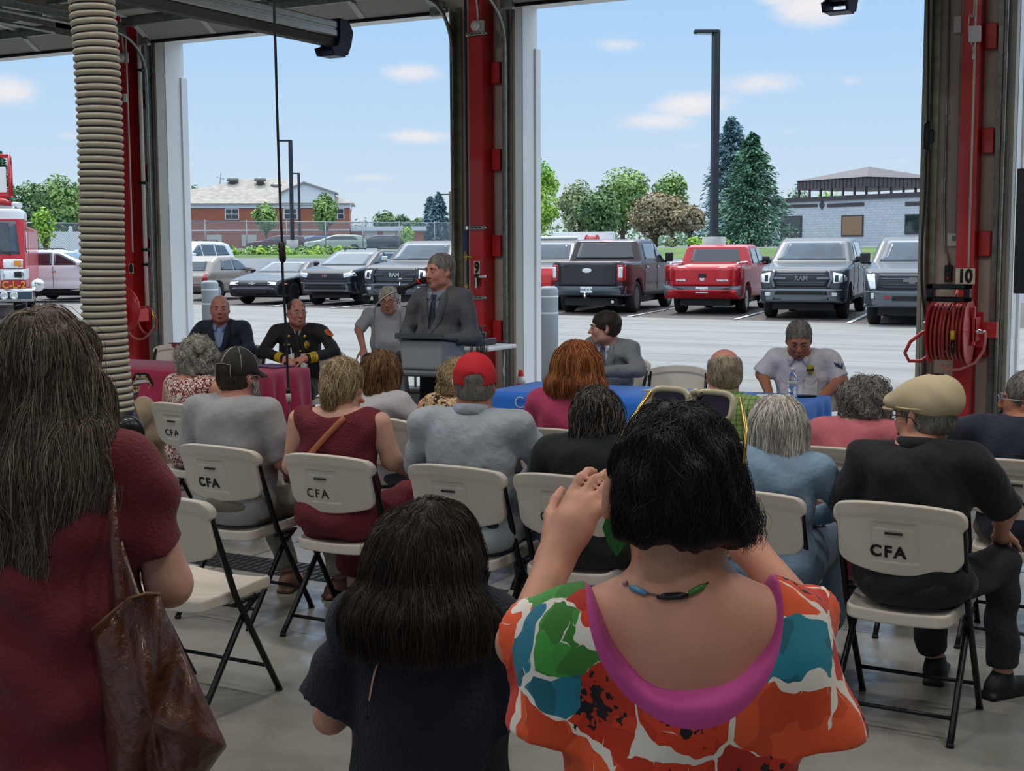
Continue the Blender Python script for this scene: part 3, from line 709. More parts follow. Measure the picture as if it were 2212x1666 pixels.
for tx,s_,dz in (('COPLEY',.052,.038),('Est. 1937',.03,.145)):
    me=text_mesh(tx,s_,.002,offset=.001); me.transform(frame((CR[0],CR[1]-.011,CR[2]+dz),(1,0,0),(0,0,1))); me.materials.append(MATS['crest_gold'] if dz<.1 else MATS['crest_white']); link('crest_lettering',me,redc)
# ---------------------------------------------------------------- lectern group
def PD(px,dep): d=ray(px,560); t=dep/float(np.dot(d,FV)); return Vector((d[0]*t,d[1]*t,0))
L0=PD(925,9.75); zt_=.885
t=thing('standing_table','grey topped standing table with steel posts carrying the lectern','table',(L0.x,L0.y,0),.12)
mb=MB(); mb.rbox((-.36,-.27,zt_-.04),(.27,.25,zt_),.012); mb.build('tabletop',mat('dark_grey_laminate','#5d646b',.5),t)
for x in (-.26,.42): 
    mb=MB(); mb.rbox((x-.042,.05,.03),(x+.042,.11,zt_-.04 if x<0 else .3),.01); mb.build('post',mat('brushed_steel','#a9afb4',.3,.9),t)
    mb=MB(); mb.rbox((x-.045,-.24,0),(x+.045,.36,.03),.01); mb.build('foot',M_tube,t)
mb=MB(); mb.rbox((-.26,.06,.2),(.42,.10,.28),.01); mb.build('crossbar',MATS['brushed_steel'],t)
t2=thing('lectern','grey moulded tabletop lectern with a dark sloping reading top','lectern',(L0.x+.03,L0.y,zt_),.12)
mb=MB(); w=.17; a=[(-w,-.2),(w,-.2),(w,.2),(-w,.2)]
v=[(-w+.012,-.19,0),(w-.012,-.19,0),(w-.012,.19,0),(-w+.012,.19,0),(-w,-.2,.215),(w,-.2,.215),(w,.2,.17),(-w,.2,.17)]
mb.add(v,[(3,2,1,0),(4,5,6,7),(0,1,5,4),(1,2,6,5),(2,3,7,6),(3,0,4,7)]); o=mb.build('body',mat('lectern_grey','#8e959c',.5,bump=(200,.05)),t2); b=o.modifiers.new('b','BEVEL'); b.width=.02; b.segments=3
mb=MB(); R=Matrix.Rotation(math.atan(-.045/.4),3,'X'); mb.rbox((-w-.02,-.225,-.0),(w+.02,.22,.022),.008,R=R,o=(0,0,.197)); mb.build('reading_top',mat('lectern_lid','#3c444e',.4),t2)
mb=MB(); mb.rbox((-w-.02,-.232,0),(w+.02,-.215,.04),.006,R=R,o=(0,0,.197)); mb.build('ledge',MATS['lectern_lid'],t2)
t=tag(MB().rbox((-.1,-.14,0),(.1,.14,.002),.0008,R=Matrix.Rotation(.3,3,'Z')).build('paper_sheet',M_paper),'white paper sheets on the left end of the standing table','paper'); t.location=(L0.x-.27,L0.y-.12,zt_)
# microphone on a gooseneck boom
mp=atd(800,760,9.6); t=thing('microphone_stand','chrome microphone stand with a curved gooseneck boom','microphone stand',(mp.x,mp.y,0))
def rel(px,py,dep): q=atd(px,py,dep); return (q.x-mp.x,q.y-mp.y,q.z)
bas=rel(808,757,9.6); 
mb=MB(); mb.lathe([(.13,0),(.13,.012),(.03,.03),(.015,.04)],28,Matrix.Translation((bas[0],bas[1],0))); mb.build('base',M_blkm,t)
mb=MB(); mb.tube([(bas[0],bas[1],.03)]+[bas]+[rel(x,y,9.6) for x,y in ((807,700),(808,672),(814,657),(826,645),(843,635),(858,630),(864,629))],.0065,8); mb.build('gooseneck',M_galv,t)
mb=MB(); mb.tube([rel(864,735,9.6),rel(864,600,9.6)],.0055,8); mb.ell(rel(864,604,9.6),(.016,.016,.016)); mb.build('lectern_arm',M_chrome,t)
mb=MB(); mb.rbox((-.03,-.02,-.03),(.03,.02,.03),.008,o=rel(867,626,9.6),R=Matrix.Identity(3)); mb.tube([rel(866,628,9.6),rel(878,621,9.6),rel(900,611,9.6),rel(908,608,9.6)],[.02,.016,.018,.022],10); mb.build('microphone',M_blk,t)
mb=MB(); mb.ell(rel(914,605,9.6),(.03,.024,.024),R=Matrix.Rotation(-.4,3,'Y')); mb.build('microphone_head',mat('mic_foam','#2a1517',.9),t)
mb=MB(); mb.tube([rel(903,610,9.6),rel(907,608,9.6)],.0235,12); mb.build('red_ring',mat('mic_red','#c0222c',.5),t)
# equipment table beside column 9
q=atz(1015,747,.74); q=Vector((q.x-.1,q.y+.12,0)); t=thing('equipment_table','white topped folding table with sound equipment beside column 9','table',(q.x,q.y,0))
mb=MB(); mb.rbox((-.62,-.3,.70),(.42,.3,.74),.01); mb.build('tabletop',M_white,t)
for sx in(-.5,.3):
    for sy in(-.22,.22): mb=MB(); mb.tube([(sx,sy,0),(sx,sy,.70)],.014,8); mb.build('leg',M_galv,t)
t=thing('audio_mixer','black audio mixer and receivers tangled in cables on the white table','audio mixer',(q.x+.05,q.y,.74))
mb=MB(); mb.rbox((-.28,-.2,0),(.2,.18,.07),.01); mb.rbox((-.24,-.1,.07),(.1,.15,.13),.01); mb.build('case',M_blk,t)
mb=MB(); 
for k in range(26): mb.rbox((-.006,-.006,0),(.006,.006,.02),.002,o=(-.25+.035*(k%13),-.16+.09*(k//13),.07 if k<13 else .13),R=Matrix.Identity(3))
mb.build('control_knobs',M_chrome,t)
for k in range(14):
    r=random.Random(k); p0=Vector((r.uniform(-.25,.2),r.uniform(-.15,.1),.1)); p3=Vector((r.uniform(.15,.36),-.31-r.uniform(0,.03),r.uniform(-.5,-.1))); pm=Vector((r.uniform(.0,.3),-.2,.14+r.random()*.1)); pn=Vector((p3.x+.02,-.32,.03))
    mb=MB(); mb.tube([p0.lerp(pm,0),p0.lerp(pm,.5)+Vector((0,0,.05)),pm,pm.lerp(pn,.6),pn,pn.lerp(p3,.5),p3],.0045,6); mb.build('cable',M_blk,t)
# small side table left of the lectern, further back
q=atz(846,748,.74); t=thing('side_table','small pale side table on a post in front of the man in the polo shirt','table',(q.x,q.y,0))
mb=MB(); mb.rbox((-.16,-.14,.715),(.16,.14,.74),.01); mb.build('tabletop',mat('pale_laminate','#c8ccd0',.5),t)
mb=MB(); mb.tube([(0,0,.02),(0,0,.72)],.022,12); mb.build('post',MATS['brushed_steel'],t)
mb=MB(); mb.lathe([(.15,0),(.15,.015),(.02,.03)],24); mb.build('base',MATS['brushed_steel'],t)
# cooler box, cones
q=atz(884,905,0); t=thing('storage_tote','grey storage tote with a lid standing behind the lectern','storage box',(q.x,q.y+.25,0),.3)
mb=MB(); mb.rbox((-.2,-.15,0),(.2,.15,.26),.02); mb.build('body',mat('tote_grey','#7d7b79',.6),t); mb=MB(); mb.rbox((-.215,-.165,.26),(.215,.165,.30),.012); mb.build('lid',mat('tote_lid','#6b6a6a',.6),t)
def cone(px,py,dep_z,lb):
    q=atz(px,py,0) if dep_z is None else atd(px,py,dep_z); t=thing('traffic_cone',lb,'cone',(q.x,q.y,0))
    mb=MB(); mb.rbox((-.13,-.13,0),(.13,.13,.02),.008); mb.build('base',mat('cone_orange','#e2402a',.5),t)
    mb=MB(); mb.lathe([(.095,.02),(.025,.42),(.02,.43)],24); mb.build('body',MATS['cone_orange'],t)
    mb=MB(); mb.lathe([(.0815,.11),(.063,.215)],24); mb.lathe([(.0505,.285),(.0375,.36)],24); mb.build('reflective_collar',M_white,t)
cone(946,890,14.2,'orange traffic cone standing behind the lectern legs')
cone(1126,880,14.6,'orange traffic cone low beside the white door reveal, behind the blue table')
# papers, bottle, phone, pen on the tables
def on(px,py,z=.748): return atz(px,py,z)
def paper(px,py,rz,lb,w=.108,h=.14,g=None):
    q=on(px,py); o=MB().rbox((-w,-h,0),(w,h,.0015),.0005).build('paper_sheet',M_paper); o.location=q; o.rotation_euler=(0,0,rz); tag(o,lb,'paper',g); return o
paper(1668,857,.25,'white papers on the blue cloth in front of the officer in white')
paper(1437,842,-.2,'white papers at the middle of the blue cloth')
q=on(1712,868); t=thing('water_bottle','clear plastic water bottle, half full, standing on the blue cloth','bottle',(q.x,q.y,.747))
def plasticfn(nt,b,tc): pass
M_pet=mat('clear_plastic','#f4f8fb',.06,trans=1.0,ior=1.3); M_wat=mat('water','#eef6fb',.02,trans=1.0,ior=1.33)
pr=[(.0,.002),(.028,0),(.032,.006),(.032,.03),(.0295,.036),(.032,.042),(.032,.06),(.0295,.066),(.032,.072),(.032,.09),(.029,.098),(.032,.106),(.0325,.14),(.027,.165),(.016,.185),(.0125,.192),(.0125,.205)]
mb=MB(); mb.lathe(pr,28); mb.build('shell',M_pet,t)
mb=MB(); mb.lathe([(0,.004)]+[(r_*.95,z_) for r_,z_ in pr[1:12] if z_<.1]+[(.0,.1)],28); mb.build('water',M_wat,t)
mb=MB(); mb.lathe([(.0145,.198),(.0145,.218),(.013,.22),(0,.22)],20); mb.build('cap',M_white,t)
mb=MB(); mb.lathe([(.0322,.107),(.0327,.138)],28); mb.build('label_band',mat('bottle_label','#dfe7ee',.4,alpha=.45),t)
q=on(1738,857); o=MB().rbox((-.036,-.075,0),(.036,.075,.009),.004).build('mobile_phone',M_blk); o.location=q; o.rotation_euler=(0,0,-1.0); tag(o,'black phone lying beside the water bottle on the blue cloth','phone')
q=on(590,792); o=MB().rbox((-.15,-.11,0),(.15,.11,.012),.004).build('folder',mat('purple_folder','#6d5a86',.6)); o.location=q; o.rotation_euler=(0,0,-.15); tag(o,'purple grey folder open in front of the fire officer','folder')
# ---------------------------------------------------------------- bollards outside
def bollard(px,py,lb):
    q=aty(px,py,15.6); t=thing('bollard',lb,'bollard',(q.x,q.y,-.012),0,'grey bollards outside the doors'); H=q.z
    mb=MB(); mb.lathe([(.125,0),(.125,H-.05),(.115,H-.02),(.08,H),(0,H+.005)],32); mb.build('sleeve',mat('bollard_grey','#9aa1a8',.55),t)
    for z in (H-.13,H-.34): mb=MB(); mb.lathe([(.1265,z-.012),(.1265,z+.012)],32); mb.build('white_band',M_white,t)
bollard(1185,617,'grey bollard with two white bands outside, right of the middle column')
bollard(453,605,'grey bollard with two white bands outside behind the bald man')
# ---------------------------------------------------------------- exhaust rails and hose
M_alu=mat('aluminium_rail','#b9bab6',.35,.8,var=(6,.1))
def erail(xr_,lb):
    t=thing('exhaust_rail',lb,'rail',(xr_,0,0),0,'exhaust extraction rails')
    y0,y1=-1.0,11.3
    mb=MB(); mb.prism([(-.085,.0),(-.07,-.012),(.07,-.012),(.085,0),(.085,.05),(.075,.055),(.075,.075),(.085,.08),(.085,.13),(.07,.145),(-.07,.145),(-.085,.13),(-.085,.08),(-.075,.075),(-.075,.055),(-.085,.05)],y0,y1,'y'); 
    o=mb.build('rail_profile',M_alu,t); o.location=(0,0,3.83)
    mb=MB(); mb.rbox((-.06,y0,-.1),(.06,y1-.03,-.012),.01); o=mb.build('rubber_lips',mat('rail_underside','#4c4a4a',.7),t); o.location=(0,0,3.83)
    mb=MB(); mb.prism([(y1-.02,.17),(y1+.12,.16),(y1+.2,.06),(y1+.16,-.08),(y1+.1,-.18),(y1-.12,-.2),(y1-.16,-.13),(y1-.06,-.1),(y1-.02,-.02)],-.11,-.085,'x'); mb.prism([(y1-.02,.17),(y1+.12,.16),(y1+.2,.06),(y1+.16,-.08),(y1+.1,-.18),(y1-.12,-.2),(y1-.16,-.13),(y1-.06,-.1),(y1-.02,-.02)],.085,.11,'x')
    mb.box((-.1,y1-.0,.02),(.1,y1+.13,.16)); mb.box((-.1,y1-.02,-.1),(.1,y1+.0,.17)); mb.box((-.1,y1-.1,-.2),(.1,y1+.08,-.185)); mb.box((-.1,y1+.10,-.12),(.1,y1+.13,-.0)); o=mb.build('end_stop',M_navy,t); o.location=(0,0,3.83)
    mb=MB(); mb.tube([(-.08,y1+.1,.08),(.1,y1+.1,.08)],.07,14); o=mb.build('end_roller',M_blkm,t); o.location=(0,0,3.83)
    for y in (1,4,7.2,10.2):
        mb=MB(); mb.box((-.02,y,3.97),(.02,y+.04,6.9)); mb.box((-.1,y-.02,3.96),(.1,y+.06,3.99)); mb.build('hanger',M_galvd,t)
erail(-8.2,'aluminium exhaust rail with a navy end stop over the left table'); erail(-3.12,'exhaust rail over the right bay, only its navy end stop in view'); erail(-13.3,'exhaust rail far left with its end stop at the picture edge')
t=thing('exhaust_hose','wide corrugated cream exhaust hose hanging from above','hose',(0,0,0))
D=5.35; ctr=[(186,-420),(190,-200),(198,0),(207,100),(215,250),(219,420),(221,560),(223,640),(228,740),(235,820),(243,905)]
P=[Vector(atd(x,y,D)) for x,y in ctr]; P.insert(0,Vector((P[0].x-.1,P[0].y,6.9)))
def spline(P,n):
    out=[]
    for i in range(len(P)-1):
        a=P[max(i-1,0)];b=P[i];c=P[i+1];d=P[min(i+2,len(P)-1)]
        for k in range(n):
            u=k/n; out.append(.5*((2*b)+(c-a)*u+(2*a-5*b+4*c-d)*u*u+(3*b-a-3*c+d)*u**3))
    out.append(P[-1]); return out
sp_=spline(P,60); L_=[0]
for i in range(1,len(sp_)): L_.append(L_[-1]+(sp_[i]-sp_[i-1]).length)
pitch=.0272; N_=int(L_[-1]/pitch*8); pts=[];rs=[]; j=0; 
for k in range(N_):
    s=k/8*pitch
    while j<len(L_)-2 and L_[j+1]<s: j+=1
    u=(s-L_[j])/max(1e-6,L_[j+1]-L_[j]); pts.append(sp_[j].lerp(sp_[j+1],u)); rs.append(.0835+.0040*[-1.5,-.4,.7,1.0,1,.9,.3,-.8][k%8])
mb=MB(); mb.tube(pts,rs,40,cap=False); 
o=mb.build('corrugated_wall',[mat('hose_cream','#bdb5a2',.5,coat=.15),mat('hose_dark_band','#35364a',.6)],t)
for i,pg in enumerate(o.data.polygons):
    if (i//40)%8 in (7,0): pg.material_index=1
# manual collar and nozzle at the lower end
nz=atd(274,933,D-.1); pe=Vector(pts[-1])
mb=MB(); mb.tube([pe+Vector((0,0,.03)),pe-Vector((0,0,.05)),pe-Vector((-.0,0,.09))],[.088,.088,.065],28); mb.build('rubber_collar',M_blk,t)
nd=Vector((.55,-.8,0)).normalized(); nd=Vector((-RV[0]*0-FV[0]*.93+RV[0]*.3,-FV[1]*.93+RV[1]*.3,0)).normalized()
Mn=frame(nz,nd.cross(Vector((0,0,1))),(0,0,1)) 
mb=MB(); mb.lathe([(.026,-.1),(.062,-.1),(.066,-.02),(.066,.0),(.056,.012),(.034,.004),(.03,-.01)],30,Mn); mb.build('nozzle',M_blkm,t)
mb=MB(); mb.lathe([(.031,-.012),(.0,-.012)],24,Mn); mb.build('nozzle_disc',mat('pale_disc','#a8adad',.5),t)
# hanging cord with an inline connector
t=thing('hanging_drop_cord','thin black drop cord with an inline connector hanging in front of the fire officer','cord',(0,0,0)); D2=8.0
pc=[atd(x,y,D2) for x,y in ((590,-350),(592,0),(595,100),(599,250),(605,430),(609,520),(611,600),(617,700),(621,800),(623,845))]
pc.insert(0,Vector((pc[0].x,pc[0].y,6.9))); mb=MB(); mb.tube(spline([Vector(p) for p in pc],6),.0075,8); mb.build('cord',M_blk,t)
a_,b_=atd(608,522,D2),atd(611,567,D2); mb=MB(); mb.tube([a_,a_.lerp(b_,.12),a_.lerp(b_,.85),b_],[.011,.02,.022,.012],10); mb.build('inline_connector',M_blk,t)
a_,b_=atd(622,838,D2),atd(624,868,D2); mb=MB(); mb.tube([a_,a_.lerp(b_,.4)],[.012,.015],10); mb.build('plug_cap',M_blk,t); mb=MB(); mb.tube([a_.lerp(b_,.4),a_.lerp(b_,.45),b_],[.014,.017,.015],10); mb.build('plug_body',mat('dirty_white_plug','#c9c2b2',.6),t)
mb=MB(); mb.tube([b_,atd(622,905,D2),atd(620,955,D2)],.003,6); mb.build('tail_wire',M_blk,t)
# ---------------------------------------------------------------- wall equipment
YF=12.88
def reel(xc,zc,lb,full=True):
    """spring hose reel: axis along the wall, drum edge-on to the room"""
    t=thing('hose_reel',lb,'hose reel',(xc,YF-.02,zc),0,'red hose reels on the columns'); y=-.30
    # end plates (discs turned outward), drum axis = x
    for sx,x in ((-1,-.20),(1,.12)):
        mb=MB(); Mx=frame((x,y,0),(0,1,0),(0,0,1)); mb.lathe([(0,-.006),(.285,-.006),(.30,0.004*sx),(.29,.006),(.2,.012),(.06,.02),(0,.02)],40,Mx); mb.build('side_disc',M_red,t)
    mb=MB(); mb.prism([(.14,-.04),(.31,-.04),(.31,.04),(.14,.04)],-.07,.07,'z'); 
    mb.rbox((.15,y-.05,-.13),(.17,y+.05,.22),.008); mb.rbox((.15,y-.02,-.1),(.17,0.3-.3,.12),.006); mb.rbox((.10,-.012,-.16),(.19,0,.16),.004); mb.build('mounting_arm',M_red,t)
    mb=MB()
    for lay,rr in enumerate((.20,.235)):
        for k in range(9 if lay==0 else 8):
            x=-.178+.035*k+(.017 if lay else 0); j=rnd.uniform(-.006,.006)
            mb.tube([(x+.01*math.sin(w)+j,y+rr*math.cos(w),rr*math.sin(w)*1.0-(.02 if math.sin(w)<0 else 0)) for w in [2*PI*q/28 for q in range(28)]],.0135,8,closed=True)
    mb.build('wound_hose',M_hosered,t)
    mb=MB(); X=-.04
    mb.box((X-.19,y-.36,.19),(X+.17,y-.33,.33)); 
    mb=MB()
    for (a,b,c,d) in ((-.20,.17,.295,.34),(-.20,.17,.185,.23),(-.20,-.14,.185,.34),(.12,.17,.185,.34)): mb.rbox((a-.02,y-.20,c+.08),(b-.02,y-.08,d+.08),.006)
    mb.build('hose_guide',M_blkm,t)
    mb=MB(); mb.tube([(.02,y-.05,.36),(.03,y-.255,.2),(.03,y-.275,.0),(.035,y-.27,-.10)],.013,8); mb.build('loose_hose_end',M_hosered,t)
    mb=MB(); mb.tube([(.031,y-.275,.02),(.033,y-.272,-.06)],.019,10); mb.build('yellow_tape',mat('yellow_tape','#d5c22f',.6),t)
    mb=MB(); mb.tube([(.034,y-.272,-.06),(.036,y-.27,-.17),(.04,y-.27,-.2)],[.016,.018,.012],10); mb.tube([(.034,y-.272,-.08),(.0,y-.29,-.12),(-.005,y-.285,-.17)],.006,6); mb.build('nozzle',M_blkm,t)
    mb=MB(); mb.tube([(.2,y,.0),(.26,y-.02,-.0),(.265,y-.03,-.06),(.26,y-.06,-.16),(.2,y-.12,-.27),(.08,y-.18,-.33),(-.02,y-.2,-.33),(-.07,y-.2,-.29)],.0125,8); mb.build('supply_hose',mat('pink_clear_hose','#b5746c',.4),t)
    mb=MB(); mb.tube([(.155,y,0),(.22,y,0)],.022,12); mb.tube([(.215,y,.0),(.262,y-.02,.0)],.014,10); mb.build('swivel_fitting',M_chrome,t)
    mb=MB(); mb.tube([(-.19,y-.02,.02),(-.27,y-.1,-.02),(-.36,y-.14,-.1),(-.40,y-.16,-.2),(-.36,y-.16,-.27),(-.26,y-.12,-.27),(-.19,y-.05,-.2)],.016,10); mb.build('hose_loop',M_hosered,t)
    return t
e=aty(2055,715,12.55); reel(e.x+.03,e.z,'red hose reel wound with red hose under the 10 plate')
# reel by column 8: larger disc seen behind the corrugated hose, with coiled hose
e=aty(268,675,12.5); t=thing('hose_reel','red hose reel on column 8 with a pink hose coiled beside it','hose reel',(e.x,12.5,e.z),0,'red hose reels on the columns')
mb=MB(); mb.lathe([(0,-.03),(.27,-.03),(.285,-.02),(.285,0),(.2,.02),(0,.03)],40,frame((-.03,0,.03),(1,0,0),(0,0,1))); mb.build('side_disc',M_red,t)
mb=MB(); mb.rbox((-.15,-.06,-.12),(.10,.33,.06),.01); mb.rbox((-.15,-.1,-.14),(.12,-.06,.08),.008); mb.build('housing',M_red,t)
mb=MB(); mb.box((-.02,-.103,-.05),(.055,-.1,.0)); mb.box((.065,-.103,-.05),(.09,-.1,.0)); mb.build('white_label',M_white,t)
q=[(310,662),(325,668),(336,685),(338,700),(330,716),(318,722),(305,712),(298,695),(296,680),(303,667),(315,664)]
mb=MB(); P=[aty(x,y,12.6-.004*i) for i,(x,y) in enumerate(q)]; P2=[Vector((p.x-e.x,p.y-12.5,p.z-e.z)) for p in P]; mb.tube(spline(P2,4),.0125,8); mb.build('coiled_hose',M_hosered,t)
q=[(272,640),(284,658),(290,668),(283,682),(277,700),(279,718),(290,730),(305,733),(320,724),(333,705)]
mb=MB(); P2=[]; 
for i,(x,y) in enumerate(q): p=aty(x,y,12.56); P2.append(Vector((p.x-e.x,p.y-12.5,p.z-e.z)))
mb.tube(spline(P2,4),.012,8); mb.build('loose_hose',MATS['pink_clear_hose'],t)
mb=MB(); p=aty(326,672,12.55); p=Vector((p.x-e.x,p.y-12.5,p.z-e.z)); mb.tube([p,p+Vector((.05,0,-.09))],.013,8); mb.build('brass_nozzle',M_brass,t)
# detectors, boxes and conduits on the columns
def beacon(px,py,i,lb):
    q=aty(px,py,12.87); t=thing('sensor_box',lb,'sensor',(q.x,12.88,q.z),0,'round sensors high on the columns')
    mb=MB(); mb.rbox((-.055,-.045,-.06),(.07,0,.06),.006); mb.build('box',mat('box_grey','#b9bbb8',.5),t)
    mb=MB(); mb.lathe([(.052,0),(.052,.03),(.03,.045),(0,.05)],24,frame((-.01,-.045,0),(1,0,0),(0,0,1))); mb.build('lens',M_white,t)
    mb=MB(); mb.tube([(-.0,-.02,.06),(-.01,-.02,.2),(-.035,-.02,.45),(-.04,-.02,3.0)],.012,8); mb.build('conduit',M_pvc,t)
beacon(1034,57,0,'round white sensor on a grey box high on column 9'); beacon(269,125,2,'round white sensor on a grey box high on column 8')
for zpx in (73,492,643):
    q=aty(1030,zpx,12.86); t=thing('strut_bracket','slotted steel bracket clamped across column 9','bracket',(q.x,12.86,q.z),0,'slotted brackets across column 9')
    mb=MB(); mb.rbox((-.1,-.02,-.018),(.1,.02,.018),.004); mb.build('strut',M_galv,t); mb=MB()
    for x in(-.05,0,.045): mb.rbox((x-.015,-.0215,-.006),(x+.015,-.019,.006),.001)
    mb.build('slot',M_blk,t); mb=MB(); mb.tube([(.09,-.0,0),(.125,-.0,0)],.01,8); mb.rbox((-.125,-.03,-.02),(-.095,.01,.02),.004); mb.build('end_bolt',M_chrome,t)
t=thing('drop_cable','dark cable strapped down the left side of column 9 with yellow ties','cable',(0,0,0))
xx=aty(1009,500,12.9).x; mb=MB(); mb.tube([(xx,12.9,6.5),(xx,12.9,3.2),(xx+.005,12.9,2.0),(xx+.0,12.9,.75)],.014,8); mb.build('cable',M_navy,t)
for z,dx in ((aty(1012,556,12.87).z,.09),(aty(1012,620,12.87).z,.03)): mb=MB(); mb.tube([(xx-.03,12.88,z),(xx+.02,12.87,z+.01),(xx+dx,12.86,z)],.008,6); mb.tube([(xx,12.88,z-.03),(xx+.01,12.87,z+.03)],.01,6); mb.build('yellow_tie',mat('yellow_tie','#c9a63c',.5),t)
mb=MB(); mb.rbox((xx-.028,12.87,aty(1,540,12.9).z*0+aty(1011,543,12.9).z),(xx-.012,12.89,aty(1011,497,12.9).z),.003); mb.build('blue_lettered_tag',mat('blue_tag','#2b4a9a',.5),t)
q=aty(1031,600,12.86); t=thing('marker_holder','black holder with a white marker below the 9 plate','holder',(q.x,12.86,q.z))
mb=MB(); mb.rbox((-.03,-.03,-.09),(.03,.0,.04),.008); mb.build('pouch',M_blk,t); mb=MB(); mb.rbox((-.01,-.038,-.11),(.012,-.03,-.0),.003); mb.build('white_label',M_white,t); mb=MB(); mb.tube([(.03,-.015,.01),(.115,-.015,.015)],.014,8); mb.build('marker',M_white,t)
def conduit(px0,x0py,px1,py1,y,r,lb,name='conduit_pipe',m=None,straps=()):
    a=aty(px0,x0py,y); b=aty(px1,py1,y); t=thing(name,lb,'conduit',(b.x,y,b.z)); H=3.0
    mb=MB(); mb.tube([(0,0,0),(0,0,a.z-b.z+H)],r,10); mb.build('pipe',m or M_pvc,t)
    for py in straps: z=aty(px0,py,y).z-b.z; mb=MB(); mb.rbox((-.07,-.015,z-.02),(.045,.04,z+.02),.004); mb.tube([(0,0,z-.016),(0,0,z+.016)],r+.006,12); mb.build('strap',M_blk,t)
    return t
conduit(300,100,318,660,12.98,.026,'white pipe with black straps down the side of column 8',straps=(152,396,540,572))
conduit(268,130,287,545,12.875,.010,'thin white surface conduit on column 8 above the 8 plate')
conduit(2104,150,2092,578,12.875,.011,'white surface conduit on column 10 above the 10 plate')
conduit(2082,20,2066,508,YW-.02,.011,'thin grey metal conduit rising from the thermostat',m=M_galv)
def wallbox(px,py,y,w,h,d,name,lb,m):
    q=aty(px,py,y); t=thing(name,lb,'box',(q.x,y,q.z)); mb=MB(); mb.rbox((-w/2,-d,-h/2),(w/2,0,h/2),.004); mb.build('housing',m,t); return t
wallbox(2107,74,12.88,.10,.14,.05,'junction_box','white junction box on column 10 with a loose wire',M_white)
wallbox(274,212,12.88,.05,.10,.04,'junction_box','small white junction box on column 8',M_white)
wallbox(2104,122,12.86,.03,.05,.02,'sensor_tag','small white tag hanging below the junction box',M_white)
wallbox(2071,54,YW,.07,.15,.05,'door_sensor','white door sensor on the beige wall left of column 10',M_white)
t=wallbox(2065,518,YW,.145,.12,.03,'thermostat','white thermostat with a green display beside column 10',mat('thermostat_white','#d9dbd8',.5)); mb=MB(); mb.rbox((-.03,-.034,-.012),(.03,-.03,.035),.002); mb.build('display',mat('lcd_green','#6f8f72',.4),t)
t=wallbox(2050,591,YW,.065,.155,.05,'push_button_station','black three button door control above the hose reel',M_blk)
for k,c in enumerate(('#3a3c40','#3a3c40','#b0362f')): mb=MB(); mb.lathe([(.016,0),(.016,.012),(0,.014)],16,frame((0,-.05,.045-.045*k),(1,0,0),(0,0,1))); mb.build('button',mat('button_%d'%k,c,.4),t)
q0=aty(2040,440,YW-.02);t=thing('flexible_conduit','flexible grey conduit feeding the three button control','conduit',(0,0,0)); mb=MB(); mb.tube([(q0.x-.01,YW-.02,6.5),(q0.x,YW-.02,q0.z),aty(2041,535,YW-.02),aty(2049,560,YW-.02),aty(2050,573,YW-.02)],.009,8); mb.build('pipe',M_galv,t)
t=thing('loose_wire','thin white wire looping over column 10','wire',(0,0,0)); mb=MB(); mb.tube(spline([aty(x,y,12.83) for x,y in ((2105,-420),(2105,0),(2095,30),(2092,60),(2095,85),(2101,100),(2104,118))],4),.004,6); mb.build('wire',M_white,t)
# black pendant cable hanging at the right door edge
t=thing('pendant_cable','black pendant cable with a dark connector along the right door edge','cable',(0,0,0)); yc_=12.6
P=[aty(x,y,yc_) for x,y in ((2007,-250),(2006,0),(2005,150),(2004,270),(2001,350),(1998,430),(1992,520),(1991,600),(1994,650),(2000,695))]
P.insert(0,Vector((P[0].x,P[0].y,6.9))); mb=MB(); mb.tube(spline(P,5),.012,8); mb.build('cable',M_blk,t); mb=MB(); a_,b_=aty(2004,262,yc_),aty(2003,328,yc_); mb.tube([a_,a_.lerp(b_,.1),a_.lerp(b_,.9),b_],[.016,.04,.04,.018],10); mb.rbox((-.0,-.03,-.06),(.06,.02,.06),.01,R=Matrix.Identity(3),o=a_.lerp(b_,.5)); mb.build('connector',M_blk,t)
mb=MB(); a_=aty(2001,700,yc_); mb.ell(a_,(.035,.03,.03)); mb.rbox((-.03,-.02,-.09),(.03,.02,-.02),.006,R=Matrix.Identity(3),o=a_); mb.build('clamp',M_galv,t)
t=wallbox(2206,500,11.0,.25,.86,.1,'speaker_cabinet','black loudspeaker box at the right edge of the picture',M_blk)
q=atd(2206,500,9.6); t.location=(q.x+.1,q.y,q.z); 
# floor items
t=thing('floor_cable','thin brown and yellow cables crossing the floor in front of column 10','cable',(0,0,0))
for k,(pts_,m_) in enumerate(((((1990,930),(2040,938),(2080,940),(2150,930),(2200,915)),mat('yellow_cable','#c9a24a',.6)),(((2025,905),(2040,925),(2058,942),(2100,948),(2160,945),(2200,950)),mat('brown_cable','#5a4038',.6)))):
    mb=MB(); mb.tube(spline([atz(x,y,.006) for x,y in pts_],5),.006,6); mb.build('cable',m_,t)
t=thing('tripod_stand','dark tripod leg of a speaker stand beside the man at the right edge','speaker stand',(0,0,0))
a0=atz(2103,950,.015); top=Vector((a0.x+.75,a0.y+.1,.85)); 
for b in (a0,Vector((a0.x+1.3,a0.y+.55,.015)),Vector((a0.x+1.1,a0.y-.5,.015))): mb=MB(); mb.tube([b,top],.02,8); mb.build('leg',mat('stand_dark','#1c2733',.4,.3),t)
for b in (a0,Vector((a0.x+1.3,a0.y+.55,.015)),Vector((a0.x+1.1,a0.y-.5,.015))): mb=MB(); mb.tube([Vector(b).lerp(top,.45),Vector((top.x,top.y,.3))],.01,6); mb.build('brace',MATS['stand_dark'],t)
mb=MB(); mb.tube([(top.x,top.y,.25),(top.x,top.y,1.45)],.02,10); mb.build('pole',MATS['stand_dark'],t)
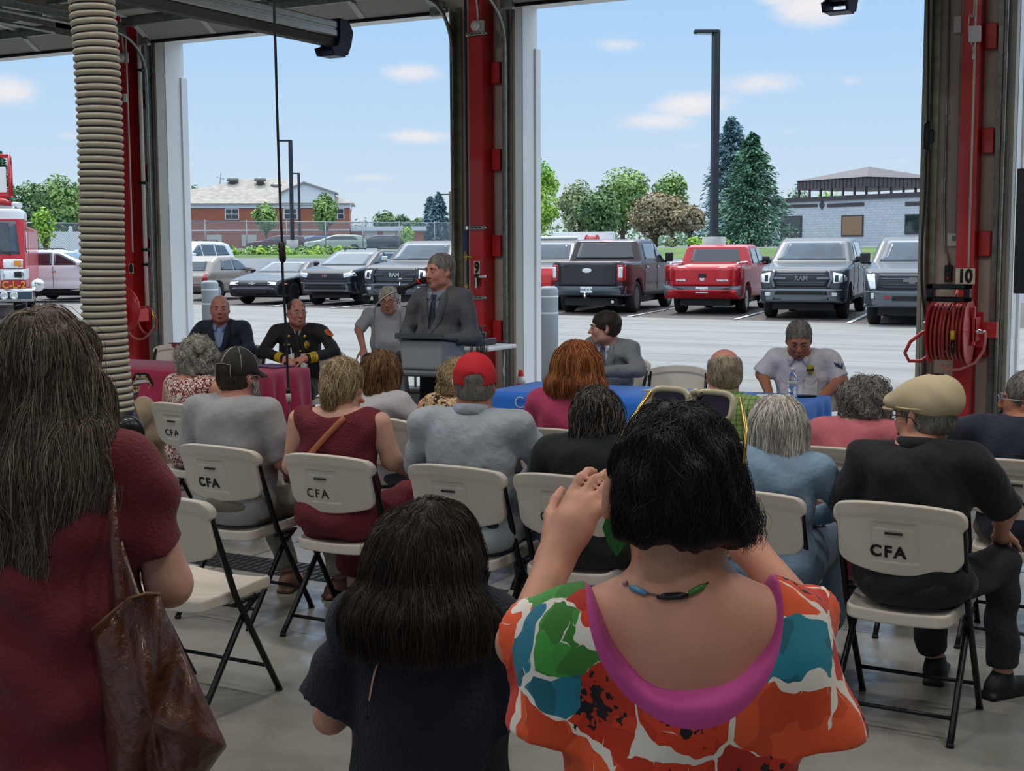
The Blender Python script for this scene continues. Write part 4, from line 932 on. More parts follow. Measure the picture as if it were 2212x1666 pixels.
# trench drain grate in the floor
a=atz(478,1213);b=atz(690,1150); t=thing('drain_grate','dark slotted drain grate set in the floor under the row of chairs','drain grate',(0,0,0))
g0=Vector((a.x-.6,a.y-.0,0)); mb=MB(); y0_=a.y-.12; 
mb.box((-6.4,y0_,.0005),(-3.3,y0_+.3,.002)); mb.build('frame',mat('grate_pit','#191b1e',.7),t)
mb=MB()
for k in range(62):
    for j in range(3): x=-6.36+k*.05; mb.box((x,y0_+.015+j*.095,.002),(x+.022,y0_+.085+j*.095,.006))
mb.build('bars',mat('grate_iron','#4a4e52',.5,.6),t)
# ---------------------------------------------------------------- people
def V3(*a): return np.array(a,float)
def skin(name,c): return mat(name,c,.55,bump=(220,.05),var=(14,.08))
SK={'a':skin('skin_fair','#c68f78'),'b':skin('skin_tan','#a86f55'),'c':skin('skin_pink','#bf8373'),'d':skin('skin_light','#cf9f8a')}
M_eye=mat('eye_white','#8f857d',.4); M_iris=mat('iris','#3b2b22',.2); M_lens=mat('spectacle_lens','#eef2f4',.05,alpha=.07); M_specs=mat('spectacle_frame','#2b2522',.35,.3)
def hairmats(c,l=None,d=None,r=.55):
    k='hair_'+c.strip('#'); b=lin(c)
    f=lambda q:[min(1,(v*q))**(1/2.2) for v in b]
    return [mat(k,c,r,bump=(160,.5,(1,1,.12)),var=(70,.35,None,(1,1,.1))),mat(k+'_light',l or f(1.9),r),mat(k+'_dark',d or f(.45),r)]
def rotm(yaw=0,pitch=0,roll=0):  # yaw left +, pitch down +, roll
    return (Matrix.Rotation(yaw,3,'Z')@Matrix.Rotation(-pitch,3,'X')@Matrix.Rotation(roll,3,'Y'))
def hl(J,p):  # head local -> body local
    R=J['R']; q=R@(Vector(p)*J['hs']); return V3(*q)+J['head']
def joints(kind,top,w=1.0,lean=0.0,hipy=-.05,yaw=0,pitch=0,roll=0,hs=1.0,turn=0,**over):
    J={}; 
    if kind=='sit':
        pz=.545; T=(top-.12*hs)-pz       # pelvis to head centre
        def S(f,y=0,x=0): return V3(x,hipy+y+lean*f,pz+T*f)
        J['pelvis']=V3(0,hipy,pz); J['waist']=S(.22,-.0); J['chest']=S(.52,-.015); J['neck']=S(.80,-.01); J['head']=S(1,.045)
        sw=.172*w; sz=.735
        J['shR']=S(sz,-.015,sw); J['shL']=S(sz,-.015,-sw)
        J['elR']=S(.36,.02,sw+.06); J['elL']=S(.36,.02,-sw-.06); J['wrR']=V3(.12,hipy+.28,pz+.13); J['wrL']=V3(-.12,hipy+.28,pz+.13)
        J['hipR']=V3(.09*w,hipy+.02,pz-.02); J['hipL']=V3(-.09*w,hipy+.02,pz-.02)
        J['knR']=V3(.13,hipy+.44,pz-.02); J['knL']=V3(-.13,hipy+.44,pz-.02); J['anR']=V3(.14,hipy+.42,.09); J['anL']=V3(-.14,hipy+.42,.09)
    else:
        H=top; k=H/1.75
        def S(x,y,z): return V3(x,y,z*k)
        J['pelvis']=S(0,0,.94); J['waist']=S(0,0,1.09); J['chest']=S(0,-.005,1.29); J['neck']=S(0,-.015,1.475); J['head']=S(0,.02,1.75)-V3(0,0,.12*hs)
        sw=.168*w; J['shR']=S(sw,-.01,1.42); J['shL']=S(-sw,-.01,1.42); J['elR']=S(sw+.065,-.02,1.13); J['elL']=S(-sw-.065,-.02,1.13); J['wrR']=S(sw+.06,.06,.89); J['wrL']=S(-sw-.06,.06,.89)
        J['hipR']=S(.09,0,.92); J['hipL']=S(-.09,0,.92); J['knR']=S(.10,.02,.50); J['knL']=S(-.10,.02,.50); J['anR']=S(.105,-.02,.085); J['anL']=S(-.105,-.02,.085)
    J['hs']=hs; J['w']=w
    for k_,v in over.items(): J[k_]=V3(*v)
    J['R']=rotm(yaw,pitch,roll); J['kind']=kind
    return J
def torso(s,J,g=0.0,belly=0.0,bust=0.0,k=.06,hipw=1.0):
    w=J['w']; c=J['chest'];p=J['pelvis'];m=J['waist']
    s.ell(p+V3(0,-.0,.0),(.168*w*hipw+g,.128+g,.115+g),k); s.ell(m+V3(0,.012+belly*.5,.0),(.142*w+g+belly*.5,.108+belly+g,.15),k)
    s.ell(c,(.158*w+g,.112+g+belly*.25,.185),k); s.ell((c+J['neck'])/2+V3(0,-.012,0),(.135*w+g,.088+g,.11),k)
    if bust: 
        for sx in(-1,1): s.ell(c+V3(sx*.075,.085,-.01),(.07,.055+bust,.065),.05)
    a=J['shR'];b=J['shL']; s.cone(a*.88+b*.12,b*.88+a*.12,.056+g,.056+g,k)
    n=J['neck']+V3(0,0,-.02)
    for q in(a,b): s.cone(q*.65+n*.35+V3(0,0,-.006),n,.048+g,.050+g,.05)
def limb(s,a,b,c,r1,r2,r3,k=.03,cut2=None):
    s.cone(a,b,r1,r2,k); s.cone(b,c,r2,r3,k)
def hand(s,wr,d,n,side=1,curl=.35,size=1.0,spread=.06,pinch=None,thumb=None):
    d=np.array(d,float);d/=np.linalg.norm(d);n=np.array(n,float);n-=d*(n@d);n/=np.linalg.norm(n);a=np.cross(d,n)*side  # a points to the thumb side
    z=size; palm=wr+d*.052*z
    R=np.stack([a,d,n],1); s.ell(palm,(.040*z,.052*z,.0155*z),.012,R=Matrix(R.tolist())); s.cone(wr-d*.01,palm,.026*z,.024*z,.02)
    for i,(o,L) in enumerate(((.028,.95),(.009,1.06),(-.010,1.0),(-.028,.8))):
        cu=curl[i] if hasattr(curl,'__len__') else curl
        b=wr+d*(.088-.006*(i==3)-.004*(i==0))*z+a*o*z; dd=d+a*spread*(1.5-i); ang=0
        for j,(l,r0,r1) in enumerate(((.043,.0095,.0088),(.027,.0088,.008),(.021,.008,.0066))):
            ang+=cu*(1.0 if j==0 else 1.25); v=dd*math.cos(ang)+n*math.sin(ang); v/=np.linalg.norm(v)
            e=b+v*l*L*z; s.cone(b,e,r0*z,r1*z,.006); b=e
    t0=wr+d*.022*z+a*.026*z; tv=(thumb if thumb is not None else d*.72+a*.62+n*.30); tv=np.array(tv)/np.linalg.norm(tv)
    t1=t0+tv*.042*z; tv2=tv*.75+d*.5+n*.25; tv2/=np.linalg.norm(tv2); t2=t1+tv2*.032*z; t3=t2+(tv2+n*.25)*.022*z
    s.cone(t0,t1,.0145*z,.011*z,.01); s.cone(t1,t2,.011*z,.0095*z,.006); s.cone(t2,t3,.0095*z,.0075*z,.005)
def headsdf(s,J,fem=False,neckr=.056,ears=True,jaw=1.0):
    R=J['R'];h=J['hs']
    E=lambda c,r,k=.02,op='+',RR=None: s.ell(hl(J,c),tuple(v*h for v in r),k,op,R=(R if RR is None else R@RR))
    E((0,-.018,.028),(.075,.096,.09)); E((0,.02,-.032),(.061*jaw,.070,.084),.03); E((0,.060,-.096),(.026*jaw,.022,.020),.03)
    for sx in(-1,1):
        E((sx*.038,.055,-.028),(.024,.026,.028),.02); E((sx*.03,.080,.021),(.026,.011,.009),.015); E((sx*.045,.015,-.075),(.022*jaw,.035,.022),.03)
        E((sx*.031,.096,.002),(.017,.013,.011),.010,'-'); E((sx*.031,.080,.001),(.0135,.011,.0105),.004)
        E((sx*.011,.099,-.037),(.0085,.009,.007),.007)
        if ears:
            RR=Matrix.Rotation(sx*-.35,3,'Z'); E((sx*.080,-.012,-.004),(.007,.019,.032),.008,'+',RR); E((sx*.085,-.006,.0),(.004,.010,.018),.004,'-',RR); E((sx*.076,-.004,-.03),(.007,.010,.011),.008)
    s.cone(hl(J,(0,.086,.010)),hl(J,(0,.109,-.030)),.0085*h,.0125*h,.012)
    E((0,.093,-.060),(.023,.0085,.0055),.008); E((0,.091,-.070),(.020,.009,.0065),.008); E((0,.094,-.0650),(.022,.008,.0016),.003,'-')
    s.cone(J['neck']+V3(0,-.0,-.03),hl(J,(0,-.025,-.055)),neckr*1.08,neckr,.035)
def eyes(J,parent,brow='#4a3628',lids=True):
    h=J['hs']
    for sx in(-1,1):
        mb=MB(); mb.ell(hl(J,(sx*.031,.0795,.001)),(.0112*h,)*3,14,10); mb.build('eye',M_eye,parent)
        mb=MB(); mb.ell(hl(J,(sx*.031,.0875,.000)),(.0055*h,)*3,10,8); mb.build('iris',M_iris,parent)
        mb=MB(); mb.tube([hl(J,(sx*.014,.094,.020)),hl(J,(sx*.030,.0945,.026)),hl(J,(sx*.050,.080,.020))],[.003,.004,.002],6); mb.build('eyebrow',mat('brow_'+brow.strip('#'),brow,.8),parent)
    mb=MB(); mb.ell(hl(J,(0,.0955,-.0655)),(.019*h,.0055*h,.007*h),12,8,R=J['R']); mb.build('lips',mat('lips','#9a5a50',.5),parent)
def glasses(J,parent,col=None,wide=.031,z0=0.0,lens=None,hgt=.017):
    m=col or M_specs
    for sx in(-1,1):
        pts=[hl(J,(sx*wide+.022*math.cos(w),.108-.012*abs(math.cos(w))*(1 if math.cos(w)*sx>0 else .3),z0+hgt*math.sin(w))) for w in [2*PI*k/20 for k in range(20)]]
        mb=MB(); mb.tube(pts,.0018,6,closed=True); mb.build('rim',m,parent)
        mb=MB(); mb.add(pts+[sum(pts)/20],[(k,(k+1)%20,20) for k in range(20)]); mb.build('lens',lens or M_lens,parent)
        mb=MB(); mb.tube([hl(J,(sx*(wide+.021),.100,z0+.006)),hl(J,(sx*.078,.06,z0+.006)),hl(J,(sx*.085,-.015,z0+.004)),hl(J,(sx*.083,-.035,z0-.02))],.002,6); mb.build('temple',m,parent)
    mb=MB(); mb.tube([hl(J,(-.009,.110,z0+.004)),hl(J,(0,.112,z0+.008)),hl(J,(.009,.110,z0+.004))],.0018,6); mb.build('bridge',m,parent)
def strands(V,F,n,steps,step,rad,seed,grav=1.0,jit=.15,lift=.002,curl=0.0,curlf=60,zmin=None,sel=None,fly=.06,hang=3,cen=None,taper=True,part=None,bias=None):
    """thin hair fibres that flow down over a surface; returns verts, faces, material ids"""
    r=np.random.RandomState(seed); bv=BVHTree.FromPolygons([tuple(p) for p in V],[tuple(int(i) for i in f) for f in F])
    idx=np.arange(len(V)); 
    if sel is not None: idx=idx[sel(V)]
    if len(idx)==0: return np.zeros((0,3)),np.zeros((0,4),int),np.zeros(0,int)
    vv=[];ff=[];mm=[];zlo=V[:,2].min(); cen=V.mean(0) if cen is None else cen
    for q in range(n):
        p=Vector(V[idx[r.randint(len(idx))]]); loc,no,_,_=bv.find_nearest(p); 
        lf=lift*r.rand()+ (fly*.05*r.rand() if r.rand()<fly else 0); side=Vector(r.normal(0,1,3))*jit
        pts=[]; cur=loc.copy(); d=None; left=int(hang)*(.4+r.rand()*.9); ph=r.rand()*6.28; cl=curl*(.5+r.rand()); on=True; rd=rad*(.6+.8*r.rand())
        for t in range(steps):
            if on:
                g=Vector((side.x,side.y,-grav+side.z*.3)); 
                if bias is not None: g+=Vector(bias(cur))
                g=g-no*g.dot(no)
                if g.length<.25:
                    o=Vector((cur.x-cen[0],cur.y-cen[1],0)); g=g+(o.normalized() if o.length>1e-5 else Vector((1,0,0)))*.5
                    g=g-no*g.dot(no)
                g.normalize(); d=g if d is None else (d*.5+g*.5).normalized()
            off=Vector((0,0,0))
            if cl: 
                a=no.cross(d); off=(no*math.sin(ph+curlf*t*step)+a*math.cos(ph+curlf*t*step))*cl*min(1,t/3)
            pts.append(cur+no*lf+off)
            nx=cur+d*step
            l2,n2,_,ds=bv.find_nearest(nx)
            if l2 is None: break
            if on and n2.z<-.45:
                if not hang: break
                on=False; d=(d+Vector((0,0,-.5))).normalized()
            if on: cur=l2; no=n2
            else: cur=nx; d=(d+Vector((r.normal(0,.06),r.normal(0,.06),-.12))).normalized()
            if not on:
                left-=1
                if left<0: break
        m=len(pts)
        if m<3: continue
        b=len(vv)
        for i,pp in enumerate(pts):
            t_=(pts[min(i+1,m-1)]-pts[max(i-1,0)]); 
            if t_.length<1e-7: t_=Vector((0,0,-1))
            t_.normalize(); a=t_.cross(no); 
            if a.length<.1: a=t_.cross(Vector((.3,1,.2)))
            a.normalize(); c=a.cross(t_); k=rd*((1-.75*i/(m-1)) if taper else 1)
            vv+= [pp+a*k,pp-a*.5*k+c*.87*k,pp-a*.5*k-c*.87*k]
        for i in range(m-1):
            for j in range(3):
                l=(j+1)%3; ff.append((b+i*3+j,b+i*3+l,b+(i+1)*3+l,b+(i+1)*3+j))
        mm+=[int(r.choice(3,p=(.5,.3,.2)))]*((m-1)*3)
    return np.array([tuple(p) for p in vv]),np.array(ff),np.array(mm)
def hair_obj(s,mats,parent,st=None,name='hair',label=None,seed=1,base=True):
    V,F=s.mesh(); V=relax(V,F,1); mi=np.zeros(len(F),int); V0,F0=V,F
    if st:
        sts=st if isinstance(st,list) else [st]
        for k,a in enumerate(sts):
            v2,f2,m2=strands(V0,F0,seed=seed+k,**a)
            if len(v2): F=np.concatenate([F,f2+len(V)]); V=np.concatenate([V,v2]); mi=np.concatenate([mi,m2])
    o=np_mesh(name,V,F,mats,parent,True,mi); 
    if label: o['label']=label
    return o
def cloth_noise(a=.004,seed=0):
    r=random.Random(seed)
    return wn(*[(a*(.5+.5*r.random()),r.uniform(-18,18),r.uniform(-14,14),r.uniform(18,42),r.uniform(0,6)) for _ in range(4)])
FAB={}
def fab(c,rough=.85,scale=420,var=None,sheen=.1):
    return mat('cloth_'+c.strip('#'),c,rough,bump=(13,.85,(1,1,.6)),sheen=sheen,var=var or (5,.08))
def bbox(pts,m):
    A=np.array(pts); return A.min(0)-m,A.max(0)+m
def person(label,loc,rz,J,sk='a',top=None,bottom=None,shoes='#1c1a1a',group=None,h=.011,fem=False,belly=0.0,bust=0.0,arms=True,face=False,neckr=.056,hands=None,armr=1.0,hair=None,brow='#4a3628',legs=True,jaw=1.0,ears=True,hipw=1.0,extra=None,sleeve='short',collar=None,skirt=None,seed=1,topcut=.0,name='person',pm=None,thin=1.0):
    t=thing(name,label,'person',loc,rz,group); m=SK[sk] if isinstance(sk,str) else sk
    pts=[J[k] for k in ('pelvis','chest','neck','head','shR','shL','elR','elL','wrR','wrL','knR','knL','anR','anL')]
    lo,hi=bbox(pts,.21); lo[2]=max(lo[2],-.02)
    s=SDF(lo,hi,h); torso(s,J,-.012,belly*.8,bust*.8,hipw=hipw*.97)
    for S in 'RL':
        sg=1 if S=='R' else -1
        limb(s,J['hip'+S],J['kn'+S],J['an'+S],.078,.056,.038,.04); f=J['an'+S]+V3(0,.09,-.045); s.cone(J['an'+S]+V3(0,-.02,-.04),f,.032,.028,.03)
        limb(s,J['sh'+S],J['el'+S],J['wr'+S],.050*armr,.040*armr,.0265,.03)
        hd=(hands or {}).get(S); dirv=J['wr'+S]-J['el'+S]; dirv/=np.linalg.norm(dirv)
        if hd: hand(s,J['wr'+S],hd.get('d',dirv),hd.get('n',(0,0,-1)),hd.get('side',-sg),hd.get('curl',.35),hd.get('size',1.0),hd.get('spread',.06),thumb=hd.get('thumb'))
        else: hand(s,J['wr'+S],dirv*.8+V3(0,.3,-.25),(0,0,-1) if J['kind']=='sit' else (-sg,0,0),-sg,.3)
    headsdf(s,J,fem,neckr,ears,jaw)
    if extra and 'body' in extra: extra['body'](s,J)
    b=sdf_obj(s,'body',m,t,1)
    if face: eyes(J,t,brow)
    # top garment
    if top:
        tm=top if not isinstance(top,str) else fab(top)
        lo,hi=bbox([J[k] for k in ('pelvis','neck','shR','shL','elR','elL','wrR','wrL')],.2); hi[2]=J['neck'][2]+.09
        s=SDF(lo,hi,h); torso(s,J,.006*thin,belly,bust,hipw=hipw)
        for S in 'RL':
            a,e,w_=J['sh'+S],J['el'+S],J['wr'+S]; r=armr
            if sleeve=='long': s.cone(a,e,.060*r,.052*r,.04); s.cone(e,w_,.050*r,.040,.025,cut=.97)
            elif sleeve=='short': s.cone(a,a+(e-a)*1.3,.063*r,.068*r,.04,cut=.60)
            elif sleeve=='mid': s.cone(a,a+(e-a)*1.3,.062*r,.062*r,.04,cut=.76)
            elif sleeve=='none': s.cone(a*.93+J['neck']*.07,a*.8+e*.2,.054*r,.05*r,.03,cut=.2)
        n=J['neck']; ncut=extra.get('neckcut') if extra else None
        if ncut: ncut(s,J)
        else: s.ell(n+V3(0,.025,.055+topcut),(.072,.085,.06),.012,'-')
        if sleeve=='none':
            for S in 'RL': sg=1 if S=='R' else -1; s.ell(J['sh'+S]+V3(sg*.055,0,-.03),(.045,.09,.10),.02,'-')
        if extra and 'top' in extra: extra['top'](s,J)
        s.noise(cloth_noise(.0035 if not extra else extra.get('fold',.0035),seed))
        if J['kind']=='sit': s.plane(J['pelvis']+V3(0,0,-.092),(0,0,1))
        sdf_obj(s,extra.get('topname','shirt') if extra else 'shirt',tm,t,1)
    if collar:
        cm=collar if not isinstance(collar,str) else fab(collar)
        mb=MB(); n=J['neck']; Nn=28; v=[]
        for rr,zz,yy in ((.066,.045,-.0),(.071,.062,.0),(.076,.058,.0),(.088,.022,.0)):
            for k in range(Nn+1):
                w=-PI/2+.32+(2*PI-.64)*k/Nn; w+=PI
                v.append((n[0]+rr*math.cos(w),n[1]+.008+rr*1.05*math.sin(w),n[2]+zz-.02+.012*(-math.sin(w))))
        f=[(i*(Nn+1)+k,i*(Nn+1)+k+1,(i+1)*(Nn+1)+k+1,(i+1)*(Nn+1)+k) for i in range(3) for k in range(Nn)]
        mb.add(v,f,True); o=mb.build('collar',cm,t); md=o.modifiers.new('s','SOLIDIFY'); md.thickness=.004
    if bottom:
        bm_=bottom if not isinstance(bottom,str) else fab(bottom)
        lo,hi=bbox([J[k] for k in ('pelvis','knR','knL','anR','anL')],.16); lo[2]=.02; s=SDF(lo,hi,h)
        s.ell(J['pelvis'],(.158*J['w']*hipw,.118+belly*.3,.10),.04)
        for S in 'RL':
            if skirt: s.cone(J['hip'+S],J['kn'+S],.10,.085,.08); s.cone(J['kn'+S],J['kn'+S]*.35+J['an'+S]*.65,.085,.10,.08)
            else: s.cone(J['hip'+S],J['kn'+S],.088,.072,.05); s.cone(J['kn'+S],J['an'+S],.070,.058,.03,cut=.93)
        s.noise(cloth_noise(.004,seed+5)); sdf_obj(s,'skirt' if skirt else 'trousers',bm_,t,1)
    for S in 'RL':
        a=J['an'+S]; k=J['kn'+S]
        fd=J.get('foot'+S); fd=V3(*fd) if fd is not None else V3((1 if S=='R' else -1)*.2,1,0); fd/=np.linalg.norm(fd); px=np.cross(fd,(0,0,1)); gz=a[2]-.09
        lo,hi=bbox([a,a+fd*.2],.1); lo[2]=gz-.02; s=SDF(lo,hi,.008)
        R=Matrix(np.stack([px,fd,V3(0,0,1)],1).tolist()); g=V3(a[0],a[1],gz)
        s.ell(g+fd*.05+V3(0,0,.035),(.044,.13,.035),.02,R=R); s.ell(g-fd*.03+V3(0,0,.045),(.038,.05,.045),.03,R=R); s.cone(g-fd*.01+V3(0,0,.05),a+V3(0,0,.0),.040,.040,.03); s.box(g+fd*.052+V3(0,0,.012),(.043,.145,.012),.012,.01,R=R); s.plane(g+V3(0,0,.001),(0,0,1))
        sdf_obj(s,'shoe',mat('shoe_'+shoes.strip('#'),shoes,.6),t,1)
    if hair: hair(t,J)
    return t
# ---- hair styles; each returns a function(parent, J)
def H_sdf(J,m=.13,dz=0.0,h=.007,down=0.0):
    c=J['head']; return SDF(c-V3(m,m,m+down),c+V3(m,m,m),h)
def Hell(s,J,c,r,k=.02,op='+',RR=None): s.ell(hl(J,c),tuple(v*J['hs'] for v in r),k,op,R=J['R'] if RR is None else J['R']@RR)
def cut_face(s,J,low=-.03,fy=.062,brow=.045,side=.0):
    Hell(s,J,(0,.105,brow-.115),(.085,.085,.115),.008,'-'); 
def short_hair(mats,recede=0.0,bald=False,low=-.055,vol=0.0,st=900,noise=.0015,top=0.0,sl=.02):
    def f(t,J):
        s=H_sdf(J,.13,h=.006); Hell(s,J,(0,-.022,.030+top*.3),(.081+vol,.101+vol,.091+vol+top)); Hell(s,J,(0,-.035,-.02),(.076+vol*.7,.078+vol*.5,.062),.02)
        Hell(s,J,(0,.105,-.075+recede),(.088,.080+recede*.6,.12),.006,'-')     # face opening
        for sx in(-1,1): Hell(s,J,(sx*.085,.045,-.045),(.03,.05,.05),.004,'-'); Hell(s,J,(sx*.092,-.010,-.010),(.022,.022,.038),.004,'-')
        Hell(s,J,(0,-.03,-.125),(.12,.12,.062+(-.055-low)),.006,'-')
        if bald: Hell(s,J,(0,.02,.09),(.07,.105,.055),.008,'-')
        if noise: s.noise(wn((noise,120,90,60,1),(noise,-80,110,90,2)))
        hair_obj(s,mats,t,dict(n=st,steps=6,step=sl*.45,rad=.0009,jit=.5,lift=.003,hang=False,fly=.1),seed=3)
    return f
def curly_hair(mats,vol=.03,st=1600,low=-.09,cf=55,amp=.009,width=1.0,front=.06):
    def f(t,J):
        s=H_sdf(J,.17,h=.007); Hell(s,J,(0,-.022,.030),(.081*width+vol,.097+vol,.092+vol*.9)); Hell(s,J,(0,-.04,-.03),(.078*width+vol*.9,.08+vol*.6,.075),.03)
        Hell(s,J,(0,.125,-.07),(.075,.085,.12),.01,'-'); Hell(s,J,(0,-.02,-.175),(.14,.15,.085+(-.09-low)),.02,'-')
        s.noise(wn((amp,cf,cf*.7,cf*.9,.5),(amp,-cf*.8,cf,-cf*.6,2.2),(amp*.7,cf*1.7,-cf*1.1,cf*1.5,4)))
        hair_obj(s,mats,t,[dict(n=st,steps=14,step=.006,rad=.0013,jit=.9,lift=.008,curl=.006,curlf=110,hang=False,fly=.3)],seed=5)
    return f
def bob_hair(mats,vol=.018,length=.12,st=2200,flip=0.0,tilt=0.0,curl=0.0,wid=1.0,rad=.0013,face=.075,h=.007,noise=.002,back=.0,steps=26):
    """hair hanging to a given length below the head centre"""
    def f(t,J):
        s=H_sdf(J,.205,h=h,down=max(0,length-.06)); Hell(s,J,(0,-.022,.030),(.080*wid+vol,.098+vol,.090+vol)); 
        b=hl(J,(0,-.045-back,0)); e=b+V3(0,-.01,-length+.045)
        s.cone(b,e,(.072*wid+vol)*J['hs'],(.070*wid+vol+flip)*J['hs'],.03,sc=(1.12,.95,1))
        Hell(s,J,(0,.125,-.12),(face,.100,.175),.012,'-')
        if noise: s.noise(wn((noise,90,70,8,.5),(noise,-130,100,6,2.2),(noise*1.5,45,-35,14,4)))
        s.plane(J['head']+V3(0,0,-length),(0,0,1))
        hair_obj(s,mats,t,[dict(n=st,steps=steps,step=.0105,rad=rad,jit=.10,lift=.006,curl=curl,curlf=35,fly=.12)],seed=7)
    return f
def baseball_cap(J,t,col,stitch=None,brimdir=1,back=True):
    s=SDF(J['head']-V3(.14,.2,.06),J['head']+V3(.14,.2,.16),.006)
    Hell(s,J,(0,-.012,.030),(.090,.108,.105),.01); Hell(s,J,(0,0,-.055),(.2,.2,.072),.004,'-'); Hell(s,J,(0,-.115,.028),(.038,.04,.026),.006,'-'); s.noise(wn((.0012,30,60,50,0)))
    cm=mat('cap_'+col.strip('#'),col,.8,bump=(300,.15)); o=sdf_obj(s,'cap',cm,t,1)
    mb=MB(); v=[];n=16
    for j in range(5):
        for k in range(n+1):
            w=PI*(.13+.74*k/n); r=1+j*.13*math.sin((w-PI*.13)/(.74)*1.0)**.6 if 0<w-PI*.13<PI*.74 else 1
            v.append(hl(J,(.088*math.cos(w)*(1+.02*j),-.012+.104*math.sin(w)*r+(j*.006),.022-.010*j*(1 - .3*math.cos(w)**2)+.012*(1-abs(math.cos(w))))))
    mb.add(v,[(j*(n+1)+k,j*(n+1)+k+1,(j+1)*(n+1)+k+1,(j+1)*(n+1)+k) for j in range(4) for k in range(n)],True); o2=mb.build('brim',cm,o); md=o2.modifiers.new('s','SOLIDIFY'); md.thickness=.004
    mb=MB(); mb.ell(hl(J,(0,-.012,.136)),(.008,.008,.005)); mb.build('cap_button',cm,o)
    mb=MB(); mb.tube([hl(J,(x,-.106+.9*abs(x)*abs(x)*6,.006)) for x in np.linspace(-.042,.042,9)],.006,6); mb.build('back_strap',cm,o)
    if stitch:
        sm=mat('cap_stitch','#b9b5ac',.7)
        for az in (0,60,120,180,240,300):
            a=math.radians(az+90)
            for off in ((-.004,.004) if az in(180,) else (0,)):
                mb=MB(); P=[]
                for e in np.linspace(.08,1.5,16):
                    x=.0915*math.cos(a+off*8)*math.cos(e);y=-.012+.1095*math.sin(a+off*8)*math.cos(e);z=.030+.1065*math.sin(e)
                    if az==180 and z<.062: continue
                    P.append(hl(J,(x,y,z)))
                mb.tube(P,.0011,5); mb.build('seam_stitching',sm,o)
        mb=MB(); P=[hl(J,(x,-.012-.1095*math.sqrt(max(0,1-(x/.0915)**2-((z-.03)/.1065)**2)),z)) for x,z in [(-.045,.0),(-.046,.03)]+[(-.045+.09*k/10,.058+.006*math.sin(PI*k/10)) for k in range(11)]+[(.046,.03),(.045,.0)]]; mb.tube(P,.0013,5); mb.build('opening_stitching',sm,o)
    return o
# ---------------------------------------------------------------- the audience, row by row
def topz(px,py,y): return aty(px,py,y).z
def prow(px,pytop,yc,hy=-.03): 
    p=aty(px,pytop,yc+hy); return p.x,p.z
patterns={}
def two_tone(name,a,b,scale,thr=.5,dist=1.5,kind='noise',c=None):
    def fn(nt,bs,tc):
        N=nt.nodes.new;L=nt.links.new
        if kind=='voronoi': n=N('ShaderNodeTexVoronoi'); n.inputs['Scale'].default_value=scale; src=n.outputs['Distance']
        else: n=N('ShaderNodeTexNoise'); n.inputs['Scale'].default_value=scale; n.inputs['Detail'].default_value=1; n.inputs['Distortion'].default_value=dist; src=n.outputs[0]
        L(tc.outputs['Object'],n.inputs[0]); r=N('ShaderNodeValToRGB'); r.color_ramp.interpolation='CONSTANT'; r.color_ramp.elements[0].color=lin(a)+[1]; r.color_ramp.elements[0].position=0; r.color_ramp.elements[1].position=thr; r.color_ramp.elements[1].color=lin(b)+[1]
        if c: e=r.color_ramp.elements.new(c[0]); e.color=lin(c[1])+[1]
        L(src,r.inputs[0]); L(r.outputs[0],bs.inputs['Base Color'])
    return mat(name,a,.85,fn=fn)
def plaidfn(nt,b,tc):
    N=nt.nodes.new;L=nt.links.new; out=None
    sp=N('ShaderNodeSeparateXYZ'); L(tc.outputs['Object'],sp.inputs[0])
    acc=None
    for ax,sc in ((0,42),(2,42)):
        m=N('ShaderNodeMath'); m.operation='MULTIPLY'; m.inputs[1].default_value=sc; L(sp.outputs[ax],m.inputs[0]); f=N('ShaderNodeMath'); f.operation='FRACT'; L(m.outputs[0],f.inputs[0]); g=N('ShaderNodeMath'); g.operation='LESS_THAN'; g.inputs[1].default_value=.22; L(f.outputs[0],g.inputs[0])
        if acc is None: acc=g.outputs[0]
        else: a=N('ShaderNodeMath'); a.operation='ADD'; L(acc,a.inputs[0]); L(g.outputs[0],a.inputs[1]); acc=a.outputs[0]
    r=N('ShaderNodeValToRGB'); r.color_ramp.interpolation='CONSTANT'; e=r.color_ramp.elements; e[0].color=lin('#86a05f')+[1]; e[1].position=.3; e[1].color=lin('#5f7d48')+[1]; q=e.new(.7); q.color=lin('#3f5a36')+[1]
    h=N('ShaderNodeMath'); h.operation='MULTIPLY'; h.inputs[1].default_value=.5; L(acc,h.inputs[0]); L(h.outputs[0],r.inputs[0]); L(r.outputs[0],b.inputs['Base Color'])
M_plaid=mat('green_plaid','#86a05f',.85,fn=plaidfn)
M_floral=two_tone('maroon_white_floral','#7a2a28','#d8cfc8',38,.5,2.6)
M_leo=two_tone('leopard_print','#2a1d17','#c9ae86',34,.44,1.2,c=(.62,'#8a6544'))
HM=dict(gray=hairmats('#9b958c','#d8d4cc','#5d5852'),white=hairmats('#c9c3ba','#f0ece6','#8f8982'),brown=hairmats('#6b4a30','#a37c50','#3a271a'),blond=hairmats('#a8906c','#d9c7a0','#6a573e'),orange=hairmats('#9a5428','#c98a52','#5a2c14'),dark=hairmats('#2b2422','#8d8580','#151110'),black=hairmats('#0b0a0c','#1a181b','#050506',r=.45),dkbrown=hairmats('#21170f','#4a3829','#110b08'),longgray=hairmats('#665a4e','#9c8d7d','#3a3129'),darkm=hairmats('#3a2d24','#5d4a3a','#231a14'),greys=hairmats('#7e7a76','#b5b1ab','#4f4b48'),bald=hairmats('#a39684','#cfc6b8','#75695a'))
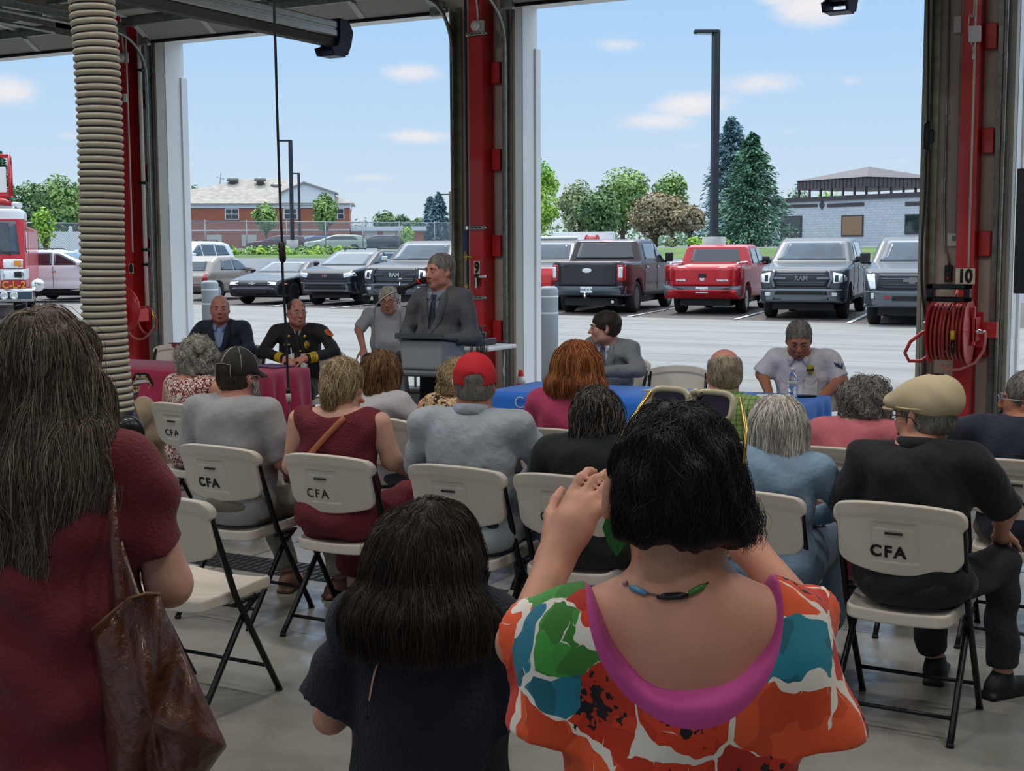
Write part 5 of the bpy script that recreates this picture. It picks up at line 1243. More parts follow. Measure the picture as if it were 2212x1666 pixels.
# --- back row
G3='audience seated in the back row'
x,z=prow(511,757,Y3,-.0); J=joints('sit',z,1.14,lean=.02,yaw=-.18,pitch=.03,hs=1.03,anR=(.30,.42,.09),anL=(-.02,.46,.09),knR=(.22,.40,.53),knL=(-.12,.42,.53),footR=(.6,.8,0))
def hat_hair(mats,low=-.06):
    f=short_hair(mats,low=low,vol=-.003,st=500); return f
def cap_man(t,J):
    hat_hair(HM['darkm'],-.045)(t,J); baseball_cap(J,t,'#23211f',stitch=True); glasses(J,t,mat('silver_frame','#b9bcc0',.3,.8))
    s=SDF(J['head']-V3(.13,.16,.22),J['head']+V3(.13,.16,.06),.006); Hell(s,J,(0,.052,-.095),(.062,.055,.062),.02); 
    for sx in(-1,1): Hell(s,J,(sx*.062,.02,-.055),(.014,.03,.045),.02)
    Hell(s,J,(0,.10,-.045),(.04,.03,.022),.01,'-'); s.noise(wn((.004,90,80,60,0),(.003,-120,60,90,1))); hair_obj(s,HM['gray'],t,dict(n=700,steps=8,step=.006,rad=.0012,jit=.3,lift=.006,fly=.3),name='beard')
person('grey bearded man in a black stitched baseball cap and plain grey tee shirt',(x,Y3,0),.12,J,'c',top='#9c9c9f',bottom='#6f6a60',shoes='#6b4a38',group=G3,belly=.05,hair=cap_man,armr=1.12,h=.010,seed=11,hipw=1.1,sleeve='mid')
x,z=prow(738,777,Y3,-.02); J=joints('sit',z,1.14,lean=.0,yaw=.05,roll=-.03,hs=1.0,elR=(.235,-.02,.80),wrR=(.235,.22,.70))
def bun(t,J):
    s=H_sdf(J,.18,h=.006); Hell(s,J,(0,-.022,.034),(.088,.106,.098)); Hell(s,J,(0,-.07,-.02),(.070,.058,.07),.03); Hell(s,J,(-.028,-.115,-.015),(.036,.035,.062),.02); Hell(s,J,(-.03,-.10,-.075),(.034,.032,.045),.02)
    Hell(s,J,(0,.125,-.07),(.078,.090,.13),.01,'-'); s.noise(wn((.003,100,70,20,.5),(.003,-130,100,16,2.2)))
    for sx in(-1,1): Hell(s,J,(sx*.092,.0,-.03),(.02,.024,.035),.004,'-')
    hair_obj(s,HM['blond'],t,[dict(n=2600,steps=12,step=.009,rad=.0012,jit=.35,lift=.005,curl=.003,curlf=40,fly=.2,hang=False)],seed=9)
    for sx in (1,-1):
        mb=MB(); mb.tube([hl(J,(sx*.083,.0,-.04)),hl(J,(sx*.084,.0,-.058))],.001,5); mb.build('earring_hook',M_brass,t)
        mb=MB(); mb.ell(hl(J,(sx*.084,0,-.068)),(.011,.011,.011)); mb.build('earring',mat('orange_bead','#d9853b',.4),t)
def wide_neck(r=(.115,.10,.075),dz=.035,dy=-.01):
    def f(s,J): s.ell(J['neck']+V3(0,dy,dz+.02),r,.015,'-')
    return f
maroon=person('woman with blond pinned-up hair, sleeveless maroon top and a tan strap across her back',(x,Y3,0),.18,J,'d',top=mat('maroon_crinkle','#6d2430',.9,bump=(90,.5),var=(8,.15)),bottom=mat('maroon_crinkle','#6d2430',.9),skirt=True,shoes='#3a2a24',group=G3,sleeve='none',hair=bun,h=.009,seed=21,hipw=1.22,armr=1.05,extra=dict(neckcut=wide_neck((.125,.12,.085),.03,-.01),fold=.005))
def on_back(J,x,z,g=.012):  # point on the back surface of the torso at body-local x,z (approximate ellipses)
    f=(z-J['pelvis'][2])/(J['head'][2]-J['pelvis'][2]); y=np.interp(f,[0,.22,.52,.8],[J['pelvis'][1]-.135,J['waist'][1]-.112,J['chest'][1]-.125,J['neck'][1]-.085]); w=.17*J['w']+.02
    return V3(x,y+ .09*(abs(x)/w)**2.2-g,z)
mb=MB(); A=on_back(J,.075,J['neck'][2]-.005); B=on_back(J,-.16,J['chest'][2]-.10); P=[on_back(J,A[0]+(B[0]-A[0])*u,A[2]+(B[2]-A[2])*u,.026) for u in np.linspace(0,1,12)]
v=[];dn_=np.array([.65,0,-.76])*.013
for p in P: v+=[p-dn_,p+dn_]
mb.add(v,[(2*i,2*i+1,2*i+3,2*i+2) for i in range(11)],True); o=mb.build('shoulder_strap',mat('tan_leather','#9a5a34',.5),maroon); md=o.modifiers.new('s','SOLIDIFY'); md.thickness=.004
x,z=prow(1022,768,Y3,-.02); J=joints('sit',z,1.22,lean=-.01,yaw=.27,hs=1.05,elR=(.285,.06,.80),elL=(-.285,.06,.80))
def red_cap(t,J): short_hair(HM['greys'],low=-.07,vol=-.004,st=500)(t,J); baseball_cap(J,t,'#c8202c'); mb=MB(); mb.ell(hl(J,(-.087,-.02,.012)),(.006,.008,.016)); mb.build('hearing_aid',M_white,t)
person('man in a bright red baseball cap and pale blue-grey collared shirt, back turned',(x,Y3,0),.25,J,'b',top=mat('pale_blue_shirt','#a6afba',.8,bump=(13,.85),sheen=.1),collar=mat('pale_blue_shirt','#a6afba'),bottom='#2f3a4c',shoes='#2b2724',group=G3,sleeve='long',belly=.05,hair=red_cap,neckr=.066,armr=1.12,h=.010,seed=31,hipw=1.1,extra=dict(fold=.004,topname='shirt'))
x,z=prow(1278,842,Y3,-.03); J=joints('sit',z,1.08,lean=.02,yaw=.35,pitch=.1)
def pony(t,J):
    s=H_sdf(J,.17,h=.006,down=.1); Hell(s,J,(0,-.022,.030),(.090,.108,.098)); s.cone(hl(J,(-.05,-.06,-.0)),hl(J,(-.085,-.06,-.16)),.045,.030,.03); s.cone(hl(J,(.05,-.06,-.0)),hl(J,(.04,-.06,-.10)),.05,.02,.03); Hell(s,J,(0,-.07,-.05),(.07,.05,.07),.03)
    Hell(s,J,(0,.125,-.07),(.07,.090,.13),.01,'-'); s.noise(wn((.004,70,60,20,.5),(.003,-90,80,30,2.2)))
    hair_obj(s,HM['dark'],t,[dict(n=2600,steps=20,step=.010,rad=.0012,jit=.25,lift=.006,curl=.006,curlf=45,fly=.25)],seed=19)
po=person('person with dark greying curly hair and a dark green polo with a pale collar line',(x,Y3,0),.2,J,'a',top='#0e1a17',collar='#0e1a17',bottom='#101012',shoes='#151517',group=G3,sleeve='mid',hair=pony,h=.010,seed=41,belly=.04,hipw=1.1)
mb=MB(); n=J['neck']; mb.tube([(n[0]+.090*math.cos(w),n[1]+.008+.094*math.sin(w),n[2]+.0-.010*math.sin(w)) for w in np.linspace(PI+.2,2*PI-.2,20)],.0028,5); mb.build('collar_line',mat('ecru_piping','#b9b5a0',.7),po)
x,z=prow(1672,868,Y3,-.03); J=joints('sit',z,.98,lean=.03,yaw=.35,pitch=.12,roll=-.05,elR=(.25,.05,.76))
def whitebob(t,J): bob_hair(HM['white'],vol=.022,length=.195,st=3600,curl=.003,wid=1.0,noise=.002,steps=28,rad=.0012)(t,J)
person('woman with straight shoulder length white hair and a light blue denim shirt',(x,Y3,0),.15,J,'a',top=mat('light_denim','#7b95ad',.85,bump=(13,.85),var=(6,.12)),bottom='#5b7186',skirt=True,shoes='#4b3a30',group=G3,sleeve='long',hair=whitebob,h=.010,seed=51,hipw=1.15,armr=1.0)
x,z=prow(1990,827,Y3,.0); J=joints('sit',z,1.16,lean=.06,yaw=1.12,pitch=.02,hs=1.08,elR=(.29,.08,.80),wrR=(.24,.34,.66),knR=(.23,.41,.53),knL=(-.10,.40,.53),anR=(.25,.42,.09),anL=(-.02,.50,.09),footR=(.55,.8,0),footL=(-.1,1,0))
def flatcap(t,J):
    short_hair(HM['greys'],low=-.075,st=900,vol=.0)(t,J)
    s=SDF(J['head']-V3(.17,.2,.05),J['head']+V3(.17,.2,.16),.006)
    Hell(s,J,(0,-.022,.066),(.096,.122,.070),.02); Hell(s,J,(0,-.05,.085),(.08,.085,.062),.03); Hell(s,J,(0,.07,.048),(.075,.085,.035),.04); Hell(s,J,(0,-.06,.05),(.088,.075,.052),.03); Hell(s,J,(0,0,-.05),(.2,.2,.072),.004,'-'); s.noise(wn((.0015,20,30,50,0)))
    o=sdf_obj(s,'flat_cap',mat('tan_cotton','#c6b596',.85,bump=(400,.2)),t,1)
    mb=MB(); mb.tube([hl(J,(.082*math.cos(w),.02+.135*math.sin(w),.026-.004*math.sin(w))) for w in np.linspace(.35,PI-.35,16)],.005,6); mb.build('peak_edge',MATS['tan_cotton'],o)
    mb=MB(); mb.tube([hl(J,(.096*math.cos(w),-.018+.119*math.sin(w),.034)) for w in np.linspace(0,2*PI,33)[:-1]],.004,5,closed=True); mb.build('band',MATS['tan_cotton'],o)
    glasses(J,t,mat('black_frame','#121214',.4)); short_hair
person('man in a tan flat cap, dark glasses and a black polo shirt, seated nearest',(x,Y3,0),0,J,'a',top='#10131a',collar='#10131a',bottom=mat('dark_cargo','#26282e',.85,bump=(60,.4),var=(5,.15)),shoes='#17171a',group=G3,sleeve='mid',belly=.03,hair=flatcap,neckr=.062,armr=1.1,h=.009,seed=61,hipw=1.1,extra=dict(fold=.005),face=True,brow='#8a8580')
# --- front row
G2='audience seated in the front row'
J=joints('sit',1.26,1.05,knR=(.24,.42,.66),anR=(.02,.62,.50),knL=(.10,.45,.53),anL=(.22,.50,.09),footR=(.8,.4,0)); xq=chx(222,850)
def lq(px,py,yy): p=aty(px,py,yy); return V3(p.x-xq,yy-Y2,p.z)
J['knR']=lq(312,882,Y2+.30); J['anR']=lq(338,1030,Y2+.42); J['knL']=V3(.10,.42,.53); J['anL']=V3(.10,.46,.09); J['elR']=lq(292,975,Y2-.02); J['wrR']=J['elR']+V3(-.15,.2,.02)
person('man in khaki trousers with crossed legs, half hidden by the corrugated hose',(xq,Y2,0),0,J,'b',top='#5a4a44',bottom='#a08e74',shoes='#6b6258',group=G2,hair=short_hair(HM['greys']),belly=.05,seed=71)
x,z=prow(424,740,Y2,0); J=joints('sit',z,.98,lean=.03,yaw=.1,pitch=.05)
person('woman with curly silver hair in a sleeveless maroon and white floral dress',(x,Y2,0),.0,J,'a',top=M_floral,bottom=M_floral,skirt=True,shoes='#3a2a24',group=G2,sleeve='none',hair=curly_hair(HM['gray'],vol=.032,st=2200),seed=81,belly=.03,hipw=1.1,extra=dict(neckcut=wide_neck((.09,.09,.06),.03)))
x,z=prow(812,767,Y2,0); J=joints('sit',z,1.0,lean=.02,yaw=.3,elR=(.25,.02,.74),wrR=(.27,.2,.62))
person('woman with layered brown hair and a white ribbed sweater with elbow sleeves',(x+.03,Y2,0),0,J,'d',top=mat('white_ribbed_knit','#cdccd2',.8,bump=(120,.6,(3,3,.1))),bottom='#2b3442',shoes='#20222a',group=G2,sleeve='mid',hair=bob_hair(HM['brown'],vol=.028,length=.115,st=2400,curl=.004,noise=.004,steps=20),seed=91)
x,z=prow(972,782,Y2,0); J=joints('sit',z,1.0,lean=.02)
person('woman with short tousled blond hair in a sleeveless leopard print top behind the red cap',(x+.06,Y2,0),0,J,'a',top=M_leo,bottom='#2a2422',shoes='#20222a',group=G2,sleeve='none',hair=curly_hair(HM['blond'],vol=.022,st=1500,amp=.005,cf=40),seed=101,armr=1.1,extra=dict(neckcut=wide_neck((.08,.08,.055),.03)))
x,z=prow(1243,753,Y2,0); J=joints('sit',z,1.06,lean=.02,yaw=.45)
person('woman with a full orange-auburn bob and a magenta pink T-shirt',(x,Y2,0),0,J,'a',top='#b03a64',bottom='#2a2830',shoes='#20222a',group=G2,sleeve='mid',hair=bob_hair(HM['orange'],vol=.042,length=.105,st=3000,flip=.030,wid=1.02,noise=.003,steps=20,rad=.0014),seed=111,belly=.04,armr=1.1)
x,z=prow(1562,753,Y2,0); J=joints('sit',z,1.1,lean=.02,hs=1.05,yaw=.5)
person('bald man with a thin grey fringe and a green plaid collared shirt',(x,Y2,0),0,J,'c',top=M_plaid,collar=M_plaid,bottom='#5a564c',shoes='#3a2c22',group=G2,sleeve='mid',hair=short_hair(HM['bald'],bald=True,low=-.06,vol=-.003,st=900),seed=121,neckr=.062,belly=.04)
x,z=prow(1860,826,Y2,0); J=joints('sit',z,1.04,lean=.02,yaw=.8,hs=.98)
person('woman with short curly grey hair and a salmon pink top',(x,Y2,0),0,J,'a',top='#c26a76',bottom='#b9506a',shoes='#3a2a2a',group=G2,sleeve='mid',hair=curly_hair(HM['greys'],vol=.026,st=2200,cf=48,low=-.07),seed=131,belly=.04,armr=1.1)
x,z=prow(2222,800,Y2,0); J=joints('sit',z,1.15,lean=.0,yaw=1.45,pitch=.0,hs=1.08,elL=(-.46,.10,.86),wrL=(-.62,.20,.90))
def edge_man(t,J):
    short_hair(HM['greys'],low=-.07,vol=.006,st=1200,recede=.01)(t,J); glasses(J,t,mat('silver_frame','#b9bcc0'))
    mb=MB(); w=J['wrL']; d=J['wrL']-J['elL']; d/=np.linalg.norm(d); mb.tube([w-d*.035,w-d*.015],.034,16); mb.build('wristwatch',M_chrome,t)
person('grey haired man in glasses and a navy T-shirt at the right edge, arm stretched left',(x,Y2,0),0,J,'b',top='#20273a',bottom='#5d5346',shoes='#2a2622',group=G2,sleeve='mid',hair=edge_man,seed=141,belly=.06,neckr=.064,armr=1.15,face=True,brow='#8a8580',h=.010)
# ---------------------------------------------------------------- the platform party (turned to the audience)
GP='speakers at the tables'
def vneck(depth=.24,w=.055,top=.06):
    def f(s,J):
        n=J['neck']; c=J['chest']
        # wedge open at the front: subtract tapering cone down the chest front
        s.cone(n+V3(0,.10,.03),c+V3(0,.17,-depth+.10),w*1.25,.004,.004,'-',sc=(1,1.3,1)); s.ell(n+V3(0,.02,.055),(.070,.085,.06),.01,'-')
    return f
def suit(t,J,shirt,tie=None,lapel=None,belly=.03):
    """shirt front, tie and lapels under an open jacket"""
    sm=fab(shirt) if isinstance(shirt,str) else shirt
    s=SDF(J['chest']-V3(.14,.1,.26),J['chest']+V3(.14,.24,.30),.007); torso(s,J,-.003,belly,0); s.ell(J['neck']+V3(0,.025,.06),(.066,.075,.05),.01,'-')
    n=J['neck']; 
    for sx in(-1,1): s.plane(J['chest']+V3(sx*.085,0,0),(-sx,0,0))
    s.plane(J['chest']+V3(0,.01,0),(0,1,0)); sdf_obj(s,'dress_shirt',sm,t,1)
def front_y(J,x,z,g=.0,belly=.03):
    best=-1
    s=J.get('_bv')
    if s is None:
        q=SDF(J['pelvis']-V3(.3,.25,.15),J['neck']+V3(.3,.35,.12),.012); torso(q,J,.006,belly,0); V,F=q.mesh(); s=BVHTree.FromPolygons([tuple(p) for p in V],[tuple(int(i) for i in f) for f in F]); J['_bv']=s
    h=s.ray_cast(Vector((x,1.5,z)),Vector((0,-1,0)))
    return (h[0].y if h[0] is not None else J['chest'][1]+.1)+g
def strip_on(J,pts,w,m,name,parent,g=.008,th=.004,belly=.03,label=None):
    """a fabric band laid on the chest; pts (x,z,half width)"""
    v=[];
    for i,(x,z,hw) in enumerate(pts):
        a=pts[max(i-1,0)];b=pts[min(i+1,len(pts)-1)]; d=np.array([b[0]-a[0],b[1]-a[1]]);d/=max(1e-6,np.linalg.norm(d)); nx,nz=-d[1],d[0]
        for sg in(-1,1): X=x+nx*hw*sg; Z=z+nz*hw*sg; v.append((X,front_y(J,X,Z,g,belly),Z))
    mb=MB(); mb.add(v,[(2*i,2*i+1,2*i+3,2*i+2) for i in range(len(pts)-1)],True); o=mb.build(name,m,parent); md=o.modifiers.new('s','SOLIDIFY'); md.thickness=th; 
    if label:o['label']=label
    return o
def dens(pts,n=10):
    out=[]
    for a,b in zip(pts[:-1],pts[1:]): out+=[tuple(a[i]+(b[i]-a[i])*k/n for i in range(3)) for k in range(n)]
    return out+[pts[-1]]
def jacket_kit(t,J,shirt,tie,jm,belly=.03,deep=.24,lap=True):
    suit(t,J,shirt,belly=belly); n=J['neck'];c=J['chest']; z0=n[2]-.035
    if tie: strip_on(J,dens([(0,z0+.005,.014),(0,z0-.035,.012),(0,z0-.05,.018),(0,c[2]-.02,.026),(0,c[2]-.16,.030)],6),0,tie,'necktie',t,g=-.002+.006,belly=belly)
    for sx in((-1,1) if deep>.2 else ()):
        strip_on(J,dens([(sx*.020,z0+.020,.004),(sx*.045,z0+.004,.022),(sx*.030,z0-.03,.004)],5),0,fab(shirt) if isinstance(shirt,str) else shirt,'shirt_collar',t,g=.010,belly=belly)
        if lap: strip_on(J,dens([(sx*.078,z0+.02,.014),(sx*.080,z0-.05,.030),(sx*.062,c[2],.027),(sx*.028,c[2]-.09,.018),(sx*.006,c[2]-.15,.004)],6),0,jm,'lapel',t,g=.012,belly=belly)
# bald man, navy blazer
yb=9.62
def stage(px,pytop,y): p=aty(px,pytop,y); return p.x,p.z
navy=mat('navy_blazer','#1d2638',.8,bump=(13,.85),sheen=.1)
x,z=stage(478,637,yb); J=joints('sit',z,1.18,hipy=-.03,lean=.03,yaw=.35,pitch=-.02,hs=1.06,elR=(.30,.10,.84),elL=(-.30,.10,.84),wrR=(.14,.34,.80),wrL=(-.14,.34,.80))
t=person('bald man in a navy blazer and pale blue shirt at the burgundy table',(x,yb,0),PI+.35,J,'c',top=navy,bottom='#23262e',shoes='#17171a',group=GP,sleeve='long',face=True,belly=.03,neckr=.064,h=.009,hair=short_hair(HM['bald'],bald=True,recede=.0,low=-.055,vol=-.005,st=300),seed=151,extra=dict(neckcut=vneck(.26,.062),topname='jacket',fold=.003),jaw=1.1); jacket_kit(t,J,'#8fa6cf',None,navy)
# fire officer
blk=mat('black_uniform','#13151b',.75,bump=(13,.8),sheen=.08); M_gold=mat('gold_braid','#e0bc2a',.5)
x,z=stage(648,644,9.66); J=joints('sit',z,1.16,hipy=-.0,lean=.10,yaw=.55,hs=1.0,elR=(.30,.20,.84),elL=(-.33,.18,.84),wrR=(.04,.44,.80),wrL=(-.12,.42,.80))
def crew(t,J): short_hair(HM['darkm'],low=-.04,vol=-.004,st=500,recede=.012,noise=.0006)(t,J); glasses(J,t,mat('silver_frame','#b9bcc0'))
t=person('fire officer in a black dress uniform with gold sleeve stripes, glasses and a badge, seated at the burgundy table',(x,9.66,0),PI+.45,J,'c',top=blk,bottom='#15161a',shoes='#111114',group=GP,sleeve='long',face=True,neckr=.058,h=.008,hair=crew,seed=161,extra=dict(neckcut=vneck(.10,.045),topname='jacket',fold=.003),hands={'R':dict(d=(-.55,.75,-.12),n=(0,-.1,-1),curl=(.35,.4,.5,.6)),'L':dict(d=(.9,.4,-.1),n=(0,-.2,-1),curl=(.5,.55,.6,.7))})
t['label']='fire officer in a black dress uniform with gold sleeve stripes, seated at the burgundy table'
jacket_kit(t,J,'#d9dbe0',blk,blk,deep=.12)
for S in 'RL':
    a,b=J['el'+S],J['wr'+S]; d=(b-a)/np.linalg.norm(b-a)
    for k in range(5): mb=MB(); c0=b-d*(.035+.016*k); mb.tube([c0,c0-d*.009],.0445+.0007*k,20,cap=True); mb.build('sleeve_stripe',M_gold,t)
def emblem(J,t,x,z,prof,m,name,g=.014,lab=None,th=.004):
    v=[(x+a,front_y(J,x+a,z+b,g),z+b) for a,b in prof]; v.append((x,front_y(J,x,z,g+.004),z)); n=len(prof); mb=MB(); mb.add(v,[(i,(i+1)%n,n) for i in range(n)]); o=mb.build(name,m,t); md=o.modifiers.new('s','SOLIDIFY'); md.thickness=th; 
    if lab: o['label']=lab
    return o
circ=lambda r,n=14,sy=1:[(r*math.cos(2*PI*k/n),r*sy*math.sin(2*PI*k/n)) for k in range(n)]
shield=[(-.02,.03),(0,.036),(.02,.03),(.024,.0),(.014,-.026),(0,-.036),(-.014,-.026),(-.024,.0)]
M_badge=mat('gold_badge','#d8b34a',.25,.9)
emblem(J,t,-.085,J['chest'][2]+.02,shield,M_badge,'badge'); emblem(J,t,.09,J['chest'][2]+.03,[(-.03,-.006),(.03,-.006),(.03,.006),(-.03,.006)],M_badge,'name_bar')
for zz in (0,-.08): emblem(J,t,-.03,J['chest'][2]-.03+zz,circ(.009),M_badge,'button')
for sx in (-1,1): emblem(J,t,sx*.07,J['chest'][2]+.10,circ(.011),M_badge,'collar_disc',.016)
def arm_patch(t,J,S,cols,w=.040,hh=.048,u=.33,out=.066):
    a,e=J['sh'+S],J['el'+S]; c=a+(e-a)*u; sg=1 if S=='R' else -1; d=(a-e)/np.linalg.norm(a-e); o_=V3(sg,.75,0); o_-=d*(o_@d); o_/=np.linalg.norm(o_); p=c+o_*out; xx=np.cross(d,o_)
    for k,(sc,m) in enumerate(cols):
        pr=[(-1,.75),(0,1),(1,.75),(1,-.3),(0,-1),(-1,-.3)]; mb=MB(); v=[p+o_*.002*k+xx*q[0]*w*sc-o_*abs(q[0])**2*.010+d*q[1]*hh*sc for q in pr]+[p+o_*.002*k+o_*.001]; mb.add(v,[(i,(i+1)%6,6) for i in range(6)]); o=mb.build('sleeve_patch',m,t); md=o.modifiers.new('s','SOLIDIFY'); md.thickness=.003
arm_patch(t,J,'L',[(1,mat('patch_gold','#c98f3a',.7)),(.85,mat('patch_red','#c0392b',.7)),(.4,mat('patch_dark','#4a1f24',.7))])
mb=MB(); q=J['wrR']+V3(-.07,.08,.0); mb.tube([q,q+V3(.02,-.05,.10)],.0045,8); mb.build('pen',M_white,t)
# man in a grey polo behind the lectern
yg=11.0; x,z=stage(846,618,yg)
t=thing('stool','black stool under the man in the grey polo','stool',(x,yg,0)); mb=MB(); mb.lathe([(0,.60),(.17,.60),(.18,.62),(.17,.65),(0,.655)],28); mb.build('seat',M_blk,t)
for k in range(4): a=PI/4+k*PI/2; mb=MB(); mb.tube([(.12*math.cos(a),.12*math.sin(a),.61),(.2*math.cos(a),.2*math.sin(a),0)],.012,8); mb.build('leg',M_tube,t)
J=joints('sit',z-.16,1.2,hipy=0,lean=.12,pitch=.15,yaw=.05,hs=1.08,elR=(.30,.12,.80),elL=(-.30,.12,.80),wrR=(.22,.30,.62),wrL=(-.22,.30,.62))
for k in J:
    if isinstance(J[k],np.ndarray) and k not in('anR','anL','footR','footL'): J[k]=J[k]+V3(0,0,.16)
def poloh(t,J): short_hair(HM['white'],low=-.05,recede=.022,st=1500,vol=.004,noise=.003)(t,J); glasses(J,t)
t=person('man with white hair and glasses in a pale grey polo shirt, sitting behind the lectern',(x,yg,0),PI+.4,J,'c',top='#a4a9b2',collar='#a4a9b2',bottom='#1e2126',shoes='#1a1a1c',group=GP,sleeve='mid',face=True,belly=.06,h=.010,hair=poloh,seed=171)
# speaker
xs_=PD(952,9.95); grey=mat('charcoal_suit','#4b4e54',.8,bump=(13,.85),sheen=.1)
J=joints('stand',aty(950,547,xs_.y).z,1.13,yaw=-.32,pitch=.03,hs=1.08,elR=(.285,.03,1.10),elL=(-.285,.03,1.10),wrR=(.12,.25,1.06),wrL=(-.10,.25,1.06))
t=person('man in a charcoal suit, blue-grey shirt and dark tie speaking at the lectern',(xs_.x,xs_.y,0),PI+.0,J,'c',top=grey,bottom='#22262e',shoes='#141416',group=GP,sleeve='long',face=True,belly=.05,neckr=.062,h=.008,hair=short_hair(HM['greys'],low=-.05,recede=.018,st=900,vol=.001),seed=181,armr=1.1,extra=dict(neckcut=vneck(.24,.062),topname='jacket',fold=.004),jaw=1.12,hands={'R':dict(d=(-.9,.35,-.1),n=(0,0,-1),curl=.35),'L':dict(d=(.9,.35,-.1),n=(0,0,-1),curl=.3)}); jacket_kit(t,J,'#77839a',mat('navy_tie','#1c2233',.6),grey,belly=.05)
# man in the grey suit, profile
ym=9.55; gs=mat('grey_suit','#7d8287',.8,bump=(13,.85),sheen=.1)
x,z=stage(1330,671,ym); J=joints('sit',z,1.12,hipy=.0,lean=.10,yaw=-.80,pitch=.03,hs=1.04,elR=(.22,.22,.80),elL=(-.30,.12,.82),wrR=(.0,.40,.80),wrL=(-.05,.42,.82))
t=person('dark haired man in a grey suit seated in profile at the blue table',(x,ym,0),PI-.22,J,'a',top=gs,bottom='#4c5054',shoes='#141416',group=GP,sleeve='long',face=True,belly=.02,neckr=.060,h=.008,hair=short_hair(HM['darkm'],low=-.055,vol=.006,st=1200,recede=.0),seed=191,extra=dict(neckcut=vneck(.24,.062),topname='jacket',fold=.004),armr=1.1,hands={'L':dict(d=(.6,.7,-.1),n=(0,0,-1),curl=.3)}); jacket_kit(t,J,'#d6d8e2',mat('slate_tie','#5d6782',.6),gs,belly=.02)
d=J['wrL']-J['elL']; d/=np.linalg.norm(d); mb=MB(); mb.tube([J['wrL']-d*.03,J['wrL']+d*.012],[.043,.040],18); mb.build('shirt_cuff',M_white,t)
# officer in white
yo=9.45; wht=mat('white_uniform','#cfcdd6',.75,bump=(13,.8))
x,z=stage(1737,690,yo); J=joints('sit',z,1.16,hipy=.0,lean=.13,yaw=.22,pitch=.42,hs=1.08,elR=(.27,.10,.84),elL=(-.28,.10,.82),wrR=(.15,.34,.68),wrL=(-.16,.34,.68))
t=person('officer in a white uniform shirt with gold badge, head bowed, at the blue table',(x,yo,0),PI+.1,J,'b',top=wht,bottom='#23252c',shoes='#141416',group=GP,sleeve='mid',face=True,belly=.02,neckr=.062,h=.008,hair=short_hair(HM['greys'],low=-.04,vol=.0,st=1400,recede=.0,noise=.001),seed=201,extra=dict(fold=.004,neckcut=vneck(.02,.045)),armr=1.1,jaw=1.1)
for sx in(-1,1):
    strip_on(J,dens([(sx*.022,J['neck'][2]-.0,.004),(sx*.055,J['neck'][2]-.03,.026),(sx*.062,J['neck'][2]-.075,.004)],5),0,wht,'shirt_collar',t,g=.014)
    emblem(J,t,sx*.085,J['chest'][2]-.06,[(-.045,.05),(0,.038),(.045,.05),(.045,.06),(-.045,.06)],mat('white_uniform_flap','#bdbbc6',.75),'pocket_flap',.008)
    emblem(J,t,sx*.085,J['chest'][2]-.065,[(-.042,-.07),(.042,-.07),(.042,.045),(-.042,.045)],wht,'pocket',.004)
emblem(J,t,-.085,J['chest'][2]+.055,shield,M_badge,'badge',.014); emblem(J,t,-.085,J['chest'][2]+.055,[(-.025,-.005),(.025,-.005),(.025,.006),(-.025,.006)],M_ink,'mourning_band',.024)
arm_patch(t,J,'L',[(1,mat('patch_navy','#22304f',.7)),(.55,mat('patch_silver','#aab4c4',.6))],w=.034,hh=.052,out=.070)
# ---------------------------------------------------------------- three people standing in front of the camera
GF='people standing behind the audience'
def stand_at(px,s): 
    Z=FPX/s; X=(px-1106)/s; return X*RV[0]+Z*FV[0], X*RV[1]+Z*FV[1], Z
def loc_of(px,py,dep,x,y,rz):   # body-local coordinates of a picture point at a given depth
    p=atd(px,py,dep)-Vector((x,y,0)); q=Matrix.Rotation(-rz,3,'Z')@p; return V3(*q)
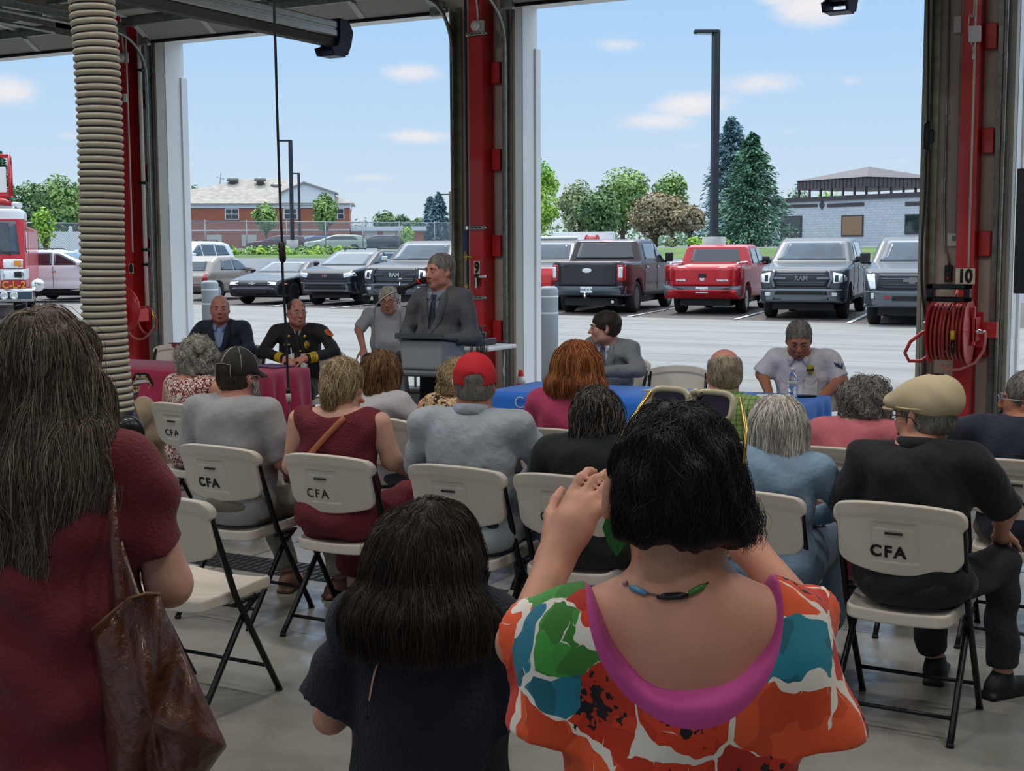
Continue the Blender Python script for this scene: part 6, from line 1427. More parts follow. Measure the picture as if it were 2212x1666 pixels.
# --- floral woman
x,y,Z=stand_at(1476,1600); rz=.50; ztop=aty(1478,896,y).z
L=lambda px,py,d=0: loc_of(px,py,Z+d,x,y,rz)
k=ztop/1.75
J=joints('stand',ztop,.84,yaw=-.38,pitch=.08,roll=.04,hs=.94)
J['elL']=L(1128,1390,.06); J['elR']=L(1752,1350,.10); J['wrL']=L(1203,1200,.18); J['wrR']=L(1605,1170,.24)
J['shL']=J['shL']+V3(.0,.01,-.01); J['shR']=J['shR']+V3(0,.01,-.01)
def florfn(nt,b,tc):
    N=nt.nodes.new;L_=nt.links.new
    def math_(op,a,b_=None,c=None):
        m=N('ShaderNodeMath'); m.operation=op
        for i,v in enumerate((a,b_,c)):
            if v is None: continue
            if isinstance(v,(int,float)): m.inputs[i].default_value=v
            else: L_(v,m.inputs[i])
        return m.outputs[0]
    mp=N('ShaderNodeMapping'); mp.inputs['Location'].default_value=(0,0,0); mp.inputs['Scale'].default_value=(1.0,1.0,.85); L_(tc.outputs['Object'],mp.inputs[0])
    nz=N('ShaderNodeTexNoise'); nz.inputs['Scale'].default_value=9; nz.inputs['Detail'].default_value=3; L_(mp.outputs[0],nz.inputs[0])
    vm=N('ShaderNodeVectorMath'); vm.operation='MULTIPLY_ADD'; L_(nz.outputs['Color'],vm.inputs[0]); vm.inputs[1].default_value=(.085,.085,.085); L_(mp.outputs[0],vm.inputs[2])
    vo=N('ShaderNodeTexVoronoi'); vo.inputs['Scale'].default_value=10.5; L_(vm.outputs[0],vo.inputs[0])
    ve=N('ShaderNodeTexVoronoi'); ve.feature='DISTANCE_TO_EDGE'; ve.inputs['Scale'].default_value=10.5; L_(vm.outputs[0],ve.inputs[0])
    v2=N('ShaderNodeTexVoronoi'); v2.feature='DISTANCE_TO_EDGE'; v2.inputs['Scale'].default_value=22; L_(vm.outputs[0],v2.inputs[0])
    v2c=N('ShaderNodeTexVoronoi'); v2c.inputs['Scale'].default_value=22; L_(vm.outputs[0],v2c.inputs[0])
    sp=N('ShaderNodeSeparateColor'); L_(vo.outputs['Color'],sp.inputs[0]); sp2=N('ShaderNodeSeparateColor'); L_(v2c.outputs['Color'],sp2.inputs[0])
    r=N('ShaderNodeValToRGB'); r.color_ramp.interpolation='CONSTANT'; e=r.color_ramp.elements
    e[0].position=0; e[0].color=lin('#d8401f')+[1]; e[1].position=.40; e[1].color=lin('#c8321f')+[1]
    for p,c in ((.56,'#cf4a95'),(.68,'#e2582b'),(.84,'#3f9a3c'),(.91,'#1f7f96')): q=e.new(p); q.color=lin(c)+[1]
    L_(sp.outputs[0],r.inputs[0])
    # petals: inner shade
    r2=N('ShaderNodeValToRGB'); r2.color_ramp.interpolation='CONSTANT'; e=r2.color_ramp.elements; e[0].position=0; e[0].color=(1,1,1,1); e[1].position=.5; e[1].color=(.78,.62,.6,1); q=e.new(.85); q.color=(1,.9,1,1); L_(sp2.outputs[1],r2.inputs[0])
    mx=N('ShaderNodeMix'); mx.data_type='RGBA'; mx.blend_type='MULTIPLY'; mx.inputs[0].default_value=1; L_(r.outputs[0],mx.inputs[6]); L_(r2.outputs[0],mx.inputs[7])
    # white petal edges of varying width
    n2=N('ShaderNodeTexNoise'); n2.inputs['Scale'].default_value=16; L_(tc.outputs['Object'],n2.inputs[0])
    wth=math_('MULTIPLY_ADD',n2.outputs[0],.34,-.145)
    ed_=math_('LESS_THAN',ve.outputs['Distance'],wth)
    wt2=math_('MULTIPLY_ADD',n2.outputs[0],.22,-.125); ed2=math_('LESS_THAN',v2.outputs['Distance'],wt2)
    wh=math_('MAXIMUM',ed_,ed2)
    mw=N('ShaderNodeMix'); mw.data_type='RGBA'; L_(wh,mw.inputs[0]); L_(mx.outputs[2],mw.inputs[6]); mw.inputs[7].default_value=lin('#e6e0d6')+[1]
    # black stamens at flower hearts
    st=N('ShaderNodeTexNoise'); st.inputs['Scale'].default_value=75; st.inputs['Detail'].default_value=2; L_(tc.outputs['Object'],st.inputs[0])
    rad=math_('MULTIPLY_ADD',st.outputs[0],1.5,-.50); inr=math_('LESS_THAN',vo.outputs['Distance'],rad); isf=math_('LESS_THAN',sp.outputs[0],.52); blk_=math_('MULTIPLY',inr,isf)
    mk=N('ShaderNodeMix'); mk.data_type='RGBA'; L_(blk_,mk.inputs[0]); L_(mw.outputs[2],mk.inputs[6]); mk.inputs[7].default_value=lin('#17131c')+[1]
    sv=N('ShaderNodeVectorMath'); sv.operation='SUBTRACT'; L_(tc.outputs['Object'],sv.inputs[0]); sv.inputs[1].default_value=(float(J['neck'][0]),0,float(J['neck'][2]-.002))
    ms=N('ShaderNodeVectorMath'); ms.operation='MULTIPLY'; L_(sv.outputs[0],ms.inputs[0]); ms.inputs[1].default_value=(1/.127,0,1/.142)
    le=N('ShaderNodeVectorMath'); le.operation='LENGTH'; L_(ms.outputs[0],le.inputs[0]); bd=math_('LESS_THAN',le.outputs['Value'],1.045)
    mb_=N('ShaderNodeMix'); mb_.data_type='RGBA'; L_(bd,mb_.inputs[0]); L_(mk.outputs[2],mb_.inputs[6]); mb_.inputs[7].default_value=lin('#b8448a')+[1]
    L_(mb_.outputs[2],b.inputs['Base Color'])
M_flor=mat('tropical_floral_print','#e0482a',.8,sheen=.1,fn=florfn)
def fl_top(s,J):
    for S,sg in(('L',-1),('R',1)):
        a=J['sh'+S]; e=J['el'+S]; d=(e-a)/np.linalg.norm(e-a)
        o=a+V3(sg*.012,-.010,-.04)
        s.cone(a+V3(sg*.002,0,.0),o,.058,.062,.04)
        s.cone(o,o+V3(sg*.022,-.008,-.115),.060,.074,.03,cut=.95)
        s.cone(a+d*.02,a+d*.10,.056,.062,.03,cut=.9)
    s.cone(J['chest']+V3(0,-.01,-.02),J['pelvis']+V3(0,-.01,-.02),.128,.150,.05,sc=(1.18,.85,1))
def off_neck(s,J): s.ell(J['neck']+V3(0,0,-.002),(.127,.32,.142),.010,'-')
def black_hair(t,J):
    s=SDF(J['head']-V3(.18,.18,.2),J['head']+V3(.18,.18,.16),.005)
    Hell(s,J,(0,-.02,.036),(.087,.110,.100)); Hell(s,J,(.0,-.060,-.020),(.082,.075,.080),.04); Hell(s,J,(.062,-.01,-.045),(.046,.070,.075),.03); Hell(s,J,(.0,-.075,-.070),(.052,.035,.045),.03)
    Hell(s,J,(.075,-.01,-.095),(.035,.045,.035),.02)
    Hell(s,J,(0,.13,-.07),(.08,.085,.13),.01,'-'); Hell(s,J,(-.104,.022,-.052),(.056,.078,.072),.01,'-'); Hell(s,J,(-.118,-.06,-.032),(.068,.12,.056),.01,'-'); Hell(s,J,(.01,-.03,-.147),(.20,.20,.090),.012,'-')
    s.noise(wn((.003,80,60,25,.5),(.003,-90,80,30,2.2),(.002,160,120,60,1)))
    hair_obj(s,HM['black'],t,[dict(n=9000,steps=10,step=.0085,rad=.0006,jit=.45,lift=.003,curl=.002,curlf=55,fly=.10,hang=0),dict(n=700,steps=12,step=.008,rad=.0006,jit=.3,lift=.008,curl=.008,curlf=70,fly=.3,hang=1,sel=lambda V:(V[:,0]>J['head'][0]+.045)&(V[:,2]<J['head'][2]+.0))],seed=70)
t=person('woman in a bright orange and pink floral blouse with short black hair, both hands raised',(x,y,0),rz,J,'a',top=M_flor,bottom='#2b3348',shoes='#3a2a2a',group=GF,sleeve=None,hair=black_hair,h=.0062,neckr=.050,armr=.80,hipw=1.05,bust=.02,face=True,brow='#141012',seed=301,
  extra=dict(topname='blouse',neckcut=off_neck,top=fl_top,fold=.0045,body=lambda s,J:(s.ell(hl(J,(-.100,-.030,-.010)),(.011,.025,.037),.006,R=J['R']@Matrix.Rotation(.35,3,'Z')),s.ell(hl(J,(-.111,-.027,-.004)),(.006,.014,.022),.004,'-',R=J['R']))),
  hands={'L':dict(d=(.46,.22,.86),n=(.55,.75,-.3),side=1,curl=(.35,.4,.45,.5),size=1.0,spread=.12),'R':dict(d=(-.45,.55,.55),n=(-.75,.1,-.5),side=-1,curl=(.5,.5,.5,.5),size=.95)})
FW=t; FJ=J
# elastic neckband following the neckline
q=SDF(J['pelvis']-V3(.3,.25,.15),J['neck']+V3(.3,.3,.12),.008); torso(q,J,.006,0,.02)
for S,sg in(('L',-1),('R',1)): a=J['sh'+S]; q.cone(a+V3(sg*.002,0,.0),a+V3(sg*.012,-.01,-.04),.058,.062,.04)
V,F=q.mesh(); bv=BVHTree.FromPolygons([tuple(p) for p in V],[tuple(int(i) for i in f) for f in F])
def ring(rx,rz_,front,dz=0,g=.004):
    P=[]
    for w in np.linspace(PI+.02,2*PI-.02,60):
        X=rx*math.cos(w); Zz=J['neck'][2]-.002+rz_*math.sin(w)+dz; h_=bv.ray_cast(Vector((X,2 if front else -2,Zz)),Vector((0,-1 if front else 1,0)))
        if h_[0] is not None: P.append(V3(h_[0].x,h_[0].y+(g if front else -g),h_[0].z))
    return P
# sunglasses on the crown, earrings, necklace, rings
def sunglasses(J,parent):
    fm=mat('cream_acetate','#cfc5a8',.35); lm=mat('violet_lens','#3a3048',.08,coat=1.0)
    g=link('sunglasses',None,parent)
    for sx in(-1,1):
        c=(sx*.034-.008,.056,.128); pts=[]
        for w in np.linspace(0,2*PI,25)[:-1]:
            cx_=math.copysign(abs(math.cos(w))**.6,math.cos(w)); sz_=math.copysign(abs(math.sin(w))**.6,math.sin(w)); pts.append(hl(J,(c[0]+.031*cx_,c[1]+.010*sz_-.0,c[2]+.022*sz_)))
        mb=MB(); mb.tube(pts,.0048,8,closed=True); mb.build('rim',fm,g)
        mb=MB(); mb.add(pts+[sum(pts)/24],[(k,(k+1)%24,24) for k in range(24)]); mb.build('lens',lm,g)
        mb=MB(); mb.tube([hl(J,(sx*.069,.052,.145)),hl(J,(sx*.088,.02,.10)),hl(J,(sx*.097,-.03,.055))],.0032,6); mb.build('temple',mat('gold_temple','#b59a52',.3,.9),g)
    mb=MB(); mb.tube([hl(J,(-.008,.055,.146)),hl(J,(0,.058,.150)),hl(J,(.008,.055,.146))],.0045,8); mb.build('bridge',fm,g)
sunglasses(J,t)
gm=mat('green_felt','#2f7a3a',.9,bump=(200,.5)); gk=mat('dark_green_felt','#16301f',.9)
for S,px,py in(('L',1332,1150),('R',1543,1185)):
    base=L(px,py-40,.02) ; sg=-1 if S=='L' else 1
    mb=MB(); mb.tube([base+V3(0,0,.02),base+V3(0,0,-.005)],.0012,5); mb.ell(base+V3(0,0,.006),(.004,.004,.004)); mb.build('earring_hook',M_chrome,t)
    out=[(0,.018),(.016,.012),(.021,-.006),(.010,-.030),(0,-.044),(-.012,-.026),(-.020,-.004),(-.014,.013)] if S=='L' else [(0,.004),(.022,.0),(.019,-.018),(.006,-.034),(0,-.038),(-.015,-.026),(-.021,-.008),(-.018,.002)]
    mb=MB(); mb.prism([(base[0]+a,base[2]-.016+b) for a,b in out],base[1]-.002,base[1]+.002,'y'); mb.build('leaf_earring',gm if True else gk,t)
    if S=='L': mb=MB(); mb.prism([(base[0]+a*.9+.006,base[2]+.004+b*.35) for a,b in out],base[1]-.004,base[1]-.002,'y'); mb.build('upper_leaf',gk,t)
q=SDF(J['neck']-V3(.2,.2,.15),J['neck']+V3(.2,.2,.2),.006); torso(q,J,-.012,0,0); q.cone(J['neck']+V3(0,0,-.03),hl(J,(0,-.025,-.055)),.054,.050,.035); V,F=q.mesh(); bn=BVHTree.FromPolygons([tuple(p) for p in V],[tuple(int(i) for i in f) for f in F])
P=[]
for px,py in ((1345,1256),(1362,1268),(1385,1278),(1410,1284),(1440,1289),(1462,1288),(1490,1282),(1512,1270),(1530,1258)):
    a=L(px,py,-1.0); b=L(px,py,.5); d=b-a; h_=bn.ray_cast(Vector(a),Vector(d).normalized()); P.append((V3(*h_[0])-d/np.linalg.norm(d)*.003) if h_[0] is not None else L(px,py,-.05))
mb=MB(); mb.tube(P,.0011,6); mb.build('necklace_chain',mat('antique_chain','#6f5a44',.4,.7),t)
for (i,u,c,r,l) in ((1,.7,'#4f8fb5',.0045,.016),(4,.6,'#15151a',.005,.021),(6,.6,'#3f7a3a',.0045,.015),(0,.3,'#b98f8f',.004,.005),(5,.8,'#c9a24a',.003,.004)):
    p=P[i]+(P[i+1]-P[i])*u; d=(P[i+1]-P[i]); d/=np.linalg.norm(d); mb=MB(); mb.tube([p-d*l,p-d*l*.5,p+d*l*.5,p+d*l],[r*.5,r,r,r*.5],8); mb.build('bead',mat('bead_'+c[1:],c,.25),t)
wl=J['wrL']; 
for (px,py) in ((1268,1066),(1302,1080)):
    p=L(px,py,.235); mb=MB(); mb.tube([p+V3(.0095*math.cos(w),.004*math.sin(w),.0095*math.sin(w)) for w in np.linspace(0,2*PI,17)[:-1]],.0022,6,closed=True); mb.build('silver_ring',M_chrome,t)
ph=thing('mobile_phone','phone held up in front of the woman in the floral blouse','phone',tuple(atd(1440,1105,Z+.36)),rz)
mb=MB(); mb.rbox((-.078,-.0045,-.037),(.078,.0045,.037),.004); mb.build('case',M_blk,ph)
# --- girl
x,y,Z=stand_at(922,1200); rz=.42; ztop=aty(905,1104,y).z
L=lambda px,py,d=0: loc_of(px,py,Z+d,x,y,rz)
J=joints('stand',ztop,.80,yaw=-.15,pitch=.0,hs=.96,roll=.03)
J['neck']=J['neck']+V3(0,0,.045)
for S,sg in(('L',-1),('R',1)): J['sh'+S]=J['neck']+V3(sg*.122,.0,-.050)
J['chest']=J['neck']+V3(0,.005,-.15); J['waist']=J['neck']+V3(0,.005,-.30); J['elR']=J['shR']+V3(.075,.06,-.20); J['wrR']=J['elR']+V3(-.10,.17,.0); J['elL']=J['shL']+V3(-.075,.05,-.20); J['wrL']=J['elL']+V3(.08,.17,.02)
def puff(s,J):
    for S,sg in(('L',-1),('R',1)):
        a=J['sh'+S]; s.ell(a+V3(sg*.015,0,-.005),(.058,.064,.055),.03); s.ell(a+V3(sg*.035,0,-.075),(.055,.064,.050),.012); s.cone(a+V3(sg*.03,0,-.09),a+V3(sg*.065,.0,-.165),.050,.074,.02,cut=.9)
    s.cone(J['chest'],J['pelvis'],.115,.145,.05,sc=(1.1,.85,1))
def keyhole(s,J): 
    s.ell(J['neck']+V3(0,.02,.04),(.055,.07,.045),.01,'-'); 
def ghair(t,J): 
    bob_hair(HM['dkbrown'],vol=.022,length=.105,back=.024,st=9000,noise=.0025,steps=28,rad=.0006,flip=.042,wid=1.02,h=.006,curl=.001)(t,J)
t=person('girl with straight dark brown shoulder length hair in a navy blue top with puffed sleeves',(x,y,0),rz,J,'a',top=mat('navy_muslin','#0f1626',.9,bump=(160,.5),sheen=.08),bottom='#27304a',shoes='#5a4a44',group=GF,sleeve=None,hair=ghair,h=.0075,neckr=.042,armr=.66,thin=.6,seed=311,hipw=.85,extra=dict(topname='blouse',neckcut=keyhole,top=puff,fold=.004))
# keyhole slit at the back: skin showing in a teardrop with a button below
bq=SDF(J['pelvis']-V3(.3,.25,.1),J['neck']+V3(.3,.3,.1),.008); torso(bq,J,.006*.6,0,0,hipw=.85); bq.cone(J['chest'],J['pelvis'],.115,.145,.05,sc=(1.1,.85,1)); V,F=bq.mesh(); bg=BVHTree.FromPolygons([tuple(p) for p in V],[tuple(int(i) for i in f) for f in F])
P=[];base=[(818,1432),(812,1450),(806,1475),(802,1498),(798,1520),(793,1532),(797,1505),(801,1480),(806,1455),(812,1438)]
for px,py in base: a=L(px,py,-1.0); b=L(px,py,.5); d=b-a; h_=bg.ray_cast(Vector(a),Vector(d).normalized()); P.append((V3(*h_[0])-d/np.linalg.norm(d)*.0065) if h_[0] is not None else None)
P=[p for p in P if p is not None]
if len(P)>4: mb=MB(); mb.add(P,[tuple(range(len(P)))]); o=mb.build('keyhole_opening',SK['a'],t); mb=MB(); mb.ell(P[len(P)//2]+V3(0,-.004,-.012),(.005,.003,.005)); mb.build('button',M_ink,t)
# --- long haired woman
x,y,Z=stand_at(95,1050); rz=.46; ztop=aty(110,682,y).z
L=lambda px,py,d=0: loc_of(px,py,Z+d,x,y,rz)
J=joints('stand',ztop,1.04,yaw=-.05,pitch=.02,hs=1.0)
J['elR']=L(365,1262,.03); J['wrR']=J['elR']+V3(-.10,.22,.02); J['elL']=J['shL']+V3(-.05,.04,-.27)
def lhair(t,J):
    s=SDF(J['head']-V3(.22,.2,.52),J['head']+V3(.22,.2,.16),.007)
    Hell(s,J,(0,-.02,.034),(.096,.115,.100)); b=hl(J,(0,-.045,-.02)); 
    s.cone(b,b+V3(.005,-.045,-.17),.098,.120,.04,sc=(1.15,.72,1)); s.cone(b+V3(.005,-.045,-.17),b+V3(-.03,-.05,-.36),.120,.098,.05,sc=(1.15,.60,1)); s.cone(b+V3(-.02,-.05,-.35),b+V3(-.04,-.045,-.43),.09,.055,.05,sc=(1.1,.6,1))
    s.cone(hl(J,(.075,0,-.05)),b+V3(.135,.0,-.22),.045,.045,.04)
    Hell(s,J,(0,.135,-.08),(.078,.085,.14),.01,'-'); s.noise(wn((.005,55,40,9,.5),(.004,-75,60,12,2.2),(.003,120,-90,14,1)))
    hair_obj(s,HM['longgray'],t,[dict(n=11000,steps=40,step=.0115,rad=.0007,jit=.12,lift=.007,curl=.005,curlf=16,fly=.08,hang=3),dict(n=260,steps=40,step=.0115,rad=.0006,jit=.2,lift=.012,curl=.010,curlf=16,fly=.3,hang=3)],seed=90)
mar=mat('maroon_linen','#6a1f29',.88,bump=(140,.35),sheen=.1,var=(7,.12))
def tunic(s,J): s.cone(J['chest'],J['pelvis']+V3(0,0,-.35),.135,.20,.08,sc=(1.15,.9,1))
t=person('woman with long wavy grey brown hair in a maroon short sleeved dress, back turned',(x,y,0),rz,J,'d',top=mar,bottom='#3a2a2a',shoes='#4a3a30',group=GF,sleeve=None,hair=lhair,h=.008,armr=1.12,hipw=1.15,seed=321,extra=dict(topname='dress',top=lambda s,J:(tunic(s,J),[s.cone(J['sh'+S],J['sh'+S]+(J['el'+S]-J['sh'+S])*1.2,.062,.070,.04,cut=.58) for S in 'RL']),fold=.006))
# --- leather tote on her shoulder (a thing of its own)
bt=thing('leather_tote_bag','large brown leather tote bag hanging from the shoulder of the long haired woman','bag',(0,0,0))
def W(px,py,d=0): return V3(*atd(px,py,Z+d))
M_lea=mat('brown_leather','#5b3426',.34,bump=(30,.55),var=(7,.28),coat=.15)
s=None
fw3=V3(FV[0],FV[1],0)
outl=[(198,1362),(280,1290),(345,1283),(358,1320),(395,1400),(440,1500),(492,1612),(470,1640),(430,1700),(360,1790),(280,1800),(240,1760),(228,1600),(215,1480)]
cx_,cy_=330,1560; n=len(outl); D0=-.12; th=.075
def dense(o,m=5):
    r=[]
    for i in range(len(o)):
        a=o[i];b=o[(i+1)%len(o)]
        for k_ in range(m): r.append((a[0]+(b[0]-a[0])*k_/m,a[1]+(b[1]-a[1])*k_/m))
    return r
od=dense(outl); n=len(od); v=[];f=[]; layers=[(1.0,0),(.97,.6),(.85,.93),(.6,1.05),(.3,1.1)]
for side in(-1,1):
    for (sc,t_) in layers:
        for i,(px,py) in enumerate(od):
            X=cx_+(px-cx_)*sc; Y=cy_+(py-cy_)*sc
            fold=.018*math.sin(X*.055+Y*.012+1.2)*t_+.010*math.sin(X*.13-Y*.02)*t_
            thick=th*(.25+.75*min(1,max(0,(Y-1290)/250)))
            v.append(W(X,Y,D0+side*(-1)*(thick*t_)+ (fold if side>0 else -fold)))
    v.append(W(cx_,cy_,D0-side*th*1.05))
m=len(layers)*n+1
for sd in(0,1):
    for l in range(len(layers)-1):
        for i in range(n):
            j=(i+1)%n; a=sd*m+l*n; qd=(a+i,a+j,a+n+j,a+n+i); f.append(qd if sd==0 else qd[::-1])
    for i in range(n): j=(i+1)%n; a=sd*m+(len(layers)-1)*n; tr=(a+i,a+j,sd*m+m-1); f.append(tr if sd==0 else tr[::-1])
for i in range(n): j=(i+1)%n; f.append((i,m+i,m+j,j))
mb=MB(); mb.add(v,f,True); o=mb.build('bag_body',M_lea,bt,fixn=True); md=o.modifiers.new('s','SUBSURF'); md.levels=1; md.render_levels=1
for pts in (((240,1000,-.02),(243,1080,-.10),(250,1180,-.14),(262,1300,-.17)),((240,1000,-.02),(238,1060,.02),(252,1150,-.06),(275,1230,-.10),(296,1292,-.13))):
    P=spline([Vector(W(a,b,c)) for a,b,c in pts],8); mb=MB(); vv=[]
    rr=V3(*RV)*.0085
    for p in P: vv+=[V3(*p)-rr,V3(*p)+rr]
    mb.add(vv,[(2*i,2*i+1,2*i+3,2*i+2) for i in range(len(P)-1)],True); o=mb.build('strap',M_lea,bt); md=o.modifiers.new('s','SOLIDIFY'); md.thickness=.006
mb=MB(); P=[W(*p) for p in ((200,1360,D0-.03),(240,1325,D0-.04),(280,1292,D0-.03),(318,1282,D0-.02),(346,1284,D0)) ]; mb.tube(P,.0035,6); mb.build('stitched_hem',mat('leather_edge','#7d5b45',.5),bt)

# small brown bag hanging at the chair of the white haired woman
q=atd(1786,1200,FPX/520); t=thing('handbag','dark brown leather handbag hanging beside the chair of the white haired woman','bag',(q.x,q.y,q.z))
mb=MB(); mb.rbox((-.04,-.12,-.19),(.035,.10,-.02),.03); mb.build('bag_body',M_lea,t); mb=MB(); mb.tube([(-.0,-.09,-.03),(-.01,-.07,.12),(0,0,.17),(0,.06,.12),(0,.08,-.03)],.010,8); mb.build('strap',M_lea,t)
# ---------------------------------------------------------------- vehicles in the lot
M_tyre=mat('tyre_rubber','#1d1e20',.85,bump=(40,.3)); M_glassd=mat('tinted_car_glass','#1b2329',.03,coat=1.0); M_wind=mat('windscreen_glass','#33424e',.04,coat=1.0,var=(2.2,.5,'#1a2229'))
M_head=mat('headlamp','#dfe6ea',.08,.4,coat=1.0); M_tail=mat('tail_lamp','#a3141c',.15,coat=1.0); M_trim=mat('dark_trim','#1c1e21',.5); M_plate=mat('licence_plate','#dfe2e4',.5); M_amber=mat('amber_lamp','#e08a2a',.3)
def paint(n,c,met=.1): return mat('paint_'+n,c,.38,min(met,.12),coat=.4)
def poly_sdf(P,X,Y):
    P=np.array(P,np.float32); n=len(P); d=np.full(np.broadcast(X,Y).shape,1e9,np.float32); s=np.ones_like(d)
    for i in range(n):
        a=P[i];b=P[i-1]; e=b-a; wx=X-a[0]; wy=Y-a[1]; t=np.clip((wx*e[0]+wy*e[1])/max(float(e@e),1e-9),0,1); d=np.minimum(d,(wx-e[0]*t)**2+(wy-e[1]*t)**2)
        c1=Y>=a[1]; c2=Y<b[1]; c3=e[0]*wy>e[1]*wx; f=(c1&c2&c3)|(~c1&~c2&~c3); s=np.where(f,-s,s)
    return s*np.sqrt(d)
def smax(a,b,k): h=np.maximum(k-np.abs(a-b),0)/k; return np.maximum(a,b)+h*h*k*.25
def vehicle(name,label,cat,loc,rz,prof,W,belt,axles,rw,pm,group='vehicles parked in the lot',tum=.28,taper=(.10,.08),bed=None,h=.03,tw=.25,rimm=None,arch=.06,sub=(),rimstyle=6,bodyname='body',fl=None,lower=None):
    t=thing(name,label,cat,loc,rz,group)
    ys=[p[0] for p in prof]; zs=[p[1] for p in prof]; y0,y1,z1=min(ys),max(ys),max(zs)
    s=SDF((-W/2-.1,y0-.12,.1),(W/2+.1,y1+.12,z1+.12),h); g=np.meshgrid(*s.ax,indexing='ij',sparse=True); x,y,z=g
    side=poly_sdf(prof,y,z)+.03
    u=np.clip((y-(y1-.9))/.9,0,1); v=np.clip(((y0+.7)-y)/.7,0,1)
    hw=W/2-taper[0]*u**2-taper[1]*v**2-np.maximum(z-belt,0)*tum-np.maximum(.55-z,0)*.10 + .02*np.clip(1-np.abs(z-(belt-.12))/.15,0,1)*0
    # shallow waist line along the flanks
    hw=hw-.015*np.clip(1-np.abs(z-.72)/.10,0,1)
    if fl:   # flared rear fenders
        for a in fl: hw=hw+.06*np.clip(1-np.abs(y-a)/.55,0,1)**.7*np.clip((belt-z)/.2+0.2,0,1)
    d=smax(side,np.abs(x)-hw+.02,.10)-.03
    for a in axles:
        dc=np.sqrt((y-a)**2+(z-rw)**2)-(rw+arch); dx=(W/2-.36)-np.abs(x); d=np.maximum(d,-np.maximum(dc,dx))
    if bed: 
        db=np.maximum(np.maximum(np.abs(x)-bed[0],np.abs(y-(bed[1]+bed[2])/2)-abs(bed[1]-bed[2])/2),bed[3]-z); d=np.maximum(d,-db)
    s.D=(d+0*s.D).astype(np.float32); V,F=s.mesh(); V=relax(V,F,1)
    if lower:   # two tone paint: below a height another colour
        zc=V[F].mean(1)[:,2]; yc=V[F].mean(1)[:,1]; mi=((zc<lower[1])&(yc>lower[2] if len(lower)>2 else zc<lower[1])).astype(int); np_mesh(bodyname,V,F,[pm,lower[0]],t,True,mi)
    else: np_mesh(bodyname,V,F,pm,t)
    bv=BVHTree.FromPolygons([tuple(p) for p in V],[tuple(int(i) for i in f) for f in F])
    T={'t':t,'bv':bv,'W':W,'y0':y0,'y1':y1}
    rimm=rimm or mat('rim_alloy','#8f9498',.3,.8)
    for a in axles:
        for sx in(-1,1):
            mb=MB(); X=sx*(W/2-tw/2-.02-(taper[0]*.3 if a>0 else 0)); Mw=frame((X,a,rw),(0,1,0),(0,0,1))  # lathe axis = x
            mb.lathe([(rw*.62,-tw/2),(rw*.93,-tw/2),(rw,-tw/2+.04),(rw,tw/2-.04),(rw*.93,tw/2),(rw*.62,tw/2),(rw*.62,-tw/2)],32,Mw); w_=mb.build('wheel',M_tyre,t)
            mb=MB(); o=tw/2-.035
            mb.lathe([(rw*.62,-tw/2+.01),(rw*.60,sx*0+.0),(rw*.62,tw/2-.01),(rw*.64,tw/2-.004)],28,Mw); mb.lathe([(0,sx*o-.02),(rw*.12,sx*o-.02),(rw*.12,sx*o+.01),(0,sx*o+.014)] if sx>0 else [(0,-o-.014),(rw*.12,-o-.01),(rw*.12,-o+.02),(0,-o+.02)],16,Mw)
            for k in range(rimstyle):
                an=2*PI*k/rimstyle+.3; R=Matrix.Rotation(an,3,'X'); mb.box((-.012,-rw*.07,rw*.08),(.012,rw*.07,rw*.62),R=R,o=(X+sx*o,a,rw))
            mb.build('rim',rimm,w_)
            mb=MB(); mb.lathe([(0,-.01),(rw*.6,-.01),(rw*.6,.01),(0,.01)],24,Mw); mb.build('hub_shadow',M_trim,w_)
    mb=MB(); mb.box((-W/2+.3,y0+.35,.22),(W/2-.3,y1-.35,.42)); mb.build('chassis',M_trim,t)
    return T
def panel(T,name,poly,m,dirn,off=.006,layers=5,dn=.06,parent=None,label=None,thick=0.0):
    """conformal panel projected on the body: dirn 'L','R' (poly y,z) or 'F','B' (poly x,z) or 'T' (poly x,y)"""
    bv=T['bv']; P=[]; n0=len(poly)
    for i in range(n0):
        a=poly[i];b=poly[(i+1)%n0]; k=max(1,int(math.hypot(a[0]-b[0],a[1]-b[1])/dn))
        for j in range(k): P.append((a[0]+(b[0]-a[0])*j/k,a[1]+(b[1]-a[1])*j/k))
    cx=sum(p[0] for p in P)/len(P); cy=sum(p[1] for p in P)/len(P); v=[];f=[];n=len(P)
    def hit(a,b):
        if dirn in 'LR': sg=-1 if dirn=='L' else 1; o=Vector((sg*4,a,b)); d=Vector((-sg,0,0))
        elif dirn=='F': o=Vector((a,8,b)); d=Vector((0,-1,0))
        elif dirn=='B': o=Vector((a,-8,b)); d=Vector((0,1,0))
        else: o=Vector((a,b,5)); d=Vector((0,0,-1))
        h=bv.ray_cast(o,d)
        return h[0]-d*off if h[0] is not None else None
    last=hit(cx,cy) or Vector((0,0,0))
    for l in range(layers):
        q=1-l/layers
        for a,b in P:
            p=hit(cx+(a-cx)*q,cy+(b-cy)*q); 
            if p is None: 
                p=last.copy(); 
                if dirn in'LR': p.y,p.z=cx+(a-cx)*q,cy+(b-cy)*q
                elif dirn in'FB': p.x,p.z=cx+(a-cx)*q,cy+(b-cy)*q
            v.append(p)
    v.append(hit(cx,cy) or last)
    for l in range(layers-1):
        for i in range(n): j=(i+1)%n; f.append((l*n+i,l*n+j,(l+1)*n+j,(l+1)*n+i))
    for i in range(n): f.append(((layers-1)*n+i,(layers-1)*n+(i+1)%n,layers*n))
    mb=MB(); mb.add(v,f,True); o=mb.build(name,m,parent or T['t'])
    md=o.modifiers.new('s','SOLIDIFY'); md.thickness=.008+thick; md.offset=0
    if label:o['label']=label
    return o
def mirrorx(poly): return [(-a,b) for a,b in poly][::-1]
